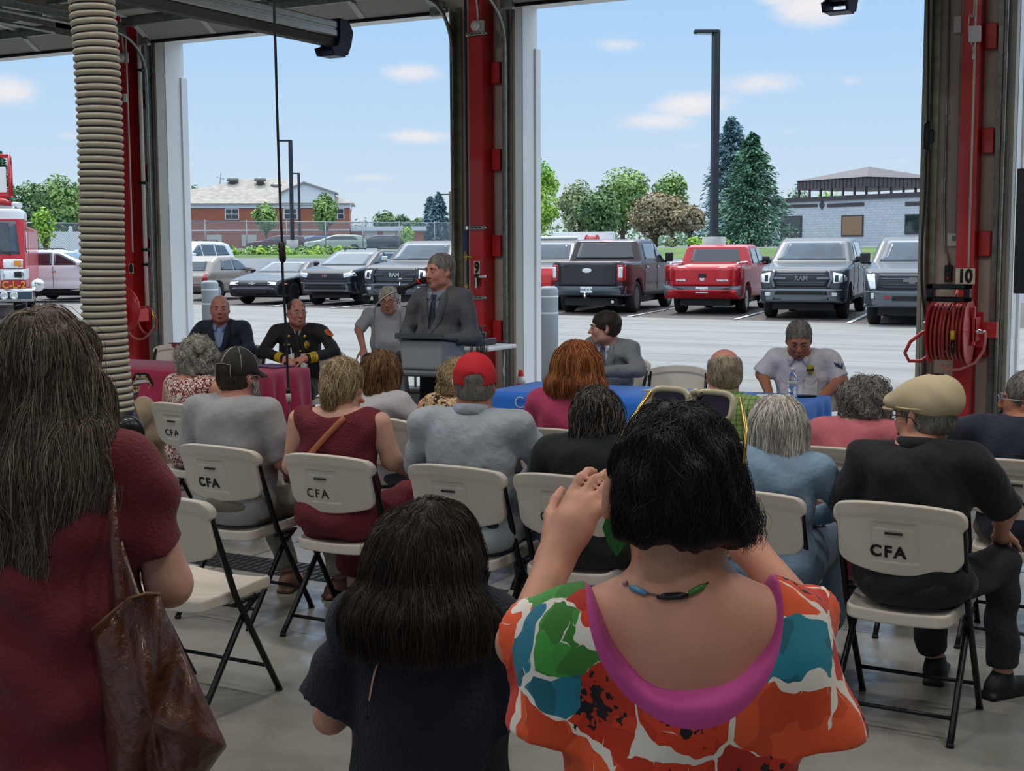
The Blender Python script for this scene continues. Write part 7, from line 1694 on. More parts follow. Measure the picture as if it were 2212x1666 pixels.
def sides(T,name,poly,m,off=.006): panel(T,name,poly,m,'L',off); panel(T,name,poly,m,'R',off)
def pair(T,name,poly,m,d,off=.006,**k): panel(T,name,poly,m,d,off,**k); panel(T,name,mirrorx(poly),m,d,off,**k)
def bar(T,name,a,b,m,r=.012): mb=MB(); mb.rbox(a,b,r); return mb.build(name,m,T['t'])
def mirrors(T,y,z,m,big=False):
    W=T['W']
    for sx in(-1,1):
        w,hh=(.11,.26) if big else (.09,.14); mb=MB(); x0=sx*(W/2+.02); mb.rbox((min(x0,x0+sx*2*w),y-.05,z-hh/2),(max(x0,x0+sx*2*w),y+.07,z+hh/2),.03); mb.rbox((min(x0-sx*.12,x0+sx*.05),y-.02,z-hh/2-.02),(max(x0-sx*.12,x0+sx*.05),y+.02,z-hh/2+.04),.01); mb.build('mirror',m,T['t'])
def lettering(T,txt,x,y,z,size,m,front=True,depth=.02,off=.004,name='lettering'):
    me=text_mesh(txt,size,depth,offset=off); sg=1 if front else -1
    me.transform(frame((x,y,z),(-sg,0,0),(0,0,1))); me.materials.append(m); link(name,me,T['t'])
def carpos(px,py,xo,yo,rz):  # place so that local point (xo,yo,0) falls on the ground at the pixel
    p=atz(px,py,-.014); R=Matrix.Rotation(rz,3,'Z'); q=p-R@Vector((xo,yo,0)); return (q.x,q.y,-.014)
RF=math.radians(188.5); RB=math.radians(8.5)
PK=[(2.92,.42),(2.97,.72),(2.93,1.0),(2.84,1.17),(2.6,1.24),(1.45,1.33),(1.28,1.35),(.62,1.84),(.30,1.93),(-.85,1.94),(-1.22,1.89),(-1.38,1.36),(-2.90,1.37),(-2.95,1.33),(-2.97,.62),(-2.8,.45),(2.5,.38)]
def pickup_glass(T,wm=M_wind):
    panel(T,'windscreen',[(-.84,1.39),(.84,1.39),(.72,1.85),(-.72,1.85)],wm,'F')
    sides(T,'side_window',[(1.02,1.40),(.35,1.40),(.35,1.82),(.55,1.80)],M_glassd); sides(T,'side_window',[(.28,1.40),(-.95,1.40),(-.90,1.82),(.28,1.83)],M_glassd)
    panel(T,'rear_window',[(-.80,1.42),(.80,1.42),(.70,1.84),(-.70,1.84)],M_glassd,'B')
    for y in (1.30,.31,-1.02): sides(T,'door_seam',[(y-.006,.55),(y+.006,.55),(y+.006,1.36),(y-.006,1.36)],M_trim,.002)
    for y in (.45,-.70): sides(T,'door_handle',[(y,1.17),(y-.17,1.17),(y-.17,1.21),(y,1.21)],M_chrome,.02)
    sides(T,'rocker_panel',[(1.45,.42),(-1.2,.42),(-1.2,.52),(1.45,.52)],M_trim,.01)
def ram(label,pos,col,bright):
    pm=paint(col[0],col[1]); T=vehicle('pickup_truck',label,'pickup truck',pos,RF,PK,2.06,1.30,(1.98,-1.72),.405,pm,bed=(.76,-1.5,-2.86,.92),rimm=mat('rim_black','#202225',.35,.6),tum=.30)
    pickup_glass(T)
    panel(T,'grille',[(-.62,1.15),(-.70,.98),(-.60,.78),(.60,.78),(.70,.98),(.62,1.15)],M_trim,'F',.012)
    for z in (.82,.87,1.05,1.10): panel(T,'grille_bar',[(-.58,z),(.58,z),(.58,z+.018),(-.58,z+.018)],mat('grille_grey','#4a5058',.3,.6),'F',.022)
    fr=mat('grille_surround','#5b6068',.3,.5) if not bright else mat('grille_surround_dark','#33373d',.3,.5)
    for sg in (-1,1):
        panel(T,'grille_surround',[(sg*.60,1.17),(sg*.66,1.17),(sg*.75,.98),(sg*.65,.75),(sg*.58,.75),(sg*.69,.98)],fr,'F',.026)
        panel(T,'grille_wing',[(sg*.36,.945),(sg*.66,.955),(sg*.66,1.0),(sg*.36,1.0)],fr,'F',.028)
        panel(T,'headlamp',[(sg*.74,.86),(sg*.96,.88),(sg*.95,1.08),(sg*.72,1.12)],M_head,'F',.014); panel(T,'lamp_core',[(sg*.78,.90),(sg*.86,.90),(sg*.86,1.05),(sg*.78,1.05)],M_trim,'F',.022)
        panel(T,'fog_lamp',[(sg*.72,.56),(sg*.84,.56),(sg*.84,.64),(sg*.72,.64)],M_head,'F',.04)
        panel(T,'tow_recess',[(sg*.40,.46),(sg*.62,.46),(sg*.66,.50),(sg*.62,.54),(sg*.40,.54)],M_trim,'F',.04)
    lettering(T,'RAM',0,2.985,.975,.155,M_chrome if bright else mat('dark_chrome','#8c939b',.3,.7),spacing if False else True) if False else lettering(T,'RAM',0,2.965,.975,.15,M_chrome if bright else mat('dark_chrome','#8c939b',.3,.7))
    panel(T,'bumper',[(-1.0,.40),(1.0,.40),(1.0,.70),(.62,.73),(-.62,.73),(-1.0,.70)],mat('bumper_silver','#6f757c',.4,.4) if not bright else mat('bumper_dusk','#5f666e',.35,.6),'F',.03,thick=.02)
    panel(T,'lower_intake',[(-.62,.60),(.62,.60),(.58,.68),(-.58,.68)],M_trim,'F',.062)
    panel(T,'air_dam',[(-.95,.37),(.95,.37),(.95,.42),(-.95,.42)],M_trim,'F',.04)
    sides(T,'fender_flare_lamp',[(2.78,.90),(2.62,.92),(2.62,1.0),(2.80,1.05)],M_head,.01)
    mirrors(T,1.18,1.42,M_trim if not bright else M_chrome,False); return T
ram('x',carpos(1742,686.5,0,1.98,RF),('granite','#2c323a'),False)['t']['label']='dark grey pickup facing us with dull RAM lettering, right of the red pickup'
ram('x',carpos(884,666,0,1.98,RF),('blue_slate','#161c26'),True)['t']['label']='dark blue pickup facing us with bright RAM lettering, right behind the lectern'
# heavy pickup at the far right
T=vehicle('pickup_truck','dark grey pickup with a gold bow tie style emblem facing us at the right door edge','pickup truck',carpos(1976,701,0,1.98,RF),RF,PK[:5]+[(1.45,1.37)]+PK[6:],2.10,1.32,(1.98,-1.72),.43,paint('graphite','#272e37'),bed=(.76,-1.5,-2.86,.92),tum=.28)
T['t']['label']='dark grey pickup facing us, cut off by the right door edge'
pickup_glass(T); panel(T,'grille',[(-.72,1.13),(-.74,.80),(.74,.80),(.72,1.13)],M_trim,'F',.012)
for z in (.84,.90,1.02,1.08): panel(T,'grille_bar',[(-.68,z),(.68,z),(.68,z+.02),(-.68,z+.02)],mat('grille_grey','#4a5058'),'F',.022)
bow=[(-.17,.02),(-.06,.035),(-.05,.065),(.07,.065),(.06,.035),(.17,.035),(.14,-.03),(.05,-.03),(.04,-.06),(-.07,-.06),(-.06,-.03),(-.17,-.03)]
def bowtie(T,x,y,z,k=1.0,m=M_chrome):
    mb=MB(); mb.prism([(x-a*k,z+b*k) for a,b in bow],y,y+.02,'y'); mb.build('emblem',m,T['t'])
bowtie(T,0,2.955,.995,1.15)
for sg in(-1,1):
    panel(T,'headlamp',[(sg*.76,.80),(sg*.88,.80),(sg*.98,1.12),(sg*.80,1.14)],M_head,'F',.014); panel(T,'tow_hook',[(sg*.46,.60),(sg*.58,.60),(sg*.58,.65),(sg*.46,.65)],mat('tow_red','#b3262c',.4),'F',.06); panel(T,'fog_lamp',[(sg*.80,.60),(sg*.86,.60),(sg*.86,.72),(sg*.80,.72)],M_head,'F',.05)
panel(T,'bumper',[(-1.02,.42),(1.02,.42),(1.02,.76),(-1.02,.76)],mat('bumper_steel','#666d75',.4,.4),'F',.03,thick=.02); panel(T,'lower_intake',[(-.42,.56),(.42,.56),(.42,.66),(-.42,.66)],M_trim,'F',.062)
mirrors(T,1.18,1.46,M_trim,True)
def pickup_rear(T,tailm,lampm=M_tail,plate='GHR 3178',inset=.0):
    panel(T,'tailgate',[(-.76,.74),(.76,.74),(.76,1.33),(-.76,1.33)],tailm,'B',.012,thick=.01)
    for sg in(-1,1): panel(T,'tail_lamp',[(sg*.80,.86),(sg*.985,.86),(sg*.985,1.28),(sg*.80,1.28)],lampm,'B',.014); 
    panel(T,'bumper',[(-.99,.50),(.99,.50),(.99,.72),(-.99,.72)],mat('bumper_steel','#666d75'),'B',.05,thick=.03)
    mb=MB(); mb.rbox((-.16,T['y0']-.09,.56),(.16,T['y0']-.075,.72),.004); mb.build('licence_plate',M_plate,T['t']); lettering(T,plate,0,T['y0']-.094,.64,.075,mat('plate_ink','#3a4a6a',.6),False,.004,.001,'plate_lettering')
# maroon and black pickup, tailgate to us
T=vehicle('pickup_truck','dark maroon and black crew cab pickup seen from behind, oval badge on its tailgate','pickup truck',carpos(1298,674.5,0,-1.72,RB),RB,PK,2.04,1.31,(1.98,-1.72),.42,paint('maroon','#2c0e14'),bed=(.76,-1.5,-2.86,.92),rimm=mat('rim_dark','#5a5f66',.3,.7))
pickup_glass(T); pickup_rear(T,paint('gloss_black','#1c1e22'))
for sg in(-1,1): panel(T,'lamp_core',[(sg*.84,.94),(sg*.94,.94),(sg*.94,1.22),(sg*.84,1.22)],M_head,'B',.026)
mb=MB(); mb.lathe([(0,0),(.12,0),(.125,.015),(0,.018)],28,frame((-.05,T['y0']-.03,1.12),(-1,0,0),(0,0,1))@Matrix.Diagonal((1,.5,1,1)) if False else frame((-.0,T['y0']-.02,1.13),(1,0,0),(0,0,1))@Matrix.Diagonal((1.0,.45,1,1))); mb.build('oval_badge',mat('badge_blue','#6d87b5',.3,.5),T['t'])
mb=MB(); mb.lathe([(0.115,0),(.13,.02),(.115,.022)],28,frame((0,T['y0']-.02,1.13),(1,0,0),(0,0,1))@Matrix.Diagonal((1.0,.47,1,1))); mb.build('badge_ring',M_chrome,T['t'])
lettering(T,'Ford',0,T['y0']-.044,1.13,.075,M_white,False,.004,.0)
mb=MB(); mb.tube([(.55,-2.2,.36),(.62,-2.75,.34),(.68,-2.98,.33)],.04,10); mb.build('exhaust_pipe',M_chrome,T['t']); mb=MB(); mb.tube([(0,-3.0,.45),(0,-3.18,.45),(0,-3.18,.52)],.025,8); mb.ell((0,-3.18,.55),(.03,.03,.03)); mb.build('tow_hitch',M_chrome,T['t'])
panel(T,'high_brake_lamp',[(-.20,1.87),(.20,1.87),(.20,1.91),(-.20,1.91)],M_tail,'B',.01); mirrors(T,1.18,1.45,M_trim,True)
# red pickup, tailgate to us
PD_=[(2.72,.42),(2.78,.72),(2.72,1.0),(2.45,1.12),(1.25,1.25),(.62,1.70),(.25,1.78),(-.75,1.78),(-1.05,1.72),(-1.20,1.24),(-2.70,1.25),(-2.75,1.2),(-2.76,.60),(-2.6,.42),(2.4,.36)]
redp=paint('bright_red','#b3141f',.15)
T=vehicle('pickup_truck','bright red extended cab pickup seen from behind with a white rail along the bed','pickup truck',carpos(1537,676,0,-1.60,RB),RB,PD_,1.90,1.20,(1.75,-1.60),.38,redp,bed=(.70,-1.3,-2.64,.86),rimm=mat('rim_silver','#b3b7bb',.3,.8))
panel(T,'windscreen',[(-.68,1.30),(.68,1.30),(.60,1.66),(-.60,1.66)],M_wind,'F'); panel(T,'rear_window',[(-.66,1.30),(.66,1.30),(.60,1.66),(-.60,1.66)],M_glassd,'B')
sides(T,'side_window',[(.95,1.28),(.0,1.28),(.0,1.67),(.50,1.66)],M_glassd); sides(T,'side_window',[(-.08,1.28),(-.85,1.28),(-.80,1.66),(-.08,1.67)],M_glassd)
pickup_rear(T,redp,plate='JMR 3187'); 
mb=MB(); mb.tube([(.86,-1.25,1.27),(.86,-1.3,1.33),(.86,-2.6,1.32),(.86,-2.66,1.26)],.022,8); mb.build('bed_rail',M_white,T['t']); mb=MB(); mb.tube([(-.86,-1.25,1.27),(-.86,-1.3,1.33),(-.86,-2.6,1.32),(-.86,-2.66,1.26)],.022,8); mb.build('bed_rail',M_white,T['t'])
panel(T,'red_bumper',[(-.97,.42),(.97,.42),(.97,.64),(-.97,.64)],redp,'B',.085,thick=.03); lettering(T,'DODGE',-.55,T['y0']-.03,.88,.07,M_white,False,.01); lettering(T,'DAKOTA',.52,T['y0']-.03,.88,.07,M_white,False,.01)
panel(T,'tailgate_handle',[(-.10,.96),(.10,.96),(.10,1.05),(-.10,1.05)],M_trim,'B',.03); panel(T,'emblem',[(-.05,.86),(.05,.86),(.06,.93),(-.06,.93)],M_chrome,'B',.03); mirrors(T,.95,1.32,M_trim)
# brush truck left of it (front to us, partly behind the white door reveal)
T=vehicle('pickup_truck','black and red fire service pickup with a hose reel behind its cab','pickup truck',carpos(1150,668,0,1.98,RF),RF,PK[:11]+[(-1.38,1.0),(-2.90,1.0)]+PK[14:],2.06,1.30,(1.98,-1.72),.42,paint('fire_black','#15171c'),lower=(paint('fire_red','#c01a22',.1),1.16))
T['t']['label']='black over red fire service pickup with a hose reel, beside the white door reveal'
pickup_glass(T); mirrors(T,1.18,1.5,M_trim,True)
bar(T,'white_box_body',(-1.0,-2.9,1.0),(1.0,-1.6,1.45),M_white,.02); bar(T,'rack_post',(-1.02,-2.9,1.4),(-.96,-2.84,2.15),M_white); bar(T,'rack_panel',(-1.0,-2.9,1.95),(1.0,-2.84,2.2),M_white)
mb=MB(); 
for k in range(6): mb.tube([(-.62+.045*k,-2.1+.27*math.cos(w),1.78+.27*math.sin(w)) for w in [2*PI*q/24 for q in range(24)]],.024,6,closed=True)
mb.build('hose_reel',M_hosered,T['t']); bar(T,'light_bar',(-.7,-.1,1.95),(.7,.2,2.05),M_white,.03)
for sx in(-.67,-.35): mb=MB(); mb.lathe([(.3,-.01),(.33,-.01),(.33,.01),(.3,.01)],24,frame((sx,-2.1,1.78),(0,1,0),(0,0,1))); mb.build('reel_flange',mat('reel_red','#c0202a',.4),T['t'])
# dark SUV with a honeycomb grille
SV=[(2.35,.42),(2.42,.70),(2.38,.98),(2.2,1.08),(1.25,1.20),(.30,1.60),(-.1,1.68),(-1.55,1.66),(-2.05,1.58),(-2.36,1.10),(-2.42,.62),(-2.3,.40),(2.2,.34)]
def suv(label,pos,rz,pm,H=1.0,W=1.9,name='sport_utility_vehicle',prof=None,wm=M_wind,rim=None,group='vehicles parked in the lot',cat='car'):
    P=[(y,z*H) for y,z in (prof or SV)]; T=vehicle(name,label,cat,pos,rz,P,W,1.12*H,(1.45,-1.40),.36,pm,rimm=rim,group=group)
    a=H; panel(T,'windscreen',[(-.76,1.21*a),(.76,1.21*a),(.64,1.59*a),(-.64,1.59*a)],wm,'F'); panel(T,'rear_window',[(-.60,1.20*a),(.60,1.20*a),(.54,1.52*a),(-.54,1.52*a)],M_glassd,'B')
    for q in ([(1.0,1.20),(.12,1.20),(.12,1.57),(.30,1.56)],[(.05,1.20),(-.85,1.20),(-.83,1.58),(.05,1.59)],[(-.92,1.20),(-1.85,1.22),(-1.62,1.55),(-.92,1.58)]): sides(T,'side_window',[(y,z*a) for y,z in q],M_glassd)
    for y in(.09,-.88): sides(T,'door_seam',[(y-.006,.5),(y+.006,.5),(y+.006,1.16*a),(y-.006,1.16*a)],M_trim,.002)
    for y in(.22,-.72): sides(T,'door_handle',[(y,.98*a),(y-.16,.98*a),(y-.16,1.01*a),(y,1.01*a)],M_chrome,.02)
    for sx in(-1,1): mb=MB(); mb.tube([(sx*.58,.0,1.69*a),(sx*.60,-.1,1.72*a),(sx*.60,-1.5,1.72*a),(sx*.58,-1.6,1.67*a)],.018,8); mb.build('roof_rail',M_trim,T['t'])
    sides(T,'sill_cladding',[(1.0,.36),(-1.0,.36),(-1.0,.46),(1.0,.46)],M_trim,.01); mirrors(T,.95,1.24*a,pm); return T
T=suv('glossy dark SUV facing us with a honeycomb grille, left of the dark blue pickup',carpos(735,658,0,1.45,RF),RF,paint('ink_blue','#10151e'))
panel(T,'grille',[(-.58,.98),(-.66,.80),(.66,.80),(.58,.98)],mat('honeycomb','#2a2e33',.4,.5,var=(40,.6)),'F',.012); lettering(T,'KIA',0,2.44,.90,.10,M_chrome)
panel(T,'bumper',[(-.92,.42),(.92,.42),(.90,.70),(-.90,.70)],mat('bumper_silver','#6f757c',.4,.4),'F',.02,thick=.015); panel(T,'lower_intake',[(-.70,.50),(.70,.50),(.66,.66),(-.66,.66)],M_trim,'F',.05)
for sg in(-1,1): panel(T,'headlamp',[(sg*.62,.84),(sg*.92,.90),(sg*.90,1.0),(sg*.60,.98)],M_head,'F',.014)
# black coupe
CM=[(2.35,.26),(2.43,.46),(2.40,.66),(2.28,.76),(1.0,.95),(.85,.97),(.10,1.30),(-.35,1.36),(-1.35,1.15),(-2.0,1.05),(-2.38,1.0),(-2.42,.45),(-2.2,.30),(2.1,.22)]
T=vehicle('sports_coupe','low black sports coupe facing us with an orange side marker, between the beige hatchback and the dark SUV','car',carpos(582,656,0,1.42,RF),RF,CM,1.92,.92,(1.42,-1.43),.36,paint('jet','#10141b'),fl=(1.42,-1.43),rimm=mat('rim_black','#202225'),rimstyle=5,tum=.45)
T['t']['label']='low black sports coupe facing us, between the beige hatchback and the dark SUV'
panel(T,'windscreen',[(-.76,.985),(.76,.985),(.60,1.29),(-.60,1.29)],M_wind,'F'); sides(T,'side_window',[(.60,.98),(-.55,.98),(-.55,1.26),(-.05,1.28)],M_glassd); panel(T,'rear_window',[(-.5,1.10),(.5,1.10),(.45,1.28),(-.45,1.28)],M_glassd,'B')
panel(T,'grille',[(-.62,.72),(-.70,.60),(.70,.60),(.62,.72)],M_trim,'F',.01); bowtie(T,0,2.42,.665,.8); panel(T,'lower_intake',[(-.50,.34),(.50,.34),(.48,.44),(-.48,.44)],M_trim,'F',.012)
for z in(.635,.675): panel(T,'grille_bar',[(-.62,z),(.62,z),(.62,z+.01),(-.62,z+.01)],mat('grille_grey','#4a5058'),'F',.02)
for sg in(-1,1): panel(T,'headlamp',[(sg*.50,.61),(sg*.82,.61),(sg*.80,.70),(sg*.52,.71)],M_head,'F',.012); panel(T,'fog_lamp',[(sg*.62,.38),(sg*.72,.38),(sg*.72,.46),(sg*.62,.46)],M_trim,'F',.012)
sides(T,'side_marker',[(2.12,.62),(1.95,.62),(1.95,.66),(2.12,.66)],M_amber,.012); mirrors(T,.55,1.0,paint('jet','#10141b')); sides(T,'door_seam',[(.62,.35),(.63,.35),(.63,.95),(.62,.95)],M_trim,.002)
panel(T,'bumper_lip',[(-.90,.48),(.90,.48),(.88,.56),(-.88,.56)],mat('bumper_dusk','#5f666e'),'F',.008)
# beige hatchback, rear to us
FI=[(1.72,.30),(1.80,.52),(1.74,.74),(1.5,.88),(.95,1.0),(.42,1.38),(.05,1.49),(-.85,1.47),(-1.25,1.30),(-1.62,.92),(-1.76,.82),(-1.80,.50),(-1.6,.30),(1.5,.22)]
T=vehicle('hatchback_car','small rounded beige hatchback seen from behind','car',carpos(428,649,0,-1.15,RB),RB,FI,1.64,.92,(1.15,-1.15),.30,paint('mocha','#8f857c',.2),h=.025,tum=.33,taper=(.14,.12),rimm=mat('rim_silver','#b3b7bb'))
panel(T,'rear_window',[(-.56,1.0),(.56,1.0),(.46,1.32),(-.46,1.32)],M_glassd,'B'); sides(T,'side_window',[(.78,1.0),(-.10,1.0),(-.10,1.38),(.30,1.36)],M_glassd); sides(T,'side_window',[(-.18,1.0),(-.95,1.02),(-.80,1.33),(-.18,1.38)],M_glassd); panel(T,'windscreen',[(-.56,1.04),(.56,1.04),(.48,1.34),(-.48,1.34)],M_wind,'F')
for sg in(-1,1): panel(T,'tail_lamp',[(sg*.58,.68),(sg*.74,.66),(sg*.72,.92),(sg*.62,.92)],M_tail,'B',.012)
mb=MB(); mb.rbox((-.16,-1.83,.66),(.16,-1.815,.80),.004); mb.build('licence_plate',mat('plate_dark','#5d6470',.5),T['t']); lettering(T,'FGE 7',0,-1.835,.73,.07,M_white,False,.003,.0,'plate_lettering'); bar(T,'chrome_handle',(-.12,-1.82,.83),(.12,-1.80,.86),M_chrome,.005)
mb=MB(); mb.tube([(-.5,-1.7,.32),(-.5,-1.86,.32)],.035,10); mb.build('exhaust_pipe',M_chrome,T['t']); panel(T,'bumper_line',[(-.74,.54),(.74,.54),(.74,.56),(-.74,.56)],M_trim,'B',.006); mirrors(T,.62,1.03,paint('mocha','#8f857c'))
# white full-size SUV behind it
suv('large white SUV behind the beige hatchback, cut off by the white door reveal',carpos(352,634,0,1.45,RF),RF,paint('white','#d9dde2',.0),H=1.2,W=2.02)
# left bay: white SUV side on, silver truck front
p=atd(118,640,45.5); T=suv('white SUV in the left door opening, its red tail lamp beside the fire truck',(p.x+.3,p.y,-.014),math.radians(-62),paint('white','#d9dde2'),H=1.02)
panel(T,'tail_lamp',[(-.92,.92),(-.60,.92),(-.60,1.05),(-.88,1.08)],M_tail,'B',.012); panel(T,'tail_lamp',[(.60,.92),(.92,.92),(.88,1.08),(.60,1.05)],M_tail,'B',.012); sides(T,'tail_lamp_wrap',[(-2.3,.92),(-2.0,.94),(-1.98,1.02),(-2.28,1.08)],M_tail,.012)
T=suv('grey off-road SUV facing us with a silver grille, half hidden by the corrugated hose',carpos(152,646,0,1.45,RF),RF,paint('titanium','#6f777e'),H=1.05,W=1.85)
panel(T,'grille',[(-.30,1.02),(-.36,.82),(.36,.82),(.30,1.02)],M_trim,'F',.012); panel(T,'bumper',[(-.92,.44),(.92,.44),(.92,.76),(-.92,.76)],mat('bumper_silver','#6f757c'),'F',.03,thick=.02); mb=MB(); mb.lathe([(.05,0),(.075,.01),(.05,.012)],20,frame((0,2.42,.93),(-1,0,0),(0,0,1))); mb.build('round_badge',M_chrome,T['t'])
for sg in(-1,1): panel(T,'headlamp',[(sg*.60,.84),(sg*.86,.84),(sg*.84,1.04),(sg*.60,1.02)],M_head,'F',.012); panel(T,'grille_wing',[(sg*.34,.82),(sg*.50,.82),(sg*.46,1.04),(sg*.32,1.04)],mat('bumper_silver','#6f757c'),'F',.02)
mb=MB(); mb.rbox((.15,2.48,.55),(.47,2.50,.70),.004); mb.build('licence_plate',M_plate,T['t'])
# ---------------------------------------------------------------- fire ladder truck at the left edge
FTR=math.radians(226); fp=carpos(60,690,-1.22,3.7,FTR)
ft=thing('fire_truck','red and white fire ladder truck facing us at the left picture edge','fire truck',fp,FTR); FT={'t':ft,'W':2.4}
M_fr=paint('fire_engine_red','#c3202b',.05); M_fw=paint('fire_white','#e4e7ea',.0)
s=SDF((-1.4,1.2,.4),(1.4,4.3,3.0),.03); s.box((0,2.6,1.70),(1.22,1.15,1.05),.12,.05); g=np.meshgrid(*s.ax,indexing='ij',sparse=True); s.D=smax(s.D,(g[1]-3.72+np.maximum(g[2]-1.35,0)*.14)*1.0,.08).astype(np.float32)
V,F=s.mesh(); V=relax(V,F,1); zc=V[F].mean(1)[:,2]; mi=np.where(zc>2.48,1,np.where((zc<1.25)&(zc>.98),1,0)); np_mesh('cab',V,F,[M_fr,M_fw],ft,True,mi); FT['bv']=BVHTree.FromPolygons([tuple(p) for p in V],[tuple(int(i) for i in f) for f in F]); FT['y0'],FT['y1']=1.4,3.7
panel(FT,'windscreen',[(-1.10,1.62),(1.10,1.62),(1.02,2.44),(-1.02,2.44)],M_wind,'F',.01); panel(FT,'screen_pillar',[(-.02,1.62),(.02,1.62),(.02,2.44),(-.02,2.44)],M_fw,'F',.02)
sides(FT,'door_window',[(3.2,1.66),(2.4,1.66),(2.4,2.3),(3.15,2.3)],M_glassd); panel(FT,'grille',[(-.62,.72),(.62,.72),(.62,1.42),(-.62,1.42)],M_chrome,'F',.02)
for k in range(5): panel(FT,'grille_slat',[(-.58,.78+.125*k),(.58,.78+.125*k),(.58,.85+.125*k),(-.58,.85+.125*k)],M_trim,'F',.035)
for sg in(-1,1):
    for z0,m in ((1.30,M_amber),(1.02,M_head)): panel(FT,'lamp_bezel',[(sg*.70,z0-.02),(sg*1.16,z0-.02),(sg*1.16,z0+.20),(sg*.70,z0+.20)],M_chrome,'F',.02); panel(FT,'headlamp',[(sg*.74,z0+.02),(sg*.92,z0+.02),(sg*.92,z0+.16),(sg*.74,z0+.16)],M_head,'F',.035); panel(FT,'headlamp',[(sg*.95,z0+.02),(sg*1.12,z0+.02),(sg*1.12,z0+.16),(sg*.95,z0+.16)],m if z0>1.2 else M_trim,'F',.035)
lettering(FT,'C-L-2',-.93,3.77,.86,.24,mat('gold_leaf','#e3b34a',.3,.5),True,.01,.004)
bar(FT,'bumper',(-1.42,3.6,.46),(1.42,4.25,.78),M_chrome,.04); bar(FT,'bumper_band',(-1.36,4.25,.52),(1.36,4.27,.70),mat('bumper_band','#3f4a5c',.4,.4),.005)
mb=MB(); mb.lathe([(.12,0),(.15,.01),(.14,.02)],28,frame((-.1,4.27,.61),(-1,0,0),(0,0,1))@Matrix.Diagonal((1.6,.55,1,1))); mb.build('oval_badge',M_chrome,ft)
for x in(-.72,-.95): mb=MB(); mb.lathe([(.085,0),(.10,.02),(.085,.03),(.05,.01),(0,.01)],20,frame((x,4.27,.61),(-1,0,0),(0,0,1))); mb.build('bumper_lamp',M_chrome,ft)
mb=MB(); mb.lathe([(.02,-.42),(.05,-.40),(.09,-.15),(.15,.0),(.16,.05),(.14,.07),(.0,.06)],28,frame((-1.50,4.0,.86),(-1,0,0),(0,0,1))); mb.build('siren',M_chrome,ft)
for sx in(-1,1):
    mb=MB(); mb.lathe([(.30,-.15),(.50,-.15),(.53,-.1),(.53,.1),(.50,.15),(.30,.15)],28,frame((sx*1.0,2.2,.53),(0,1,0),(0,0,1))); w_=mb.build('wheel',M_tyre,ft); mb=MB(); mb.lathe([(0,-.1),(.3,-.1),(.3,.1),(0,.1)],24,frame((sx*1.02,2.2,.53),(0,1,0),(0,0,1))); mb.build('rim',M_chrome,w_)
    mb=MB(); mb.lathe([(.30,-.15),(.50,-.15),(.53,-.1),(.53,.1),(.50,.15),(.30,.15)],28,frame((sx*1.0,-4.2,.53),(0,1,0),(0,0,1))); mb.build('wheel',M_tyre,ft)
bar(FT,'body',(-1.22,-6.5,.6),(1.22,1.35,2.35),M_fr,.05); bar(FT,'roof_light',(-1.0,2.9,2.76),(1.0,3.2,2.92),M_chrome,.05)
mb=MB()
for sx in(-.42,.42):
    for z in (2.75,3.55): mb.tube([(sx,-5.5,z),(sx,4.6,z+.1)],.035,8)
    for k in range(18): y=-5.4+k*.55; mb.tube([(sx,y,2.76),(sx,y+.55,3.56)],.018,6)
for k in range(28): y=-5.4+k*.35; mb.tube([(-.42,y,2.76),(.42,y,2.76)],.02,6)
mb.build('aerial_ladder',mat('ladder_red','#b3262c',.4),ft)
mb=MB(); X=-.55
for x in(-1.0,.6): mb.tube([(x,4.3,3.0),(x,4.3,3.75),(x,4.6,3.95),(x,5.2,3.95),(x,5.35,3.6),(x,5.35,3.0),(x,4.3,3.0)],.03,8); mb.tube([(x,4.35,3.85),(x,5.35,3.05)],.022,8)
for y,z in ((4.3,3.0),(5.35,3.0),(5.2,3.95),(4.6,3.95)): mb.tube([(-1.0,y,z),(.6,y,z)],.025,8)
mb.build('platform_cage',mat('ladder_red','#b3262c'),ft); bar(FT,'cage_sign',(-.9,4.7,3.1),(-.5,4.74,3.7),M_white,.01); bar(FT,'cage_sign',(-.45,4.7,3.1),(.1,4.74,3.75),M_paper,.01)
mb=MB(); mb.tube([(-.5,3.9,2.95),(-.75,4.4,2.9),(-1.05,4.9,2.82)],[.09,.08,.05],12); mb.build('water_monitor',mat('ladder_red','#b3262c'),ft); mb=MB(); mb.tube([(-1.05,4.9,2.82),(-1.2,5.1,2.78)],[.06,.075],12); mb.build('monitor_nozzle',M_white,ft)
mb=MB(); mb.tube([(-.2,3.75,1.66),(-.5,3.78,1.78),(-.9,3.78,1.60)],.012,6); mb.build('wiper',M_trim,ft)
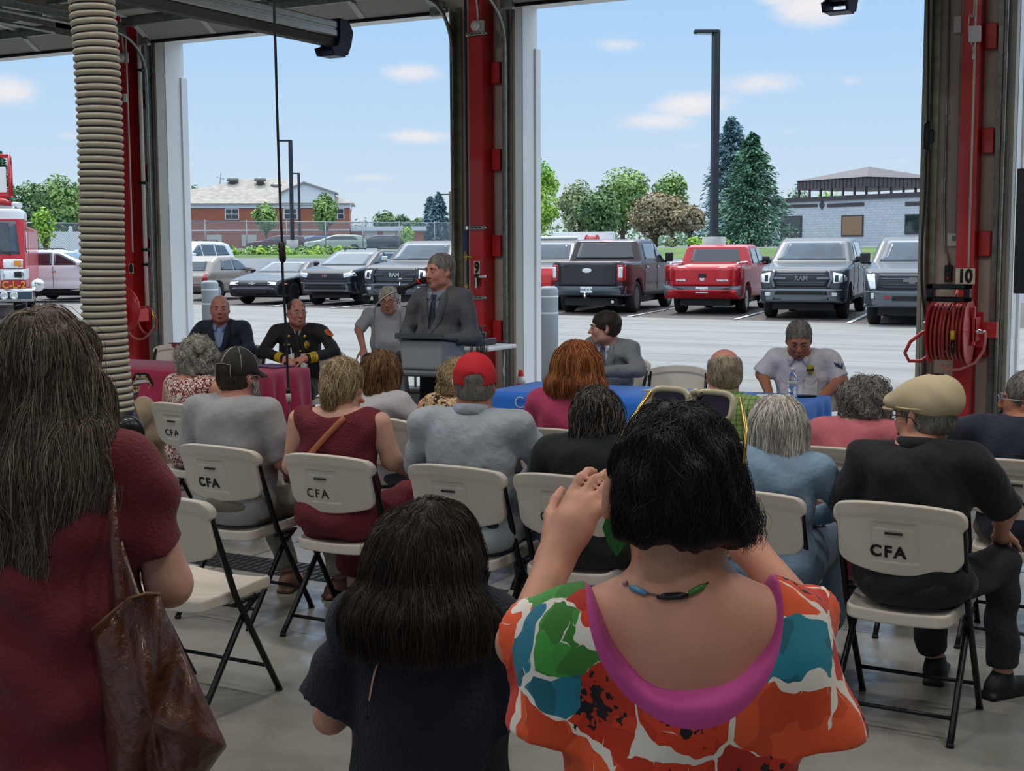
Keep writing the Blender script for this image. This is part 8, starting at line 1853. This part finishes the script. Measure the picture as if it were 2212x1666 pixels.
# ---------------------------------------------------------------- trees, buildings, posts beyond the lot
def leafmat(n,c,c2): 
    def fn(nt,b,tc):
        N=nt.nodes.new;L=nt.links.new; o=N('ShaderNodeTexNoise'); o.inputs['Scale'].default_value=.9; o.inputs['Detail'].default_value=4; L(tc.outputs['Object'],o.inputs[0]); r=N('ShaderNodeValToRGB'); r.color_ramp.elements[0].position=.38; r.color_ramp.elements[1].position=.62; r.color_ramp.elements[0].color=lin(c2)+[1]; r.color_ramp.elements[1].color=lin(c)+[1]; L(o.outputs[0],r.inputs[0]); L(r.outputs[0],b.inputs['Base Color'])
    return mat('leaves_'+n,c,.7,fn=fn)
M_bark=mat('bark','#5c4c40',.9,bump=(12,.5))
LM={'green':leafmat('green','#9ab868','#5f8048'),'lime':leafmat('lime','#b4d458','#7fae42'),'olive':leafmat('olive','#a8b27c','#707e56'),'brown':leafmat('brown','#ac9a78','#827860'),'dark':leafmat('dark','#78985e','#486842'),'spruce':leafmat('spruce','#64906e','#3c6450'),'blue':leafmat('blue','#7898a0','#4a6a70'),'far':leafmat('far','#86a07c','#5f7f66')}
def leafcloud(blobs,n,size,seed,flat=.55):
    r=np.random.RandomState(seed); vol=np.array([b[3]*b[4]*b[5] for b in blobs]); pr=vol**.75; pr/=pr.sum(); k=r.choice(len(blobs),n,p=pr); B=np.array(blobs)[k]
    d=r.normal(size=(n,3)); d/=np.linalg.norm(d,axis=1)[:,None]; rad=1-.45*r.rand(n)**1.5; rad*=(1+.10*np.sin(d[:,0]*7+k)*np.cos(d[:,2]*6+k*2))
    P=B[:,:3]+d*B[:,3:6]*rad[:,None]
    a=r.normal(size=(n,3))*.6+d*.0; a/=np.linalg.norm(a,axis=1)[:,None]; nn=d+r.normal(size=(n,3))*.55+np.array([0,0,.5]); nn/=np.linalg.norm(nn,axis=1)[:,None]
    u=np.cross(nn,a); u/=np.linalg.norm(u,axis=1)[:,None]; v=np.cross(nn,u); s=(size*(.55+.9*r.rand(n)))[:,None]
    V=np.concatenate([P-u*s*.5,P+v*s*.28+nn*s*.08,P+u*s*.5,P-v*s*.28+nn*s*.08],1).reshape(-1,3); F=np.arange(4*n).reshape(-1,4); return V,F
def tree(px,ybase,ytop,wpx,dep,kind,label,group='trees beyond the lot',seed=0,n=2600,trunk=.22,name='deciduous_tree',zb=None,shape='round'):
    s=FPX/dep; b=atd(px,ybase,dep); t0=atd(px,ytop,dep); H=t0.z-b.z; W=wpx/s; z0=1.6 if zb is None else zb
    H=t0.z-z0; t=thing(name,label,'tree',(b.x,b.y,z0),0,group); r=random.Random(seed); blobs=[]
    c0=H*trunk
    nb=9 if shape=='round' else 12
    for i in range(nb):
        a=r.uniform(0,6.28); q=r.random()**.6; zz=c0+(H-c0)*(.28+.5*r.random()); f=math.sqrt(max(.05,1-((zz-c0-(H-c0)*.45)/((H-c0)*.58))**2)); R=W*.5*q*f*.62; br=W*.5*r.uniform(.34,.52)
        if shape=='tall': br*=.8
        zz=min(zz,H-br*.72); blobs.append((R*math.cos(a),R*math.sin(a),zz,br,br,br*.8))
    blobs.append((0,0,c0+(H-c0)*.52,W*.36,W*.36,(H-c0)*.46)); 
    size=max(.16,8.5/s)
    V,F=leafcloud(blobs,n,size,seed); V[:,2]=np.maximum(V[:,2],.05); np_mesh('crown',V,F,LM[kind],t,False)
    mb=MB(); mb.tube([(0,0,-.3),(0,0,c0*1.1),(W*.03,0,H*.7)],[W*.035+.05,W*.028+.04,.03],8); 
    mb.tube([(0,0,c0*.9),(W*.2,0,c0+(H-c0)*.4)],[.07,.03],6); mb.tube([(0,0,c0*.9),(-W*.2,W*.05,c0+(H-c0)*.45)],[.07,.03],6); mb.build('trunk',M_bark,t); return t
def conifer(px,ybase,ytop,wpx,dep,kind,label,seed=0,n=7000,group='spruces beyond the lot',zb=1.6):
    s=FPX/dep; b=atd(px,ybase,dep); t0=atd(px,ytop,dep); H=t0.z-zb; W=wpx/s; t=thing('spruce_tree',label,'tree',(b.x,b.y,zb),0,group); r=np.random.RandomState(seed)
    nb=int(140); Vs=[];Fs=[]; c=0; per=n//nb; mb=MB()
    for i in range(nb):
        u=(i+r.rand())/nb; z=H*(.03+.95*u); L=W*.5*(1.02-u)**.78*(.85+.35*r.rand())+.15; a=i*2.4+r.rand(); dx,dy=math.cos(a),math.sin(a)
        k=per; tt=r.rand(k)**.7; x=dx*L*tt; y=dy*L*tt; zz=z-L*.30*tt**1.4+L*.10*np.maximum(0,tt-.7); spread=.14*L+.20*L*(1-tt)
        P=np.stack([x+r.normal(0,1,k)*spread*.8,y+r.normal(0,1,k)*spread*.8,zz+r.normal(0,.05,k)*L+r.normal(0,.08,k)],1)
        sz=max(.16,9.0/s)*(.6+.8*r.rand(k))[:,None]; d=np.array([dx,dy,-.35])+r.normal(0,.35,(k,3)); d/=np.linalg.norm(d,axis=1)[:,None]; nn=r.normal(0,.5,(k,3))+np.array([0,0,1.0]); w=np.cross(d,nn); w/=np.linalg.norm(w,axis=1)[:,None]
        V=np.concatenate([P-d*sz*.6,P+w*sz*.22,P+d*sz*.6,P-w*sz*.22],1).reshape(-1,3); Vs.append(V); Fs.append(np.arange(4*k).reshape(-1,4)+c); c+=4*k
        if i%3==0: mb.tube([(0,0,z),(dx*L*.8,dy*L*.8,z-L*.2)],[.05,.02],5,cap=False)
    np_mesh('foliage',np.concatenate(Vs),np.concatenate(Fs),LM[kind],t,False); mb.tube([(0,0,-.3),(0,0,H*.97)],[W*.04,.03],8); mb.build('trunk',M_bark,t); return t
# right opening
tree(1158,520,335,130,88,'lime','bright green young tree against the white door reveal',seed=1,shape='tall',n=4200,trunk=.05)
tree(1250,522,385,110,112,'olive','olive green tree between the bright green tree and the tall round tree',seed=2,n=3600,trunk=.1)
tree(1300,522,400,120,108,'dark','dark green tree low in front of the tall round tree',seed=3,n=3400,trunk=.1)
tree(1345,522,356,150,118,'green','tallest round tree behind the maroon pickup',seed=4,n=4600,trunk=.12)
tree(1452,522,366,95,122,'green','small round topped green tree left of the spruces',seed=5,n=2600,trunk=.2)
tree(1415,524,412,160,98,'brown','brownish leaved tree in front of the green trees',seed=6,n=4600,trunk=.12)
tree(1490,524,440,90,96,'brown','smaller brownish tree with a visible trunk left of the lamp post',seed=7,n=2400,trunk=.3)
conifer(1578,522,250,170,112,'blue','blue grey spruce, the taller one behind the lamp post',seed=8,n=9800)
conifer(1622,524,284,185,98,'spruce','broad green spruce in front of the blue grey one',seed=9,n=11200)
tree(1722,500,398,90,230,'far','pale distant tree left of the pavilion roof',seed=10,n=1200,trunk=.05)
tree(1800,500,402,110,220,'lime','light green tree seen through the pavilion roof',seed=11,n=1200,trunk=.05)
tree(1500,532,512,40,88,'lime','low light green shrub left of the lamp post',group='shrubs on the verge',seed=12,n=500,trunk=.02,name='garden_shrub')
tree(1562,532,514,46,90,'green','low green shrub right of the lamp post',group='shrubs on the verge',seed=13,n=500,trunk=.02,name='garden_shrub')
tree(1452,530,514,30,92,'olive','low olive shrub beside the brown tree trunk',group='shrubs on the verge',seed=14,n=400,trunk=.02,name='garden_shrub')
# middle opening
tree(576,533,436,66,128,'green','small round street tree nearer the hanging cord',group='street trees by the brick building',seed=15,n=2200,trunk=.30)
tree(703,533,416,74,124,'green','taller street tree right of the lamp posts',group='street trees by the brick building',seed=16,n=2400,trunk=.28)
conifer(948,520,416,62,180,'blue','dark distant spruce beside the utility pole',seed=17,n=4200); 
conifer(930,520,424,40,183,'blue','slim distant spruce left of its taller twin',seed=18,n=2800)
for k,(px,yt,w,kd,lb) in enumerate(((830,452,70,'dark','distant dark green tree right of the low brick wing'),(868,460,60,'far','distant pale tree, second right of the brick wing'),(905,468,60,'dark','distant low tree left of the spruces'),(990,470,70,'far','distant pale tree behind the column'),(425,396,50,'dark','tree top above the left roof edge of the brick building'),(880,488,34,'lime','bright yellow green bush beside the brick wing'))):
    tree(px,522,yt,w,230 if yt<485 else 150,kd,lb,seed=20+k,n=1300,trunk=.05)
# left opening
tree(70,525,388,120,84,'dark','dark green tree behind the fire truck ladder',group='trees beyond the left fence',seed=30,n=4200,trunk=.03)
tree(130,525,372,130,88,'green','big bright green tree left of the corrugated hose',group='trees beyond the left fence',seed=31,n=5200,trunk=.03)
tree(190,525,380,110,90,'green','green tree right behind the corrugated hose',group='trees beyond the left fence',seed=32,n=3600,trunk=.03)
conifer(2,525,326,90,80,'spruce','dark conifer top at the left picture edge',seed=33,n=5600)
tree(98,532,440,66,62,'lime','thin light green sapling in front of the white fence',group='trees beyond the left fence',seed=34,n=700,trunk=.12,zb=1.3)
# shrubs in the verge, the middle opening
for k,px in enumerate((470,500,540,562,590,612,655,680,705,733,755)):
    p=atd(px,540,60); t=thing('garden_shrub','low green shrub on the verge behind the parked cars','shrub',(p.x,p.y,1.42),0,'low shrubs along the verge behind the parked cars'); w=.28+rnd.random()*.2
    V,F=leafcloud([(0,0,.14,w,w,.20+rnd.random()*.1),(w*.7,.1,.1,w*.6,w*.6,.16)],170,.16,60+k); V[:,2]=np.maximum(V[:,2],.0); np_mesh('foliage',V,F,LM['lime' if k%2 else 'green'],t,False)
# ---- brick building
def brickfn(c1,c2,mort,sc):
    def fn(nt,b,tc):
        N=nt.nodes.new;L=nt.links.new; br=N('ShaderNodeTexBrick'); br.inputs['Scale'].default_value=sc; br.inputs['Color1'].default_value=lin(c1)+[1]; br.inputs['Color2'].default_value=lin(c2)+[1]; br.inputs['Mortar'].default_value=lin(mort)+[1]; br.inputs['Mortar Size'].default_value=.02
        mp=N('ShaderNodeMapping'); mp.inputs['Rotation'].default_value=(PI/2,0,0); L(tc.outputs['Object'],mp.inputs[0]); L(mp.outputs[0],br.inputs[0]); L(br.outputs[0],b.inputs['Base Color'])
    return fn
M_brick=mat('red_brick','#8a4a3a',.9,fn=brickfn('#9a5540','#8a4a38','#a5806c',2.2)); M_wbrick=mat('pale_block_wall','#c3c6ca',.85,fn=brickfn('#c6c9cd','#b9bdc2','#a5a9ae',1.1))
M_shing=mat('roof_shingle','#a39c92',.95,var=(1.6,.18),bump=(3,.6)); M_bwhite=mat('white_siding','#d2d6da',.7); M_win=mat('dark_window','#1f2a33',.05,coat=1)
D=170; s_=FPX/D; pa=atd(756,528,D); O=Vector((pa.x,pa.y,1.6))
ang=math.atan2(-RV[1],-RV[0])+.10   # facade runs left from the right corner
ux=Vector((math.cos(ang),math.sin(ang),0)); uy=Vector((-ux.y,ux.x,0)); 
if uy.dot(Vector(FV))<0: uy=-uy
Mb=Matrix(((ux.x,uy.x,0,O.x),(ux.y,uy.y,0,O.y),(0,0,1,O.z),(0,0,0,1)))
bt_=thing('brick_building','two storey red brick building with white trim and a shallow grey hipped roof','building',(0,0,0)); bt_.matrix_world=Mb
def hz(y,px=600): return atd(px,y,D).z-1.6
zE=hz(440); zW=hz(450); zB=hz(497)
mb=MB(); mb.box((0,0,-.5),(26,14,zW)); mb.build('wall',M_brick,bt_)
mb=MB(); mb.box((-.1,-.1,zW),(26,14.1,zE)); mb.build('fascia',M_bwhite,bt_)
mb=MB(); zr=hz(382); 
mb.add([(-.6,-.6,zE),(27,-.6,zE),(27,14.6,zE),(-.6,14.6,zE),(7.2,7,zr),(13.2,7,zr+.1)],[(0,1,5,4),(1,2,5),(2,3,4,5),(3,0,4),(0,3,2,1)]); mb.build('roof',M_shing,bt_)
mb=MB(); g0,g1=1.8,8.2; gz=hz(395); mb.prism([(g0,zE-.2),(g1,zE-.2),(g1,gz-1.1),((g0+g1)/2+.5,gz),(g0,gz-1.1)],-.4,5,'y'); mb.build('gable',M_bwhite,bt_)
mb=MB(); c=(g0+g1)/2+.5; mb.add([(g0-.4,-.8,gz-1.25),(c,-.8,gz+.1),(c,6,gz+.1),(g0-.4,6,gz-1.25),(g1+.4,-.8,gz-1.25),(g1+.4,6,gz-1.25)],[(0,1,2,3),(1,4,5,2)]); o=mb.build('gable_roof',M_shing,bt_); md=o.modifiers.new('s','SOLIDIFY'); md.thickness=.15
for xw in (1.5,7.2,14.3,20.5):
    mb=MB(); z1=zW-.05; z0=z1-1.35; mb.box((xw-.85,-.06,z0),(xw+.85,0,z1)); w_=mb.build('window',M_bwhite,bt_)
    for a in(0,1):
        for b in(0,1): mb=MB(); x0=xw-.75+.78*a; zz=z0+.1+.62*b; mb.box((x0,-.08,zz),(x0+.70,-.05,zz+.55)); mb.build('pane',M_win,w_)
mb=MB(); mb.box((0,-.05,zB-.12),(26,0,zB+.05)); mb.build('string_course',M_bwhite,bt_)
for xw,w,hh,m in ((20,.8,1.0,M_bwhite),(16.5,.9,1.4,mat('pale_door','#b9b2a6',.7)),(12.3,.9,1.4,mat('pale_door','#b9b2a6')),(5.6,1.4,1.3,mat('pale_door','#b9b2a6')),(2.6,.9,1.4,M_win),(23.5,1.2,.7,M_win)): mb=MB(); mb.box((xw-w,-.05,.3),(xw+w,0,.3+hh)); mb.build('ground_floor_opening',m,bt_)
for px,py in ((503,392),(562,392),(597,405)):
    q=Mb.inverted()@atd(px,py,D+4); mb=MB(); mb.lathe([(.45,-.9),(.45,0),(.75,.02),(.75,.3),(.6,.45)],14,Matrix.Translation((q.x,q.y,q.z))); mb.build('roof_vent',M_galvd,bt_)
q=Mb.inverted()@atd(473,398,D+4); mb=MB(); mb.tube([(q.x,q.y,q.z-.8),(q.x-.3,q.y,q.z+1.4)],.05,6); mb.tube([(q.x-.7,q.y,q.z+.6),(q.x+.3,q.y,q.z+.9)],.035,5); mb.build('aerial',M_galvd,bt_)
# side wing with a flat white roof
mb=MB(); mb.box((-9.2,1,-.5),(-.1,9,hz(500))); mb.build('wing_wall',M_brick,bt_); mb=MB(); mb.box((-9.5,.6,hz(500)),(-.1,9.3,hz(490))); mb.build('wing_roof_edge',M_bwhite,bt_)
for xw in(-2.6,-4.9,-6.6): mb=MB(); mb.box((xw-.8,.94,.3),(xw+.8,1,2.1)); mb.build('garage_panel',mat('pale_door','#b9b2a6'),bt_)
# ---- pale block building with a pavilion roof
q0=atd(1662,520,132); q1=atd(2075,520,112); u=(Vector((q1.x-q0.x,q1.y-q0.y,0))).normalized(); wv_=Vector((-u.y,u.x,0)); Lb=(Vector((q1.x-q0.x,q1.y-q0.y,0))).length
Mp=Matrix(((u.x,wv_.x,0,q0.x),(u.y,wv_.y,0,q0.y),(0,0,1,1.6),(0,0,0,1))); pb=thing('block_building','low pale block building with dark windows and a brown metal pavilion roof','building',(0,0,0)); pb.matrix_world=Mp
def hp(px,y):  # height and position along the facade for a picture point
    d=ray(px,y); n=Vector((wv_.x,wv_.y,0)); t=(Vector((q0.x,q0.y,0)).dot(n))/Vector((d[0],d[1],0)).dot(n); p=d*t; return (Vector((p[0]-q0.x,p[1]-q0.y,0)).dot(u),CAMH+p[2]-1.6)
zt1=hp(1900,419)[1]
mb=MB(); mb.box((0,0,-.5),(Lb,16,zt1-.35)); mb.build('wall',M_wbrick,pb); mb=MB(); mb.box((-.2,-.2,zt1-.35),(Lb+.2,16.2,zt1)); mb.build('parapet_cap',mat('brown_metal','#4d4648',.5,.3),pb)
for x0,x1,y0,y1 in ((1688,1766,440,450),(1787,1867,437,448),(1956,2010,434,445)):
    a=hp(x0,y1);b=hp(x1,y0); mb=MB(); mb.box((a[0],-.06,a[1]),(b[0],0,b[1])); mb.build('brown_band',mat('brown_metal','#4d4648'),pb)
for x0,x1,y0,y1,m in ((1688,1733,466,513,M_win),(1818,1866,464,511,mat('bronze_window','#8a6a4a',.08,.6,coat=1)),(1955,2003,462,506,M_win)):
    a=hp(x0,y1);b=hp(x1,y0); mb=MB(); mb.box((a[0],-.08,a[1]),(b[0],0,b[1])); w_=mb.build('window_frame',mat('brown_metal','#4d4648'),pb); mb=MB(); mb.box((a[0]+.12,-.1,a[1]+.12),(b[0]-.12,-.08,b[1]-.12)); mb.build('glass',m,w_)
a=hp(1776,443); mb=MB(); mb.prism([(a[0]-.35,a[1]),(a[0],a[1]-.42),(a[0]+.35,a[1]),(a[0],a[1]+.42)],-.07,0,'y'); mb.build('diamond_tile',mat('dark_tile','#3a3c48',.5),pb)
DP=135; c0=atd(1872,390,DP); zf1=atd(1836,382,DP).z; zf0=atd(1836,403,DP).z; Sq=10.2; al=math.radians(28.7+29); pvm=Matrix(((math.cos(al),-math.sin(al),0,c0.x),(math.sin(al),math.cos(al),0,c0.y),(0,0,1,0),(0,0,0,1)))
PM=Mp.inverted()@pvm
mb=MB(); mb.box((0,0,zf0),(Sq,Sq,zf1)); mb.build('pavilion_fascia',mat('seamed_brown','#5a5254',.5,.3),pb,M=PM)
zpk=atd(1885,359,DP+6).z; mb=MB(); mb.add([(-.2,-.2,zf1),(Sq+.2,-.2,zf1),(Sq+.2,Sq+.2,zf1),(-.2,Sq+.2,zf1),(Sq/2,Sq/2,zpk)],[(0,1,4),(1,2,4),(2,3,4),(3,0,4)]); mb.build('pavilion_roof',mat('seamed_light','#5f5554',.5,.3),pb,M=PM)
mb=MB()
for k in range(int(Sq/.55)+1):
    x=k*.55; mb.box((x-.03,-.05,zf0),(x+.03,0,zf1)); mb.box((-.05,x-.03,zf0),(0,x+.03,zf1)); f_=min(x,Sq-x)/(Sq/2); zz=zf1+(zpk-zf1)*f_; y_=f_*Sq/2
    mb.add([(x-.03,-.2,zf1+.04),(x+.03,-.2,zf1+.04),(x+.03,y_,zz+.04),(x-.03,y_,zz+.04)],[(0,1,2,3)]); mb.add([(-.2,x-.03,zf1+.04),(-.2,x+.03,zf1+.04),(y_,x+.03,zz+.04),(y_,x-.03,zz+.04)],[(0,1,2,3)])
mb.build('standing_seams',mat('brown_metal','#4d4648'),pb,M=PM)
for x in np.linspace(.15,Sq-.15,7):
    for (a_,b_) in ((x,.15),(.15,x)): mb=MB(); mb.box((a_-.09,b_-.09,1.6+zt1-.6),(a_+.09,b_+.09,zf0)); mb.build('pavilion_post',mat('brown_metal','#4d4648'),pb,M=PM)
# ---- lamp posts, utility pole, fences
def lamppost(px,ytop,ybase,dep,label,w=.10,base=True,arm=-1,zb=1.5):
    t0=atd(px,ytop,dep); t=thing('lamp_post',label,'lamp post',(t0.x,t0.y,zb),0,'parking lot lamp posts'); H=t0.z-zb; m=mat('dark_bronze','#2e3238',.45,.3)
    mb=MB(); mb.box((-w,-w,-.3),(w,w,H)); o=mb.build('pole',m,t); o.rotation_euler.z=PHI+.3
    c,s=RV[0]*arm,RV[1]*arm; mb=MB(); mb.rbox((-.1,-.16,-.10),(.78,.16,.03),.03,R=Matrix.Rotation(math.atan2(s,c),3,'Z'),o=(0,0,H)); mb.build('lamp_head',m,t); mb=MB(); mb.box((.15,-.13,-.115),(.7,.13,-.10),R=Matrix.Rotation(math.atan2(s,c),3,'Z'),o=(0,0,H)); mb.build('lens',mat('lamp_glass','#c9cfd4',.3),t)
    if base: mb=MB(); mb.lathe([(.42,-.4),(.42,.75),(.0,.76)],24); mb.build('concrete_base',mat('base_concrete','#9c9c98',.85),t)
lamppost(1547,66,525,49,'tall dark lamp post in front of the spruces',.115,True,-1,1.3)
lamppost(627,303,530,98,'taller lamp post on a concrete base behind the black coupe',.13)
lamppost(645,374,530,150,'shorter lamp post right behind the taller one',.13)
t0=atd(972,414,165); t=thing('utility_pole','wooden utility pole with a cross arm beside the distant spruces','utility pole',(t0.x,t0.y,1.6)); mb=MB(); mb.tube([(0,0,-.3),(0,0,t0.z-1.6)],.13,8); mb.build('pole',M_bark,t); mb=MB(); mb.box((-1.1,-.06,t0.z-2.0),(1.1,.06,t0.z-1.85),R=Matrix.Rotation(PHI,3,'Z')); mb.build('cross_arm',M_bark,t)
M_wire=mat('fence_wire','#9aa3a8',.5,.6)
def chainfn(nt,b,tc):
    N=nt.nodes.new;L=nt.links.new; sp=N('ShaderNodeSeparateXYZ'); L(tc.outputs['Object'],sp.inputs[0]); outs=[]
    for sg in(1,-1):
        a=N('ShaderNodeMath'); a.operation='MULTIPLY_ADD'; L(sp.outputs[2],a.inputs[0]); a.inputs[1].default_value=sg; L(sp.outputs[0],a.inputs[2]); m=N('ShaderNodeMath'); m.operation='MULTIPLY'; L(a.outputs[0],m.inputs[0]); m.inputs[1].default_value=8; f=N('ShaderNodeMath'); f.operation='FRACT'; L(m.outputs[0],f.inputs[0]); g=N('ShaderNodeMath'); g.operation='LESS_THAN'; L(f.outputs[0],g.inputs[0]); g.inputs[1].default_value=.13; outs.append(g.outputs[0])
    mx=N('ShaderNodeMath'); mx.operation='MAXIMUM'; L(outs[0],mx.inputs[0]); L(outs[1],mx.inputs[1]); L(mx.outputs[0],b.inputs['Alpha'])
M_mesh=mat('chain_link','#9aa3a8',.5,.5,fn=chainfn)
def chain_fence(pA,pB,dA,dB,ztop,label,zb=1.6,step=3.2):
    a=atd(pA,500,dA);b=atd(pB,500,dB); d=Vector((b.x-a.x,b.y-a.y,0)); L=d.length; t=thing('chain_link_fence',label,'fence',(a.x,a.y,zb),math.atan2(d.y,d.x)); H=ztop-zb
    mb=MB(); mb.box((0,-.004,0),(L,.004,H)); mb.build('wire_mesh',M_mesh,t); mb=MB(); mb.tube([(0,0,H),(L,0,H)],.04,6); mb.build('top_rail',M_wire,t)
    for k in range(int(L/step)+1): mb=MB(); mb.tube([(k*step,0,-.2),(k*step,0,H+.1)],.045,6); mb.build('post',M_wire,t)
chain_fence(350,1010,98,112,3.65,'chain link fence between the verge and the brick building')
chain_fence(-60,260,60,66,2.9,'chain link fence in front of the trees in the left opening',zb=1.3)
a=atd(-60,520,68);b=atd(270,520,72); d=Vector((b.x-a.x,b.y-a.y,0)); t=thing('vinyl_fence','white panel fence below the trees in the left opening','fence',(a.x,a.y,1.4),math.atan2(d.y,d.x)); n=int(d.length/2.4)
for k in range(n+1): mb=MB(); mb.box((k*2.4-.08,-.08,-.1),(k*2.4+.08,.08,1.35)); mb.ell((k*2.4,0,1.4),(.10,.10,.07),8,6); mb.build('post',M_white,t); mb=MB(); mb.box((k*2.4+.08,-.03,0),(k*2.4+2.32,.03,1.2)); mb.build('panel',M_white,t)
# ---- cars far behind, in front of the brick building
for px,dep,rz_,c,lb in ((600,112,0.0,('far_red','#4a1f26'),'dark red sedan parked before the brick building'),(672,118,.2,('far_blue','#3a5a96'),'blue car parked far off near the street tree'),(724,108,.1,('far_pale','#b9c4b4'),'pale green car parked far off right of the street tree'),(812,120,.0,('far_dark','#2b3038'),'dark car parked far off before the low brick wing')):
    p=atd(px,530,dep); P=[(y,z*.9) for y,z in SV]; T=vehicle('parked_car',lb,'car',(p.x,p.y,1.2 if dep<119 else 1.25),math.radians(90+28.7+8)+rz_,P,1.85,1.0,(1.45,-1.40),.34,paint(*c),group='cars in the far lot',h=.05)
    sides(T,'side_window',[(1.0,1.10),(-1.7,1.12),(-1.4,1.38),(.25,1.38)],M_glassd)
# hill of distant woodland along the horizon
tw=thing('distant_woodland','low blue green line of woods along the horizon','woodland',(0,0,1.6)); tw['kind']='stuff'
bl=[]; r=random.Random(5)
for k in range(110): 
    px=-500+k*32; p=atd(px,520,380+r.uniform(-25,25)); bl.append((p.x,p.y,1.5+r.random()*1.5,9,9,3.5+3.0*r.random()))
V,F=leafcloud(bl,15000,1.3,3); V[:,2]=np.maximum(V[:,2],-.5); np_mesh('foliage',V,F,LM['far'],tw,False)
